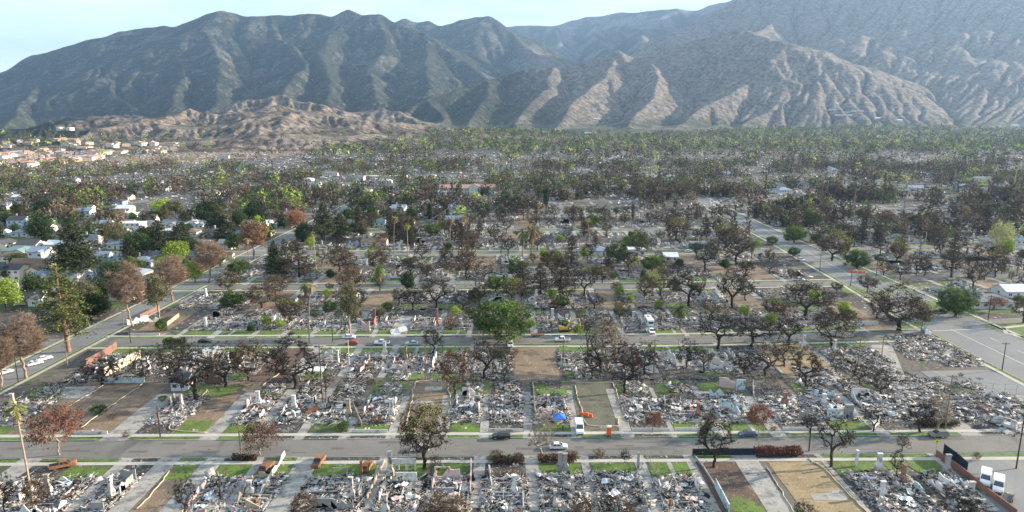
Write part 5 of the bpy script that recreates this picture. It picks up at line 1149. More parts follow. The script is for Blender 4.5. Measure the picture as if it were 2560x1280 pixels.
X, Y = G(1186, 488); o = MB(); o.box((0, 0, 4.2), (11, 5, 8.4)); k = len(o.V); o.V += [(-5.5, -2.5, 8.4), (5.5, -2.5, 8.4), (0, -2.5, 11)]; o.face((k, k + 1, k + 2)); c = o.build('portico', M['white'], sch); c.location = (X - sch.location.x, -9.0, 0)
o = MB(); k = 0
for s in (-1, 1):
    k = len(o.V); o.V += [(s * 6.2, -3, 8.1), (0, -3, 11.4), (0, 2.5, 11.4), (s * 6.2, 2.5, 8.1)]; o.face((k, k + 1, k + 2, k + 3))
c = o.build('portico_roof', M['r_pink'], sch); c.location = (X - sch.location.x, -9.0, 0)
hpx(955, 448, 125, 10, 'cream', 'r_white', 'flat', 'very long low white-roofed building far behind the cedars', h=4, simple=True, name='long_building')
hpx(962, 458, 34, 8, 'white', 'r_white', 'hip', 'white bungalow in front of the long low building', simple=True)
hpx(1150, 508, 14, 5, 'white', 'r_grey', 'gable', 'tiny white shed in front of the school', simple=True, name='shed')
hpx(925, 540, 34, 9, 'white', 'r_white', 'flat', 'white flat-roofed house right of a burned cypress', simple=True)
hpx(948, 566, 24, 9, 'white', 'r_teal', 'gable', 'house with teal gable roof below the flat white one', simple=True)
hpx(905, 552, 44, 9, 'white', 'r_white', 'flat', 'second flat pale house behind the burned cypress', simple=True)
hpx(2246, 607, 34, 9, 'cream', 'r_teal', 'gable', 'small cream house with teal roof and front gable among burned trees', wing=True)
hpx(2535, 612, 60, 10, 'white', 'r_teal', 'gable', 'pale house with teal roof beside the bright yellow-green tree')
hpx(1948, 543, 20, 8, 'white', 'r_grey', 'flat', 'white box-like house at the top of the avenue', simple=True)
hpx(680, 512, 38, 9, 'white', 'r_white', 'flat', 'white low building among dark green trees', simple=True)
hpx(1328, 612, 38, 6, 'white', 'r_white', 'flat', 'long white trailer home behind two date palms', simple=True, name='trailer_home')
hpx(447, 978, 38, 7, 'white', 'r_dark', 'gable', 'white garage with burned dark roof and open front', simple=True, name='garage')
hpx(597, 612, 54, 9, 'white', 'r_grey', 'gable', 'two-gabled white house left of the orange sycamore', wing=True)
hpx(66, 695, 92, 11, 'cream', 'r_brown', 'gable', 'cream house with steep brown roof and two gables', wing=True, h=4.5, pitch=.8)
hpx(70, 762, 70, 9, 'white', 'r_dark', 'gable', 'white house with dark roof behind the yellow-green tree', wing=True, pitch=.6)
hpx(348, 668, 60, 10, 'white', 'r_blue', 'hip', 'white house with tall chimney and blue-grey hip roof', chim=True)
hpx(428, 552, 30, 8, 'cream', 'r_grey', 'gable', 'small cream house with steep gable near a yellow tree', pitch=1.1, rz=1.57)
hpx(375, 560, 26, 8, 'cream', 'r_brown', 'gable', 'cream house with steep brown roof', pitch=1.0, simple=True)
hpx(232, 598, 56, 10, 'white', 'r_white', 'gable', 'white house with broad pale gable end', rz=1.57, pitch=.5)
hpx(320, 578, 60, 10, 'white', 'r_white', 'flat', 'two-tone white house with flat pale roof', h=5.5, storeys=2)
hpx(35, 640, 66, 10, 'tan', 'r_teal', 'hip', 'tan house with teal hip roof at the edge of view', wing=True)
hpx(105, 648, 62, 10, 'white', 'r_blue', 'gable', 'long house with pale blue-grey roof right of the teal one')
hpx(493, 570, 40, 8, 'white', 'r_grey', 'gable', 'white house with windows facing forward and a grey gable', wing=True)
hpx(540, 575, 40, 8, 'tan', 'r_brown', 'gable', 'tan bungalow with brown roof right of a white one')
hpx(555, 548, 36, 8, 'white', 'r_dark', 'gable', 'white house with dark blue roof and white gable', wing=True)
# white carport that survived, canopy, fallen roof
def parts(name, X, Y, rz, label, cat, lst, z=0, s=1.0, group=None):
    o = empty(name, (X, Y, z), rz, s)
    for nm, mb, mt in lst: mb.build(nm, mt, o)
    return tag(o, label, cat, group)
X, Y = G(782, 945); mb1 = MB(); mb1.box((0, 0, 2.9), (7.5, 4.2, .3)); L = [('roof', mb1, M['r_white'])]
for sx in (-1, 1):
    for sy in (-1, 1): q = MB(); q.box((sx * 3.3, sy * 1.7, 1.37), (.18, .18, 2.75)); L.append(('post', q, M['white']))
parts('carport', X, Y, 0, 'white flat carport roof on posts among the burned lots', 'carport', L)
X, Y = G(998, 832); q = MB(); q.box((-1.6, 0, 0), (3.2, 5.0, .16)); q.box((1.55, .3, .22), (3.1, 4.2, .16)); o = q.build('fallen_roof', M['w_white']); o.location = (X, Y, .7); o.rotation_euler = (R(9), R(-7), .35); tag(o, 'large white fallen roof sheet above a bright lawn', 'fallen roof')
# suburb below the left mountain, tanks, hillside mansion
sub = None; rs2 = random.Random(8)
n_s = 0
while n_s < 290:
    px = rs2.uniform(-90, 470); py = rs2.uniform(349, 422)
    if py > 422 - max(0, px - 30) * .10 or (px > 200 and py < 375) or px > 640 - (py - 349) * 2.5: continue
    if fbm(np.array([px / 40.]), np.array([py / 9.]), 2, 4)[0] < .42: continue
    X, Y = G(px, py); z = hz(X, Y)
    if z > 16: continue
    if n_s % 7 == 0: sub = house(X, Y, rs2.uniform(12, 20), 11, rs2.choice((3.2, 6.0)), rs2.choice(('white', 'tan', 'tan')), rs2.choice(('r_pink', 'r_grey', 'r_grey', 'r_brown', 'r_pink')), rs2.choice(('gable', 'hip')), rs2.uniform(0, 3), simple=True, z=z, name='suburban_house'); o = sub
    else: o = copy_tree(sub); o.location = (X, Y, z); o.rotation_euler = (0, 0, rs2.uniform(0, 3))
    tag(o, 'pale suburban house in the dense suburb below the left mountain', 'house', 'suburb houses below the left mountain'); n_s += 1
# a few pale roofs showing through the far trees
for k in range(64):
    px = rs2.uniform(480, 2560); py = 345 + 150 * rs2.random() ** 1.2
    X, Y = G(px, py); z = hz(X, Y)
    if z > 12: continue
    if k % 6 == 0: sub = house(X, Y, rs2.uniform(12, 20), 11, 4.0, rs2.choice(('white', 'cream')), rs2.choice(('r_grey', 'r_brown', 'r_blue')), rs2.choice(('hip', 'gable')), rs2.uniform(-.3, .3), simple=True, z=z, name='distant_house'); o = sub
    else: o = copy_tree(sub); o.location = (X, Y, z); o.rotation_euler = (0, 0, rs2.uniform(-.3, .3))
    tag(o, 'pale roofed house far off among the trees before the hills', 'house', 'distant houses showing among the trees')
for px, w in ((152, 15), (177, 17)):
    X, Y, Z = ptY(px, 333, 2050); Z = hz(X, Y); q = MB(); q.tube([(0, 0, -6), (0, 0, 9)], 11, 22); o = empty('water_tank', (X, Y, Z + 2)); q.build('tank_wall', M['white'], o); q = MB(); q.tube([(0, 0, 9), (0, 0, 10.2)], [11.2, 1.0], 22); q.build('roof', M['r_white'], o)
    tag(o, f'{"left" if w == 15 else "right"} one of two white water tanks at the foot of the left mountain', 'water tank', 'water tanks')
def on_slope(px, py):
    dx = (px - 1280) / FPX; dy = (640 - py) / FPX; d = np.array([dx, CT + ST * dy, -ST + CT * dy])
    for t in np.arange(1200, 7000, 8.0):
        p = d * t
        if CAMZ + p[2] < hz(p[0], p[1]): return p[0], p[1], hz(p[0], p[1])
    return (*G(px, py), 0)
for i, (px, py, w) in enumerate(((2090, 276, 42), (2122, 283, 60), (2110, 290, 55), (2145, 279, 36), (2196, 298, 22), (2190, 318, 26), (2250, 304, 20), (1492, 300, 24), (1468, 337, 30), (2540, 317, 24), (2205, 345, 30))):
    X, Y, Z = on_slope(px, py); W_ = w * depth(Y) / FPX
    o = house(X, Y + 6, W_ * .8, 12, 7, 'white', 'r_white', 'flat' if i < 4 else 'hip', rs2.uniform(-.2, .2), simple=True, z=Z - 1, name='hillside_house')
    tag(o, ('white terraced wing of the hillside estate, %s from the left' % ORD[(0, 2, 1, 3)[i]]) if i < 4 else 'white house at the foot of the burned hills, %s from the left' % ORD[{7: 1, 8: 0, 4: 3, 5: 2, 6: 5, 9: 6, 10: 4}[i]], 'house', 'hillside houses')
# ================================================================ VEHICLES
def wheels(o, xs, yw, r, flat=False, w=.22, mt='tyre'):
    for x in xs:
        for sy in (-1, 1):
            q = MB(); q.tube([(x, sy * yw - w / 2, r), (x, sy * yw + w / 2, r)], r, 14); wh = q.build('wheel', M[mt], o)
            q = MB(); q.tube([(x, sy * (yw + w / 2 + .005) , r), (x, sy * (yw + w / 2 + .02), r)], r * .6, 10); q.build('rim', M['rim' if not flat else 'rust_dark'], wh)
def car(kind, paint, px, py, rz, label, cat=None, burned=False, z=.05, world=None):
    X, Y = world or G(px, py); nm = {'sedan': 'sedan_car', 'suv': 'suv_car', 'pickup': 'pickup_truck', 'van': 'delivery_van', 'hatch': 'hatchback_car'}[kind]
    if burned: nm = 'burned_' + nm
    o = empty(nm, (X, Y, z), rz); P = M[paint]; Gm = M['glass'] if not burned else M['black']
    if kind in ('sedan', 'hatch'):
        body = [(-2.3, .32), (-2.34, .62), (-2.2, .90), (-1.75, .97), (1.0, .96), (1.9, .82), (2.28, .62), (2.32, .34)]
        cab = [(-1.9, .97), (-1.15, 1.38), (.15, 1.42), (1.05, .96)] if kind == 'sedan' else [(-2.2, .95), (-1.9, 1.42), (.1, 1.48), (1.15, .96)]; roof = (-1.1, .12, 1.40); W = .9; ln = 2.3
    elif kind == 'suv':
        body = [(-2.3, .42), (-2.36, .8), (-2.3, 1.08), (1.0, 1.08), (2.0, .98), (2.33, .74), (2.34, .42)]; cab = [(-2.25, 1.08), (-2.0, 1.62), (.2, 1.68), (1.1, 1.08)]; roof = (-1.95, .15, 1.66); W = .95; ln = 2.34
    elif kind == 'pickup':
        body = [(-2.75, .50), (-2.78, 1.12), (-.75, 1.12), (-.75, 1.10), (1.3, 1.10), (2.5, 1.02), (2.72, .8), (2.72, .48)]; cab = [(-.8, 1.10), (-.6, 1.72), (.7, 1.76), (1.4, 1.10)]; roof = (-.58, .68, 1.74); W = .97; ln = 2.74
    else:
        body = [(-2.9, .45), (-2.92, 2.55), (.9, 2.58), (1.65, 1.55), (2.6, 1.25), (2.8, .9), (2.8, .45)]; cab = [(.98, 1.52), (1.0, 2.40), (1.10, 2.38), (1.72, 1.56)]; roof = None; W = 1.0; ln = 2.82
    q = MB(); n0 = len(q.V); k = len(body)
    # body in three sections so that the flanks are rounded
    for y, f, dz in ((-W, .97, 0), (-W * .93, 1.0, .0), (W * .93, 1.0, 0), (W, .97, 0)):
        for (x, zz) in body: q.V.append((x * (f if abs(y) == W else 1), y, zz * (.985 if abs(y) == W else 1) + .005))
    for s_ in range(3):
        for i in range(k): j = (i + 1) % k; a = n0 + s_ * k; q.face((a + j, a + i, a + k + i, a + k + j))
    q.face([n0 + i for i in range(k)]); q.face([n0 + 3 * k + i for i in range(k)][::-1])
    q.build('body', P, o)
    q = MB(); cw0, cw1 = W * .94, W * .76
    zb, zt = cab[0][1], cab[1][1]
    n0 = 0
    for sy in (-1, 1):
        for (x, zz) in cab: q.V.append((x, sy * (cw0 if zz < zb + .1 else cw1), zz))
    q.face((0, 1, 2, 3)); q.face((7, 6, 5, 4))
    for i in range(4): j = (i + 1) % 4; q.face((j, i, 4 + i, 4 + j))
    q.build('windows', Gm, o)
    if roof:
        q = MB(); q.box(((roof[0] + roof[1]) / 2, 0, roof[2] + .03), (roof[1] - roof[0] + .1, W * 1.56, .07)); 
        for sy in (-1, 1):   # pillars
            for xa, xb in ((cab[0][0], cab[1][0]), (cab[3][0], cab[2][0]), ((cab[0][0] + cab[3][0]) / 2, (cab[1][0] + cab[2][0]) / 2)): q.tube([(xa, sy * (cw0 + .01), zb), (xb, sy * (cw1 + .01), zt)], .045, 4)
        q.build('roof', P, o)
    if kind == 'pickup':
        q = MB(); q.box((-1.75, 0, 1.13), (1.8, W * 1.6, .02)); q.build('bed', M['black'], o)
    if not burned:
        for sy in (-1, 1):
            q = MB(); q.box((ln - .12, sy * W * .74, .72), (.16, .34, .16)); q.build('headlight', M['lamp'], o)
            q = MB(); q.box((-ln + .02, sy * W * .76, .85), (.08, .3, .18)); q.build('tail_light', M['tail'], o)
        q = MB(); q.box((ln + .01, 0, .52), (.06, W * 1.5, .22)); q.build('bumper', M['black'], o)
    wheels(o, (-ln * .62, ln * .62), W - .12, .33 if kind in ('sedan', 'hatch') else .38, burned, mt='rust_dark' if burned else 'tyre')
    tag(o, label, cat or ('burned ' if burned else '') + {'sedan': 'car', 'hatch': 'car', 'suv': 'car', 'pickup': 'pickup truck', 'van': 'van'}[kind], 'burned-out vehicles' if burned else 'vehicles on the streets'); return o
PI = math.pi
for a in (('sedan', 'p_white', 1396, 1121, 0, 'white sedan driving on the front street past a bare forked tree'), ('sedan', 'p_white', 1050, 1126, PI, 'white car half hidden behind the half green oak'), ('suv', 'p_black', 1253, 1096, PI, 'dark SUV parked at the far kerb of the front street'),
 ('van', 'p_white', 1448, 1079, -PI / 2, 'white delivery van nosing out of a driveway beside the seeded lot'), ('sedan', 'p_blue', 1869, 1090, PI, 'slate blue sedan at the far kerb right of the bare tree'), ('suv', 'p_olive', 2345, 1092, PI, 'olive-grey SUV at the kerb behind the lime warning sign'),
 ('van', 'p_white', 2462, 1207, -2.2, 'white van on the parking lot, farther of two behind the maroon wall'), ('van', 'p_white', 2494, 1224, -2.2, 'white van on the parking lot, nearer of two behind the maroon wall'),
 ('suv', 'p_white', 12, 935, 1.0, 'white car on the side street at the edge of view'), ('hatch', 'p_white', 88, 912, .9, 'white hatchback under the scorched sycamore'), ('sedan', 'p_white', 112, 900, .9, 'white sedan parked ahead of a white hatchback'),
 ('sedan', 'p_white', 874, 846, 0, 'white sedan at the far kerb of the second street'), ('sedan', 'p_red', 880, 861, PI, 'red car at the near kerb of the second street'), ('pickup', 'p_white', 955, 861, PI, 'white pickup on the second street between red car and silver sedan'),
 ('sedan', 'p_silver', 1030, 862, PI, 'silver sedan on the second street right of the white pickup'), ('suv', 'p_white', 1276, 866, -PI / 2, 'white SUV beside the brown cleared lot'), ('pickup', 'p_white', 1406, 853, PI, 'white pickup towing on the second street below the excavator'),
 ('pickup', 'p_white', 1628, 832, -PI / 2, 'white pickup in the driveway below the motorhome'), ('pickup', 'p_black', 2352, 782, -.3, 'black pickup turning at the avenue junction'), ('suv', 'p_white', 2003, 652, -1.2, 'white SUV on the side of the avenue'),
 ('pickup', 'p_white', 1996, 702, 0, 'white pickup leaving the third street towards the avenue'), ('sedan', 'p_white', 1447, 628, 0, 'white car, middle of three parked on the fourth street'), ('suv', 'p_black', 1469, 632, 0, 'black SUV, last of three parked on the fourth street'), ('sedan', 'p_silver', 1430, 634, 0, 'silver car, first of three parked on the fourth street'),
 ('sedan', 'p_white', 1722, 630, 0, 'white sedan in front of the green-grey flat building'), ('suv', 'p_black', 1744, 624, 0, 'black SUV beside the green-grey flat building'), ('suv', 'p_white', 2030, 566, 0, 'white SUV on the wide cross street at the top of the avenue'), ('sedan', 'p_white', 2280, 566, 0, 'white sedan on the cross street right of the box truck'),
 ('sedan', 'p_silver', 720, 858, 0, 'silver car behind bare twigs on the second street'), ('sedan', 'p_black', 513, 856, 0, 'black car parked beside the square green hedge')):
    car(*a)
car('pickup', 'rust', 159, 1169, .5, 'orange rusted burned car on the burned lawn by the fan palm', 'burned car', True); car('suv', 'rust_dark', 668, 1172, 1.45, 'brown burned car shell beside the long pale wall', None, True); car('pickup', 'rust', 797, 1160, 1.5, 'rusty burned pickup standing on a driveway', None, True); car('suv', 'rust', 918, 1172, 1.45, 'orange burned car shell behind the rusty post', None, True); car('sedan', 'rust_dark', 780, 1030, .7, 'dark brown burned car in the rubble behind the front street', None, True)
def truck(px, py, rz, label, kind, z=.05):
    X, Y = G(px, py); L = []
    q = MB(); q.box((0, 0, .75), (8.2, .9, .25)); L.append(('chassis', q, M['black']))
    q = MB(); q.prism([(2.6, .6), (2.6, 2.6), (3.6, 2.6), (4.1, 1.8), (5.0, 1.5), (5.05, .6)], -1.1, 1.1); L.append(('cab', q, M['p_white']))
    q = MB(); q.prism([(3.62, 1.85), (3.62, 2.5), (3.68, 2.5), (4.1, 1.85)], -1.0, 1.0); L.append(('windshield', q, M['glass']))
    if kind == 'box': q = MB(); q.box((-.9, 0, 2.35), (6.4, 2.4, 2.7)); L.append(('cargo_box', q, M['p_white']))
    elif kind == 'flat': q = MB(); q.box((-1.4, 0, 1.0), (7.4, 2.4, .18)); q.box((2.2, 0, 1.6), (.12, 2.2, 1.1)); L.append(('flatbed', q, M['steel'])); q = MB(); q.box((3.1, 0, 2.7), (.4, 1.4, .14)); L.append(('light_bar', q, M['blue_tarp']))
    o = parts({'box': 'box_truck', 'flat': 'tow_truck'}[kind], X, Y, rz, label, 'truck', L, z, group='trucks'); wheels(o, (-3.2, -2.2, 3.9), .98, .48); return o
truck(2290, 838, 0, 'white flatbed tow truck leaving the second street for the avenue', 'flat'); truck(2264, 683, 0, 'white box truck on the cross street right of the avenue', 'box'); truck(2127, 566, PI, 'white box truck parked on the wide cross street', 'box')
X, Y = G(1622, 812); L = []; q = MB(); q.box((0, 0, 1.75), (7.5, 2.4, 2.5)); L.append(('body', q, M['p_white'])); q = MB(); q.box((3.77, 0, 2.0), (.06, 1.9, .8)); L.append(('windshield', q, M['glass'])); q = MB(); q.box((0, -1.22, 1.9), (5.2, .05, .6)); q.box((0, 1.22, 1.9), (5.2, .05, .6)); L.append(('windows', q, M['glass'])); q = MB(); q.box((-1.5, 0, 3.15), (1.2, .9, .3)); L.append(('roof_unit', q, M['w_grey']))
o = parts('motorhome', X, Y, -PI / 2, 'white motorhome parked behind a white pickup', 'motorhome', L); wheels(o, (-2.4, 2.5), 1.05, .42)
X, Y = G(515, 895); L = []; q = MB(); q.box((0, 0, 1.7), (9.5, 2.5, 2.4)); L.append(('body', q, M['p_silver'])); q = MB(); q.box((4.77, 0, 1.9), (.06, 2.1, 1.0)); L.append(('windshield', q, M['glass'])); q = MB(); q.box((0, -1.27, 1.8), (7, .05, .6)); L.append(('windows', q, M['glass'])); q = MB(); q.box((-2, 0, 3.05), (1, .8, .3)); q.box((2, 0, 3.05), (1, .8, .3)); L.append(('roof_unit', q, M['black']))
o = parts('motor_coach', X, Y, -2.3, 'long pale motor coach parked among burned trees', 'motorhome', L); wheels(o, (-3, 3), 1.05, .45)
X, Y = G(2517, 1250); L = []; q = MB(); q.box((0, 0, .6), (4, 1.9, .12)); q.box((0, -.95, .85), (4, .06, .5)); q.box((0, .95, .85), (4, .06, .5)); L.append(('bed', q, M['black'])); q = MB(); q.tube([(2, .5, .5), (3.6, 0, .5), (2, -.5, .5)], .06, 5); L.append(('tow_bar', q, M['steel'])); o = parts('utility_trailer', X, Y, .8, 'black open trailer beside the maroon wall', 'trailer', L); wheels(o, (-.2,), 1.0, .36)
X, Y = G(1344, 841); L = []; q = MB(); q.box((0, 0, .8), (5, 2, .15)); 
for i in range(6): q.box((-2.3 + i * .9, -1, 1.15), (.08, .06, .6)); q.box((-2.3 + i * .9, 1, 1.15), (.08, .06, .6))
L.append(('bed', q, M['rust_dark'])); o = parts('flatbed_trailer', X, Y, 0, 'brown stake-sided trailer left of the white towing pickup', 'trailer', L); wheels(o, (-.6, .5), 1.0, .36)
# excavator
X, Y = G(1420, 828); L = []
q = MB()
for sy in (-1, 1): q.prism([(-1.9, .15), (-2.1, .5), (-1.9, .85), (1.9, .85), (2.1, .5), (1.9, .15)], sy * 1.2 - .28, sy * 1.2 + .28)
L.append(('tracks', q, M['black'])); q = MB(); q.box((-.4, 0, 1.35), (3.2, 2.5, .8)); q.box((-1.5, 0, 1.9), (1.1, 2.3, .5)); L.append(('body', q, M['yellow']))
q = MB(); q.prism([(.1, 1.75), (.1, 3.0), (1.0, 3.0), (1.3, 2.2), (1.3, 1.75)], .2, 1.2); L.append(('cab', q, M['glass'])); q = MB(); q.tube([(1.0, -.2, 1.7), (3.0, -.2, 4.4), (5.6, -.2, 4.9)], [.3, .34, .22], 4); L.append(('boom', q, M['yellow'])); q = MB(); q.tube([(5.6, -.2, 5.1), (6.4, -.2, 1.9)], [.26, .18], 4); L.append(('arm', q, M['yellow']))
q = MB(); q.prism([(6.0, 1.9), (6.9, 1.9), (7.0, 1.2), (6.3, .9), (5.8, 1.3)], -.8, .4); L.append(('bucket', q, M['black'])); parts('excavator', X - 1.5, Y, .1, 'yellow excavator with raised boom at the second street', 'excavator', L)
# portable toilet on a small trailer
X, Y = G(1522, 1090); L = []; q = MB(); q.box((0, 0, 1.55), (1.15, 1.15, 2.1)); L.append(('cabin', q, M['orange'])); q = MB(); q.box((0, 0, 2.66), (1.25, 1.25, .12)); q.box((0, 0, 2.78), (1.0, 1.0, .14), taper=.7); L.append(('roof', q, M['white'])); q = MB(); q.box((0, -.585, 1.5), (.72, .03, 1.8)); L.append(('door', q, M['orange'])); q = MB(); q.box((0, 0, .44), (1.6, 1.3, .1)); q.tube([(.8, 0, .44), (1.9, 0, .44)], .05, 5); L.append(('trailer_frame', q, M['steel']))
o = parts('portable_toilet', X, Y, -.1, 'orange portable toilet with white roof standing at the kerb', 'portable toilet', L); wheels(o, (.2,), .72, .26)
# blue canopy, people, barriers, warning sign
X, Y = G(1398, 1062); L = []; q = MB(); s_ = 1.6
q.V += [(-s_, -s_, 2.3), (s_, -s_, 2.3), (s_, s_, 2.3), (-s_, s_, 2.3), (0, 0, 3.2)]; [q.face(f) for f in ((0, 1, 4), (1, 2, 4), (2, 3, 4), (3, 0, 4))]; q.tube([(-s_, -s_, 2.2), (s_, -s_, 2.2), (s_, s_, 2.2), (-s_, s_, 2.2), (-s_, -s_, 2.2)], .09, 4, cap=False)
L.append(('canopy_cloth', q, M['blue_tarp']))
for sx in (-1, 1):
    for sy in (-1, 1): q = MB(); q.tube([(sx * s_, sy * s_, 0), (sx * s_, sy * s_, 2.25)], .035, 5); L.append(('leg', q, M['steel']))
parts('pop_up_canopy', X, Y, 0, 'blue pop-up canopy on the lawn behind two people', 'canopy', L, .05)
def person(px, py, face, top, label, arm=.5):
    X, Y = G(px, py); o = empty('person', (X, Y, .09), face); import bpy as b
    Vp = [(0, 0, .95), (0, 0, 1.15), (0, 0, 1.42), (0, 0, 1.53), (0, .01, 1.62), (0, 0, 1.74), (.19, 0, 1.40), (.25, .03, 1.12), (.22, .22, .95), (-.19, 0, 1.40), (-.25, -.02, 1.12), (-.24, .08, .86), (.10, 0, .90), (.11, .05, .50), (.12, 0, .07), (.12, .14, .04), (-.10, 0, .90), (-.12, -.04, .50), (-.13, -.12, .07), (-.13, .02, .04)]
    E = [(0, 1), (1, 2), (2, 3), (3, 4), (4, 5), (2, 6), (6, 7), (7, 8), (2, 9), (9, 10), (10, 11), (0, 12), (12, 13), (13, 14), (14, 15), (0, 16), (16, 17), (17, 18), (18, 19)]
    Rr = [.15, .14, .16, .06, .10, .085, .065, .05, .04, .065, .05, .04, .09, .065, .045, .04, .09, .065, .045, .04]
    def skin(name, idx, grow, mt):
        mp_ = {v: i for i, v in enumerate(idx)}; me = bpy.data.meshes.new(name); me.from_pydata([Vp[i] for i in idx], [(mp_[a], mp_[c]) for a, c in E if a in mp_ and c in mp_], []); me.materials.append(mt)
        ob = child(name, me, o); md = ob.modifiers.new('skin', 'SKIN'); 
        for i, v in enumerate(idx): ob.data.skin_vertices[0].data[i].radius = (Rr[v] * grow, Rr[v] * grow)
        ob.data.skin_vertices[0].data[0].use_root = True; s2 = ob.modifiers.new('sub', 'SUBSURF'); s2.levels = 1; s2.render_levels = 1; return ob
    skin('body', list(range(20)), 1.0, M['skin']); skin('top_clothes', [0, 1, 2, 6, 7, 9, 10], 1.18, top); skin('trousers', [0, 12, 13, 14, 16, 17, 18], 1.18, M['jeans'])
    q = MB(); q.tube([(0, -.02, 1.66), (0, -.02, 1.80), (0, -.02, 1.85)], [.105, .10, .03], 9); q.build('cap', M['white'] if top is M['vest'] else M['hair'], o)
    tag(o, label, 'person')
person(1394, 1073, PI, M['vest'], 'person in a lime vest and dark trousers standing on the sidewalk'); person(1407, 1073, .4, M['shirt'], 'person in a white shirt and dark trousers near the blue canopy')
def barrier(px, py, n, rz, label):
    X, Y = G(px, py); L = []
    for i in range(n): q = MB(); q.box((i * 1.25 - n * .6, (i % 2) * .3, .5), (1.15, .4, 1.0), taper=.8); L.append(('barrier_block', q, M['orange']))
    parts('safety_barrier', X, Y, rz, label, 'barrier', L, .05)
barrier(1470, 1042, 3, -.4, 'red-orange plastic barrier at the corner of the seeded lot'); barrier(2142, 682, 7, -.25, 'orange barrier row at the avenue corner under the green oak')
X, Y = G(2339, 1131); L = []; q = MB(); q.tube([(0, 0, 0), (0, 0, 3.4)], .045, 6); L.append(('post', q, M['steel'])); q = MB(); w_ = .48
pts = [(-w_, 2.55), (w_, 2.55), (w_, 3.1), (0, 3.6), (-w_, 3.1)]; q.prism(pts, -.07, -.05); L.append(('sign_board', q, M['lime'])); q = MB(); q.box((-.12, -.085, 2.9), (.13, .02, .35)); q.box((.12, -.085, 2.86), (.13, .02, .28)); q.tube([(-.12, -.095, 3.15), (-.12, -.075, 3.15)], .07, 8); q.tube([(.12, -.095, 3.07), (.12, -.075, 3.07)], .06, 8); L.append(('figure_mark', q, M['black']))
parts('warning_sign', X, Y, 0, 'lime five-sided school crossing sign with two walking figures', 'road sign', L)
for px, py, h, lab in ((269, 855, 2.2, 'white marker post at the corner of the side street'), (2476, 812, 2.4, 'white sign on a post at the corner lawn')):
    X, Y = G(px, py); L = []; q = MB(); q.tube([(0, 0, 0), (0, 0, h)], .05, 6); L.append(('post', q, M['steel'])); q = MB(); q.box((0, -.06, h - .4), (.7, .04, .8)); L.append(('sign_board', q, M['white'])); parts('street_sign', X, Y, 0, lab, 'street sign', L)
# ================================================================ POLES AND WIRES
TOPS = {}
def pole(key, bx, by, ty, kind='wood', label=None):
    X, Y = G(bx, by); dy = (640 - ty) / FPX; t = Y / (CT + ST * dy); h = max(CAMZ + t * (-ST + CT * dy), 4)
    mt = {'wood': 'pole_wood', 'dark': 'pole_dark', 'conc': 'pole_conc', 'lamp': 'pole_wood'}[kind]; nm = {'wood': 'utility_pole', 'dark': 'charred_utility_pole', 'conc': 'street_lamp', 'lamp': 'street_lamp'}[kind]
    o = empty(nm, (X, Y, 0), random.uniform(-.06, .06)); q = MB(); q.tube([(0, 0, 0), (0, 0, h)], [.17, .11], 8); q.build('pole', M[mt], o)
    if kind in ('wood',) or (kind == 'dark' and h > 9):
        for zz in ((h - .5, h - 1.9) if kind == 'wood' else (h - .5,)): q = MB(); q.box((0, .14, zz), (2.6, .12, .14)); q.build('crossarm', M[mt], o)
        q = MB(); [q.tube([(x, .14, h - .43), (x, .14, h - .2)], .05, 5) for x in (-1.15, -.4, .4, 1.15)]; q.build('insulators', M['w_grey'], o)
    if kind in ('conc', 'lamp'):
        q = MB(); q.tube([(0, 0, h - .3), (-.9, -.3, h + .3), (-2.0, -.6, h + .35)], .06, 5); a = q.build('lamp_arm', M['steel'], o); q = MB(); q.box((-2.3, -.68, h + .33), (.7, .26, .12)); q.build('lamp_head', M['steel'], a)
    TOPS[key] = (X, Y, h); o['category'] = 'street lamp' if kind in ('conc', 'lamp') else 'utility pole'; o['group'] = 'street lamps' if kind in ('conc', 'lamp') else 'utility poles'
    NAMED.append((o, {'wood': 'brown wooden utility pole with crossarms', 'dark': 'charred black utility pole', 'conc': 'pale street lamp', 'lamp': 'wooden pole with street lamp arm'}[kind], o['category'], zone(Y), X, nm)); return o
for ln_ in '''a 401 1094 1017 dark|b 602 1137 1052 lamp|c 2022 1128 1042 dark|d 2540 1172 1030 dark|e 2361 1085 937 wood|f 2198 944 840 wood|g 2143 925 845 wood|h 2505 926 856 dark|i 1634 936 848 wood|j 1407 945 852 wood|k 1064 948 860 wood
l 806 1005 862 dark|m 873 915 850 conc|n 170 920 852 wood|o 310 820 767 wood|p 46 956 893 dark|q 832 856 802 dark|r 327 858 820 dark|s 2206 687 644 conc|t 2190 692 648 dark|u 2256 718 640 wood|v 2126 716 672 dark|w 2049 678 636 dark
x 2186 580 542 conc|y 2312 619 580 conc|z 2491 629 590 conc|A 2552 685 646 conc|B 2507 552 504 wood|C 2100 542 506 wood|D 2378 717 657 wood|E 1640 552 516 wood|F 1745 546 513 wood|G 1822 526 486 wood|H 1297 563 522 wood|I 1471 540 519 wood|J 1746 613 589 conc
K 779 492 471 wood|L 963 482 434 wood|M 1077 574 548 wood|N 1149 537 495 wood|O 1189 560 523 dark|P 552 1250 1190 dark|Q 2300 556 512 wood|R 1245 575 552 dark|S 1530 690 650 dark|T 2420 690 640 dark|U 1090 705 668 wood|V 690 660 622 wood|W 2470 800 738 dark|X 2290 690 645 dark|Y 398 700 668 conc|Z 1600 560 530 dark'''.replace('\n', '|').split('|'):
    k_, a, b_, c_, kd = ln_.split(); pole(k_, float(a), float(b_), float(c_), kd)
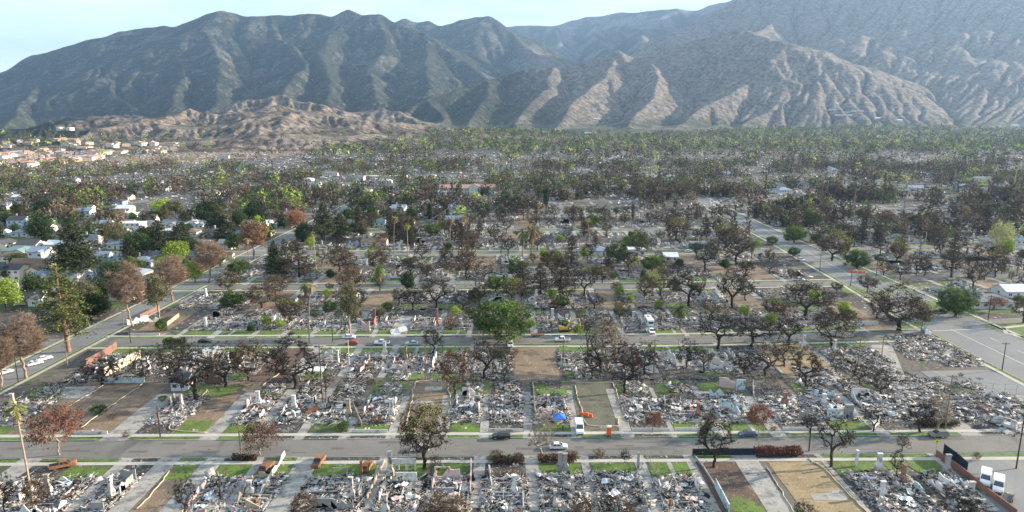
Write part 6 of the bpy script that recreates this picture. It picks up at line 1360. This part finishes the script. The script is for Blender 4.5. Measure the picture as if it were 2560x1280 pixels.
def wire(a, b_, sag=1.2, n=10, rad=.02, label=None, names=('', '')):
    for dxx in ((-1.1, 1.1) if rad < .05 else (0,)):
        P = []
        for i in range(n + 1):
            t = i / n; P.append((a[0] + (b_[0] - a[0]) * t + dxx * .3, a[1] + (b_[1] - a[1]) * t + dxx, a[2] - .25 + (b_[2] - a[2]) * t - sag * 4 * t * (1 - t)))
        q = MB(); q.tube(P, rad, 3); o = q.build('power_line', M['wire']); o['group'] = 'power lines'; NAMED.append((o, 'thin sagging power line', 'power line', zone((a[1] + b_[1]) / 2), (a[0] + b_[0]) / 2 + dxx * .01, 'power_line'))
for s_ in ('jk', 'ij', 'gi', 'fg', 'ef', 'HI', 'IE', 'EF', 'CQ', 'QB', 'KL', 'MN', 'no', 'HN'):
    wire(TOPS[s_[0]], TOPS[s_[1]], rad=.03 if TOPS[s_[0]][1] < 300 else .05)
for p in (((0, 508, 620), (80, 497, 640)), ((100, 480, 720), (205, 462, 800)), ((835, 515, 560), (930, 480, 700)), ((960, 440, 900), (1090, 432, 900)), ((2515, 504, 600), (2640, 506, 600)), ((1160, 524, 560), (1297, 527, 545))):
    wire(ptY(*p[0]), ptY(*p[1]), rad=.09, sag=2)
# ================================================================ WALLS, FENCES, HEDGES
def fence_px(pts, h, mat, name, label, th=.14, z=.04, posts=None, cat=None):
    o = empty(name, (*G(*pts[0]), z)); ox, oy = o.location.x, o.location.y; P = [G(*p) for p in pts]; q = MB()
    for a, b_ in zip(P[:-1], P[1:]):
        L = math.dist(a, b_); q.box(((a[0] + b_[0]) / 2 - ox, (a[1] + b_[1]) / 2 - oy, h / 2 + (.12 if posts else 0)), (L, th, h), rz=math.atan2(b_[1] - a[1], b_[0] - a[0]))
    q.build('panel', M[mat], o)
    if posts:
        for a, b_ in zip(P[:-1], P[1:]):
            n = max(1, int(math.dist(a, b_) / 2.6))
            for i in range(n + 1): t = i / n; q = MB(); q.box((a[0] + (b_[0] - a[0]) * t - ox, a[1] + (b_[1] - a[1]) * t - oy, h / 2 + .1), (.09, th + .1, h + .25)); q.build('post', M[posts], o)
    return tag(o, label, cat or name.replace('_', ' '), 'walls and fences between lots')
def brk(x0, y0, x1, y1, h, mat, label, op=.2, seed=1, broken=.5, name='broken_wall'):
    a, b_ = G(x0, y0), G(x1, y1); q = MB(); rs = random.Random(seed); jag_wall(q, 0, 0, b_[0] - a[0], b_[1] - a[1], h, rs, .24, op, broken); o = q.build(name, M[mat]); o.location = (*a, .05); return tag(o, label, name.replace('_', ' '), 'walls and fences between lots')
fence_px([(1731, 1140), (1886, 1139)], 1.75, 'fence_black', 'screen_fence', 'black fabric screen fence along the front sidewalk', .06, posts='black', cat='fence')
fence_px([(2358, 1136), (2388, 1158), (2416, 1183)], 2.6, 'fence_black', 'hoarding', 'tall black hoarding above the maroon wall', .08, posts='black')
fence_px([(2340, 1140), (2400, 1180), (2470, 1238), (2540, 1290)], 1.5, 'w_red', 'maroon_wall', 'long maroon wall between rubble and parking lot', .25, cat='wall')
brk(712, 1139, 652, 1238, 1.3, 'w_white', 'long bright white wall running from sidewalk to rubble', 0, 44, .35, 'boundary_wall')
brk(962, 1152, 918, 1250, 1.0, 'w_tan', 'warped tan wall between two rubble lots', 0, 45, .5, 'boundary_wall')
fence_px([(905, 1068), (880, 1010)], 1.3, 'w_tan', 'boundary_wall', 'brown wall behind the white garden wall', .16, cat='wall')
brk(1338, 1040, 1332, 960, 1.6, 'w_tan', 'burned brown boundary wall beside the lot with the canopy', .1, 5)
fence_px([(215, 918), (262, 892), (292, 872)], 2.6, 'w_red', 'brick_wall', 'scorched brick-red house wall at the corner ruin', .3, cat='wall'); brk(262, 944, 352, 894, 3.0, 'w_cream', 'cream stucco wall at the corner ruin', .1, 6, .3); brk(236, 936, 262, 922, 2.2, 'w_white', 'short white wall piece inside the corner ruin', .1, 7)
fence_px([(258, 958), (362, 957)], 1.6, 'w_blue', 'block_wall', 'faded blue wall behind the cleared brown lots', .2, cat='wall'); fence_px([(512, 958), (556, 957)], 2.0, 'w_red', 'board_fence', 'dark red fence under the black oaks', cat='fence')
brk(318, 813, 372, 803, 2.6, 'w_white', 'white stucco wall at the side street corner', .0, 8, .4); brk(372, 806, 398, 803, 1.8, 'w_white', 'short white wall joining the corner wall', .0, 9, .4); fence_px([(350, 796), (400, 772)], 1.6, 'w_red', 'board_fence', 'rust-red fence climbing behind the white corner wall', cat='fence'); fence_px([(418, 815), (448, 792)], 1.6, 'w_tan', 'board_fence', 'tan fence edge of the brown garden', cat='fence')
fence_px([(1736, 1141), (1760, 1172), (1788, 1217)], .5, 'w_grey', 'kerb_wall', 'low grey kerb wall beside the dark cleared lot', .3, cat='wall'); fence_px([(1788, 1219), (1822, 1285)], 2.2, 'w_blue', 'boundary_wall', 'pale blue wall running out of view by the dark lot', .25, cat='wall')
fence_px([(2100, 816), (2195, 814)], 1.9, 'w_white', 'block_wall', 'long pale wall behind the second street oak', .2, cat='wall')
fence_px([(1400, 968), (1100, 968)], .01, 'w_grey', 'lot_edge', 'thin edge', .1) if False else None
for i, (a, b_, c_, d_, h, mt, lb) in enumerate(((1798, 1022, 1826, 1026, 3.0, 'w_blue', 'pale blue wall fragment, first of three near the curved path'), (1830, 1034, 1850, 1040, 2.6, 'w_blue', 'pale blue wall fragment, second of three near the curved path'), (1856, 1030, 1876, 1026, 3.0, 'w_blue', 'pale blue wall fragment, third of three near the curved path'),
 (1796, 968, 1838, 972, 3.2, 'w_pink', 'pinkish rear wall behind the pale blue fragments'), (1840, 976, 1862, 974, 3.4, 'w_blue', 'tall pale blue wall joined to the pinkish wall'), (1668, 902, 1690, 918, 4.0, 'w_white', 'sooted white house wall facing left behind the bare trees'), (1690, 919, 1712, 916, 3.6, 'w_white', 'sooted white house wall with corner, behind the bare trees'),
 (1778, 915, 1822, 918, 3.0, 'w_white', 'bright white block wall beside a concrete pad'), (1882, 965, 1884, 990, 2.4, 'w_white', 'narrow white wall edge right of the pink wall'), (1080, 1225, 1092, 1180, 2.0, 'w_pink', 'curved pink wall of the ruin beside the wide driveway'), (1176, 1238, 1178, 1165, 2.0, 'w_pink', 'pink wall along the wide driveway'),
 (1230, 1222, 1222, 1175, 2.4, 'w_white', 'white wall stub left in the rubble right of the wide driveway'), (900, 935, 925, 900, 2.0, 'w_pink', 'low pinkish wall heap in the block behind the front street'), (2180, 1075, 2198, 1060, 2.2, 'w_white', 'white wall stump behind two black oaks'), (2480, 1058, 2540, 1075, 2.6, 'w_white', 'sloping pale wall in the far right rubble'),
 (2440, 1022, 2470, 1040, 1.4, 'w_red', 'reddish low wall in the far right rubble'), (2090, 1046, 2110, 1042, 3.0, 'w_white', 'white leaning wall beside the arch'), (905, 828, 925, 829, 4.2, 'w_pink', 'pink front wall standing by the thin eucalyptus'), (2345, 1205, 2420, 1245, 2.4, 'w_white', 'white wall inside the rubble before the maroon wall'))):
    brk(a, b_, c_, d_, h, mt, lb, .18, 20 + i, .55)
for i, (px, py, h, mt, lb) in enumerate(((976, 1190, 6.2, 'brick_pale', 'tall pale chimney column beside the arched wall'), (1400, 1176, 4.5, 'w_grey', 'grey double chimney behind a dark hedge, left one'), (1412, 1178, 4.5, 'w_grey', 'grey double chimney behind a dark hedge, right one'), (872, 1040, 5.0, 'w_tan', 'tan chimney near the burned car behind the front street'), (979, 1040, 5.0, 'w_white', 'white chimney beside the white garden wall'),
 (2196, 1175, 4.2, 'w_white', 'white chimney leaning over the large rubble field'), (2366, 1182, 4.6, 'w_grey', 'grey chimney next to the tall hoarding'), (2140, 1166, 4.0, 'w_white', 'white pillar at the edge of the big green lawn'), (1595, 1172, 4.0, 'w_grey', 'grey pillar beside the tiled driveway'), (936, 805, 5.5, 'w_red', 'red brick chimney behind the pink wall'), (1092, 812, 6.5, 'brick', 'tall red and white chimney at a driveway'),
 (1381, 802, 5.0, 'w_white', 'white chimney left of the excavator lot'), (1468, 800, 4.5, 'w_white', 'white chimney right of the excavator lot'), (2008, 868, 4.5, 'w_white', 'white chimney beside the second street under trees'), (904, 1187, 3.2, 'rust', 'rusty steel post in front of the burned car'), (962, 888, 5.0, 'w_white', 'white chimney on the lawn below the second street'))):
    X, Y = G(px, py); o = chimney_mb(h).build('lone_chimney' if 'post' not in lb and 'pillar' not in lb else 'lone_pillar', M[mt]) if 'post' not in lb and 'pillar' not in lb else None
    if o is None: q = MB(); q.box((0, 0, h / 2), (.5, .5, h)); q.box((0, 0, h + .05), (.66, .66, .1)); o = q.build('lone_pillar', M[mt])
    o.location = (X, Y, .03); tag(o, lb, 'chimney' if 'chimney' in lb else 'pillar', 'standing chimneys and pillars')
q = MB(); arch_wall(q, -3.2, 0, 3.2, 3, 3.0); o = q.build('arched_wall', M['w_white']); o.location = (*G(1006, 1176), .05); tag(o, 'white wall with three round arches before a green lawn', 'arched wall')
q = MB(); arch_wall(q, -1.1, 0, 1.1, 1, 4.0, .8); o = q.build('arched_doorway', M['w_grey']); o.location = (*G(2120, 1046), .05); tag(o, 'grey arched doorway standing alone above a lawn', 'arched doorway')
def hedge(x0, x1, py, dpt, h, cols, label, name='hedge', seed=1, spiky=False, y2=None):
    a = G(x0, py); b_ = G(x1, y2 or py); L = math.dist(a, b_); rg = np.random.default_rng(seed); n = int(L * dpt * h * 60) + 300
    P = rg.uniform(0, 1, (n, 3)); P[:, 2] = P[:, 2] ** .7; P = P * np.array([L, dpt, h * 1.0]); P[:, 2] *= 1 + .35 * (fbm(P[:, 0] / 1.2, P[:, 1] / 1.2, 3, seed) - .5) * (2.2 if spiky else 1); V, F = leaf_tris(rg, P, .16)
    c1, c2, c3 = [np.array(c) for c in cols]; r_ = rg.uniform(size=(n, 1)); cc = np.where(r_ < .5, c1, np.where(r_ < .85, c2, c3)) * rg.uniform(.7, 1.3, (n, 1))
    o = link(name, np_mesh(name, V, F, [M['foliage']], col=np.repeat(cc, 4, 0))); o.location = (a[0], a[1] - dpt / 2, .05); o.rotation_euler = (0, 0, math.atan2(b_[1] - a[1], b_[0] - a[0])); tag(o, label, 'hedge', 'hedges')
hedge(1886, 2004, 1137, 2.2, 2.0, ((.12, .035, .028), (.075, .025, .02), (.17, .06, .045)), 'dark red scorched hedge right of the black screen fence', 'scorched_hedge', 2, True)
hedge(410, 466, 862, 2.2, 2.3, LGRN, 'square clipped green hedge beside the black car', 'green_hedge', 3); hedge(580, 642, 1150, 1.4, 1.3, ((.06, .035, .02), (.03, .025, .018), (.16, .07, .03)), 'short scorched hedge below the red-leaved tree', 'scorched_hedge', 4)
hedge(1232, 1310, 1156, 2.5, 1.4, LBRN, 'brown dead hedge right of the wide driveway', 'dead_hedge', 5); hedge(1345, 1440, 1152, 2.6, 1.3, ((.08, .035, .025), (.04, .028, .02), (.12, .07, .04)), 'burned dark hedge before the double chimney', 'dead_hedge', 6); hedge(2290, 2395, 1062, 2.5, 1.2, LBRN, 'brown hedge behind the olive-grey SUV', 'dead_hedge', 7)
hedge(2435, 2500, 768, 2.0, 1.6, ((.10, .06, .035), (.07, .045, .03), (.05, .06, .02)), 'brown and green hedge before the corner house', 'brown_hedge', 8)
# chain-link fence on the right: posts and rails
def chain_fence(pts, h, label):
    P = [G(*p) for p in pts]; o = empty('chain_link_fence', (*P[0], .04)); ox, oy = P[0]; 
    for a, b_ in zip(P[:-1], P[1:]):
        n = max(1, int(math.dist(a, b_) / 3))
        for i in range(n + 1): t = i / n; q = MB(); x, y = a[0] + (b_[0] - a[0]) * t - ox, a[1] + (b_[1] - a[1]) * t - oy; q.tube([(x, y, 0), (x, y, h)], .04, 5); q.build('post', M['steel'], o)
        q = MB()
        for zz in (h, h / 2, .15): q.tube([(a[0] - ox, a[1] - oy, zz), (b_[0] - ox, b_[1] - oy, zz)], .025, 4)
        q.build('rail', M['steel'], o)
    tag(o, label, 'fence', 'walls and fences between lots')
chain_fence([(2395, 975), (2480, 985), (2600, 990)], 3.2, 'chain-link fence around the bluish parking lot'); chain_fence([(2255, 925), (2352, 922)], 2.4, 'short chain-link fence behind the triangular rubble field'); chain_fence([(1612, 1135), (1640, 1180), (1662, 1240)], 1.6, 'wire fence beside the tiled driveway')
# the wide triangular and far right rubble fields
for i, (px, py, w, d, lb) in enumerate(((2330, 880, 20, 15, 'wide dark rubble field at the avenue corner, nearest part'), (2290, 850, 16, 8, 'dark rubble strip along the second street by the tow truck'), (2400, 905, 12, 7, 'rubble tip narrowing towards the avenue sidewalk'), (2300, 1020, 16, 14, 'rubble around the pole with two crossarms'), (2420, 1010, 18, 12, 'pale rubble below the chain-link fence'), (2530, 1040, 18, 18, 'heaped rubble at the far right beside the street'), (2050, 940, 12, 12, 'rubble with pale slabs beside the small bare tree'), (2270, 960, 10, 12, 'rubble along the sloping back lane'))):
    X, Y = G(px, py); o = link('rubble_field', rubble_mesh(w, d, int(w * d * 20), 900 + i, light=.8 if i < 3 else 1.1)); o.location = (X, Y, .07); tag(o, lb, 'rubble field', 'open rubble fields')
# ================================================================ FILL TREES and FAR WOODED TOWN
rs3 = random.Random(99)
def free(X, Y, r):
    cl = lx(Y)
    if abs(X - cl) < 7 and Y < 900: return False
    if interp(AVL, Y) - 3 < X < interp(AVR, Y) + 3: return False
    for c, w, _ in STREETS:
        if abs(Y - yo(c, min(X, 165))) < w / 2 + 1.5: return False
    return all((X - a) ** 2 + (Y - b_) ** 2 > (r + .45 * w) ** 2 for a, b_, w in TREES)
def pick(px, Y):
    u = rs3.random()
    if px < 620 and Y < 760:
        t = (('dark_green_tree', .24), ('green_oak', .14), ('green_cedar', .14), ('olive_eucalyptus', .1), ('yellow_green_tree', .07), ('brown_tree', .12), ('scorched_sycamore', .05), ('bare_tree', .06), ('date_palm', .03), ('dark_cypress', .05))
    elif px < 1080 and Y > 400: t = (('dark_green_tree', .22), ('green_cedar', .12), ('half_green_oak', .14), ('brown_tree', .14), ('green_oak', .08), ('charred_oak', .08), ('burned_pine', .08), ('olive_eucalyptus', .06), ('yellow_green_tree', .04), ('bare_tree', .08))
    else: t = (('charred_oak', .34), ('bare_tree', .19), ('brown_tree', .13), ('burned_pine', .08), ('bare_pine', .05), ('half_green_oak', .08), ('green_oak', .04), ('pale_bare_tree', .03), ('date_palm', .02), ('burned_cypress', .02), ('fan_palm', .02))
    for k, p in t:
        u -= p
        if u < 0: return k
    return t[0][0]
SZ = {'charred_oak': (7, 11), 'bare_tree': (6, 11), 'brown_tree': (6, 10), 'burned_pine': (11, 17), 'bare_pine': (10, 15), 'half_green_oak': (7, 11), 'green_oak': (6, 9), 'pale_bare_tree': (7, 11), 'date_palm': (7, 10), 'burned_cypress': (9, 14), 'fan_palm': (14, 22), 'dark_green_tree': (6, 10), 'green_cedar': (12, 19), 'olive_eucalyptus': (11, 18), 'yellow_green_tree': (5, 9), 'scorched_sycamore': (11, 16), 'dark_cypress': (7, 12)}
n = 0; tries = 0
while n < 330 and tries < 9000:
    tries += 1; py = 545 + 295 * rs3.random() ** 1.9; px = rs3.uniform(-20, 2580); X, Y = G(px, py)
    if not free(X, Y, 3.2 if Y > 380 else 5.0): continue
    if Y < 330 and px > 320 and rs3.random() < .75: continue
    if 280 < Y < 470 and interp(AVL, Y) - 20 < X < interp(AVL, Y): continue
    if px < 620 and Y < 560 and X < lx(Y) and rs3.random() < .45: continue
    k = pick(px, Y); a, b_ = SZ[k]; tree(k, X, Y, rs3.uniform(a, b_)); n += 1
for i in range(900):   # small garden trees that came through green
    if i and n > 410: break
    px = rs3.uniform(600, 2560); py = rs3.uniform(570, 850); X, Y = G(px, py)
    if free(X, Y, 2.0): tree(rs3.choice(('green_oak', 'half_green_oak', 'dark_green_tree', 'brown_tree', 'yellow_green_tree')), X, Y, rs3.uniform(3, 5.5)); n += 1
for i in range(70):   # small bushes in the yards
    px = rs3.uniform(0, 2560); py = rs3.uniform(690, 1110); X, Y = G(px, py)
    if free(X, Y, 1.0): tree(rs3.choice(('brown_bush', 'brown_bush', 'green_bush')), X, Y, rs3.uniform(1.0, 2.4))
# far trees: countless, one object
def far_tree_proto(seed, nq, conif=False):
    rg = np.random.default_rng(seed); d = rnd_dirs(rg, nq); r = rg.uniform(.35, 1, (nq, 1)) ** .5; p = d * r; p *= 1 + .3 * np.sin(p[:, 0:1] * 5 + seed)
    if conif: z = rg.uniform(0, 1, (nq, 1)); p[:, :2] *= (1.05 - z) * .75; p[:, 2:3] = z * 3.2 - 1.1
    dirs1 = rnd_dirs(rg, nq); dirs2 = rnd_dirs(rg, nq); s = rg.uniform(.10, .24, (nq, 1)) * (1.0 if nq > 60 else 1.5)
    return p, np.stack([p - dirs1 * s, p + dirs1 * s, p + dirs2 * s * 1.4], 1)
FPR = [[far_tree_proto(i, 150, i == 3) for i in range(4)], [far_tree_proto(10 + i, 64, i == 3) for i in range(4)], [far_tree_proto(20 + i, 26) for i in range(4)]]
rgf = np.random.default_rng(4242)
def far_forest():
    Vs, Cs = [], []
    CB = [((.046, .038, .030), (.078, .064, .047)), ((.075, .055, .042), (.12, .085, .06)), ((.032, .055, .024), (.055, .085, .035)), ((.075, .11, .035), (.12, .155, .05)), ((.20, .27, .06), (.30, .36, .09)), ((.13, .11, .075), (.19, .155, .11))]
    def emit(X, Y, Z, R_, Hh, lod, ci, sp):
        p, T = FPR[lod][sp]; n = len(p); a = rgf.uniform(0, 6.28); ca, sa = math.cos(a), math.sin(a); Rm = np.array([[ca, -sa, 0], [sa, ca, 0], [0, 0, 1]]); sc = np.array([R_, R_, Hh * .5])
        V = (T.reshape(-1, 3) @ Rm.T) * sc + np.array([X, Y, Z + Hh * (.62 if sp != 3 else .45)]); c0, c1 = CB[ci]
        cc = np.array(c0) + (np.array(c1) - np.array(c0)) * rgf.uniform(0, 1, (n, 1)); cc = cc * rgf.uniform(.65, 1.35, (n, 1)) * rgf.uniform(.8, 1.25)
        Vs.append(V.astype(np.float32)); Cs.append(np.repeat(cc, 3, 0).astype(np.float32))
        # trunk: one thin triangle pair
        if lod < 2:
            w = .14; V = np.array([(X - w, Y, Z), (X + w, Y, Z), (X, Y + w, Z + Hh * .8), (X, Y - w, Z), (X, Y + w, Z), (X + w, Y, Z + Hh * .8)], np.float32); Vs.append(V); Cs.append(np.full((6, 3), .035, np.float32))
    bands = ((430, 700, 3400, 0), (700, 1150, 7400, 1), (1150, 3000, 14000, 2))
    for y0, y1, n, lod in bands:
        i = 0
        while i < n:
            u = rgf.uniform(); Y = math.sqrt(y0 * y0 + u * (y1 * y1 - y0 * y0)) if lod < 2 else y0 + (y1 - y0) * u ** .8
            tx = rgf.uniform(-.80, .86); X = tx * Y; px = 1280 + X / depth(Y) * FPX
            i += 1
            if Y < 640 and any(abs(Y - yo(c, min(X, 165))) < 5.5 for c, _, _ in STREETS[3:]): continue
            if abs(X - lx(Y)) < 6.5 and Y < 800 or interp(AVL, min(Y, 999)) - 3 < X < interp(AVR, min(Y, 999)) + 3 and Y < 620: continue
            if Y < 560 and rgf.uniform() < .55: continue
            z = float(hz(X, Y)) if Y > 1335 else 0.0
            pyb = 640 + FPX * math.tan(math.atan2(CAMZ - z, Y) - R(PITCH))
            if fbm(np.array([X / 55.]), np.array([Y / 55.]), 2, 19)[0] < .42 + .16 * rgf.uniform() and Y < 1500: continue
            if Y > 2050 + 1500 * max(0, fbm(np.array([X / 350.]), np.array([Y / 700.]), 3, 55)[0] - .25) + (450 if tx > .28 else 0): continue
            if z > 22 + 60 * max(0, fbm(np.array([X / 240.]), np.array([Y / 240.]), 2, 5)[0] - .38) * 2 * rgf.uniform(): continue
            mesa = 424 - max(0, px - 60) * .022 if px < 460 else 415 - (px - 460) * .115
            if px < 1060 and pyb < mesa and (px > 200 or rgf.uniform() < .8) and rgf.uniform() < (.93 if px > 470 else .80): continue
            v = fbm(np.array([X / 130.]), np.array([Y / 130.]), 3, 12)[0]; w = rgf.uniform()
            if Y < 700: P = (.58, .20, .10, .06, .02, .04) if px > 1050 else (.22, .26, .25, .15, .05, .07)
            elif Y < 1150: P = (.50, .18, .14, .09, .05, .04) if px > 1350 else (.22, .28, .20, .16, .06, .08) if px < 620 else (.26, .24, .22, .15, .06, .07)
            elif Y < 1500: P = (.28, .19, .22, .14, .10, .07)
            else: P = (.15, .14, .30, .20, .14, .07)
            ci = int(np.searchsorted(np.cumsum(P), w * .999)); ci = min(ci, 5)
            R_ = rgf.uniform(2.6, 6.6) * (1.0 if lod < 2 else 1.4); Hh = R_ * rgf.uniform(1.5, 2.5); sp = int(rgf.choice([0, 1, 2, 3], p=[.32, .31, .31, .06])) if lod < 2 else rgf.integers(0, 3)
            if ci == 0: R_ *= 1.1
            if sp == 3: Hh = rgf.uniform(11, 17); R_ = Hh * .25
            emit(X, Y, z, R_, Hh, lod, ci, sp)
    V = np.concatenate(Vs); return V, np.concatenate(Cs)
V, C_ = far_forest()
o = link('far_trees', np_mesh('far_trees', V, np.arange(len(V)).reshape(-1, 3), [M['farfol']], col=C_)); tag(o, 'countless burned and green trees filling the far town', 'trees', kind='stuff')
# ash-pale debris of the blocks too far to tell apart
def far_debris():
    n = 60000; rg = np.random.default_rng(77); u = rg.uniform(size=n); Y = 545 + (1500 - 545) * u ** .85; tx = rg.uniform(-.80, .84, n); X = tx * Y
    cl = fbm(X / 22, Y / 22, 3, 31); keep = cl > rg.uniform(.30, .60, n); X, Y = X[keep], Y[keep]; n = len(X)
    s = rg.uniform(.5, 2.2, n) * (Y / 700) ** .5; a = rg.uniform(0, 6.28, n); h = rg.uniform(.2, 1.6, n); V = []
    for k in range(3): V.append(np.stack([X + s * np.cos(a + k * 2.1), Y + s * np.sin(a + k * 2.1), .1 + h * (k == 1) + h * .3], 1))
    V = np.stack(V, 1).reshape(-1, 3); c = np.where(rg.uniform(size=(n, 1)) < .72, np.array([.46, .45, .46]), np.array([.12, .115, .115])) * rg.uniform(.6, 1.3, (n, 1))
    return V, np.repeat(c, 3, 0)
V, C_ = far_debris(); o = link('far_rubble', np_mesh('far_rubble', V, np.arange(len(V)).reshape(-1, 3), [M['rubble']], col=C_)); tag(o, 'ash-pale rubble scattered through the far blocks', 'rubble', kind='stuff')
# the mesa and the town floor under the far trees
M['mesa'] = surf('mesa_tan_soil', (.13, .085, .055), (.27, .18, .12), .012, .11, bstr=.6, bd=1.0, extra=chain(spots(.03, .52, (.075, .065, .04), .1, stretch=(.4, 1, 1)), spots(.10, .6, (.05, .055, .03), .05)))
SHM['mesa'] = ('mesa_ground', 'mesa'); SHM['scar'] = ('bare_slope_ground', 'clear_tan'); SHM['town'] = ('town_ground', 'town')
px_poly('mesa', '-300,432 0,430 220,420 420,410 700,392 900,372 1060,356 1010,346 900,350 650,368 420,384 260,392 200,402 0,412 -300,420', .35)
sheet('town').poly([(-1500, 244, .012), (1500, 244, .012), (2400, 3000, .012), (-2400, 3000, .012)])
flush_sheets(); flush_names()
HAZE = 0.000044
# ---------------------------------------------------------------- ground and haze
gm = MB(); S_ = 16000
gm.poly([(-S_, -3000, 0), (S_, -3000, 0), (S_, 15000, 0), (-S_, 15000, 0)])
tag(gm.build('ground', M['ground']), kind='structure')
zt = float(H.max()) + 30
hm = MB(); hm.box((1500, 5100, (zt - 3) / 2), (26000, 16000, zt + 3))
m = bpy.data.materials.new('blue_haze_air'); m.use_nodes = True; nt = m.node_tree
nt.nodes.remove(nt.nodes['Principled BSDF']); pv = N(nt, 'ShaderNodeVolumePrincipled')
pv.inputs['Color'].default_value = (.40, .64, 1.0, 1); pv.inputs['Density'].default_value = HAZE; pv.inputs['Anisotropy'].default_value = .35
nt.links.new(pv.outputs[0], nt.nodes['Material Output'].inputs['Volume'])
tag(hm.build('haze', m), kind='stuff')
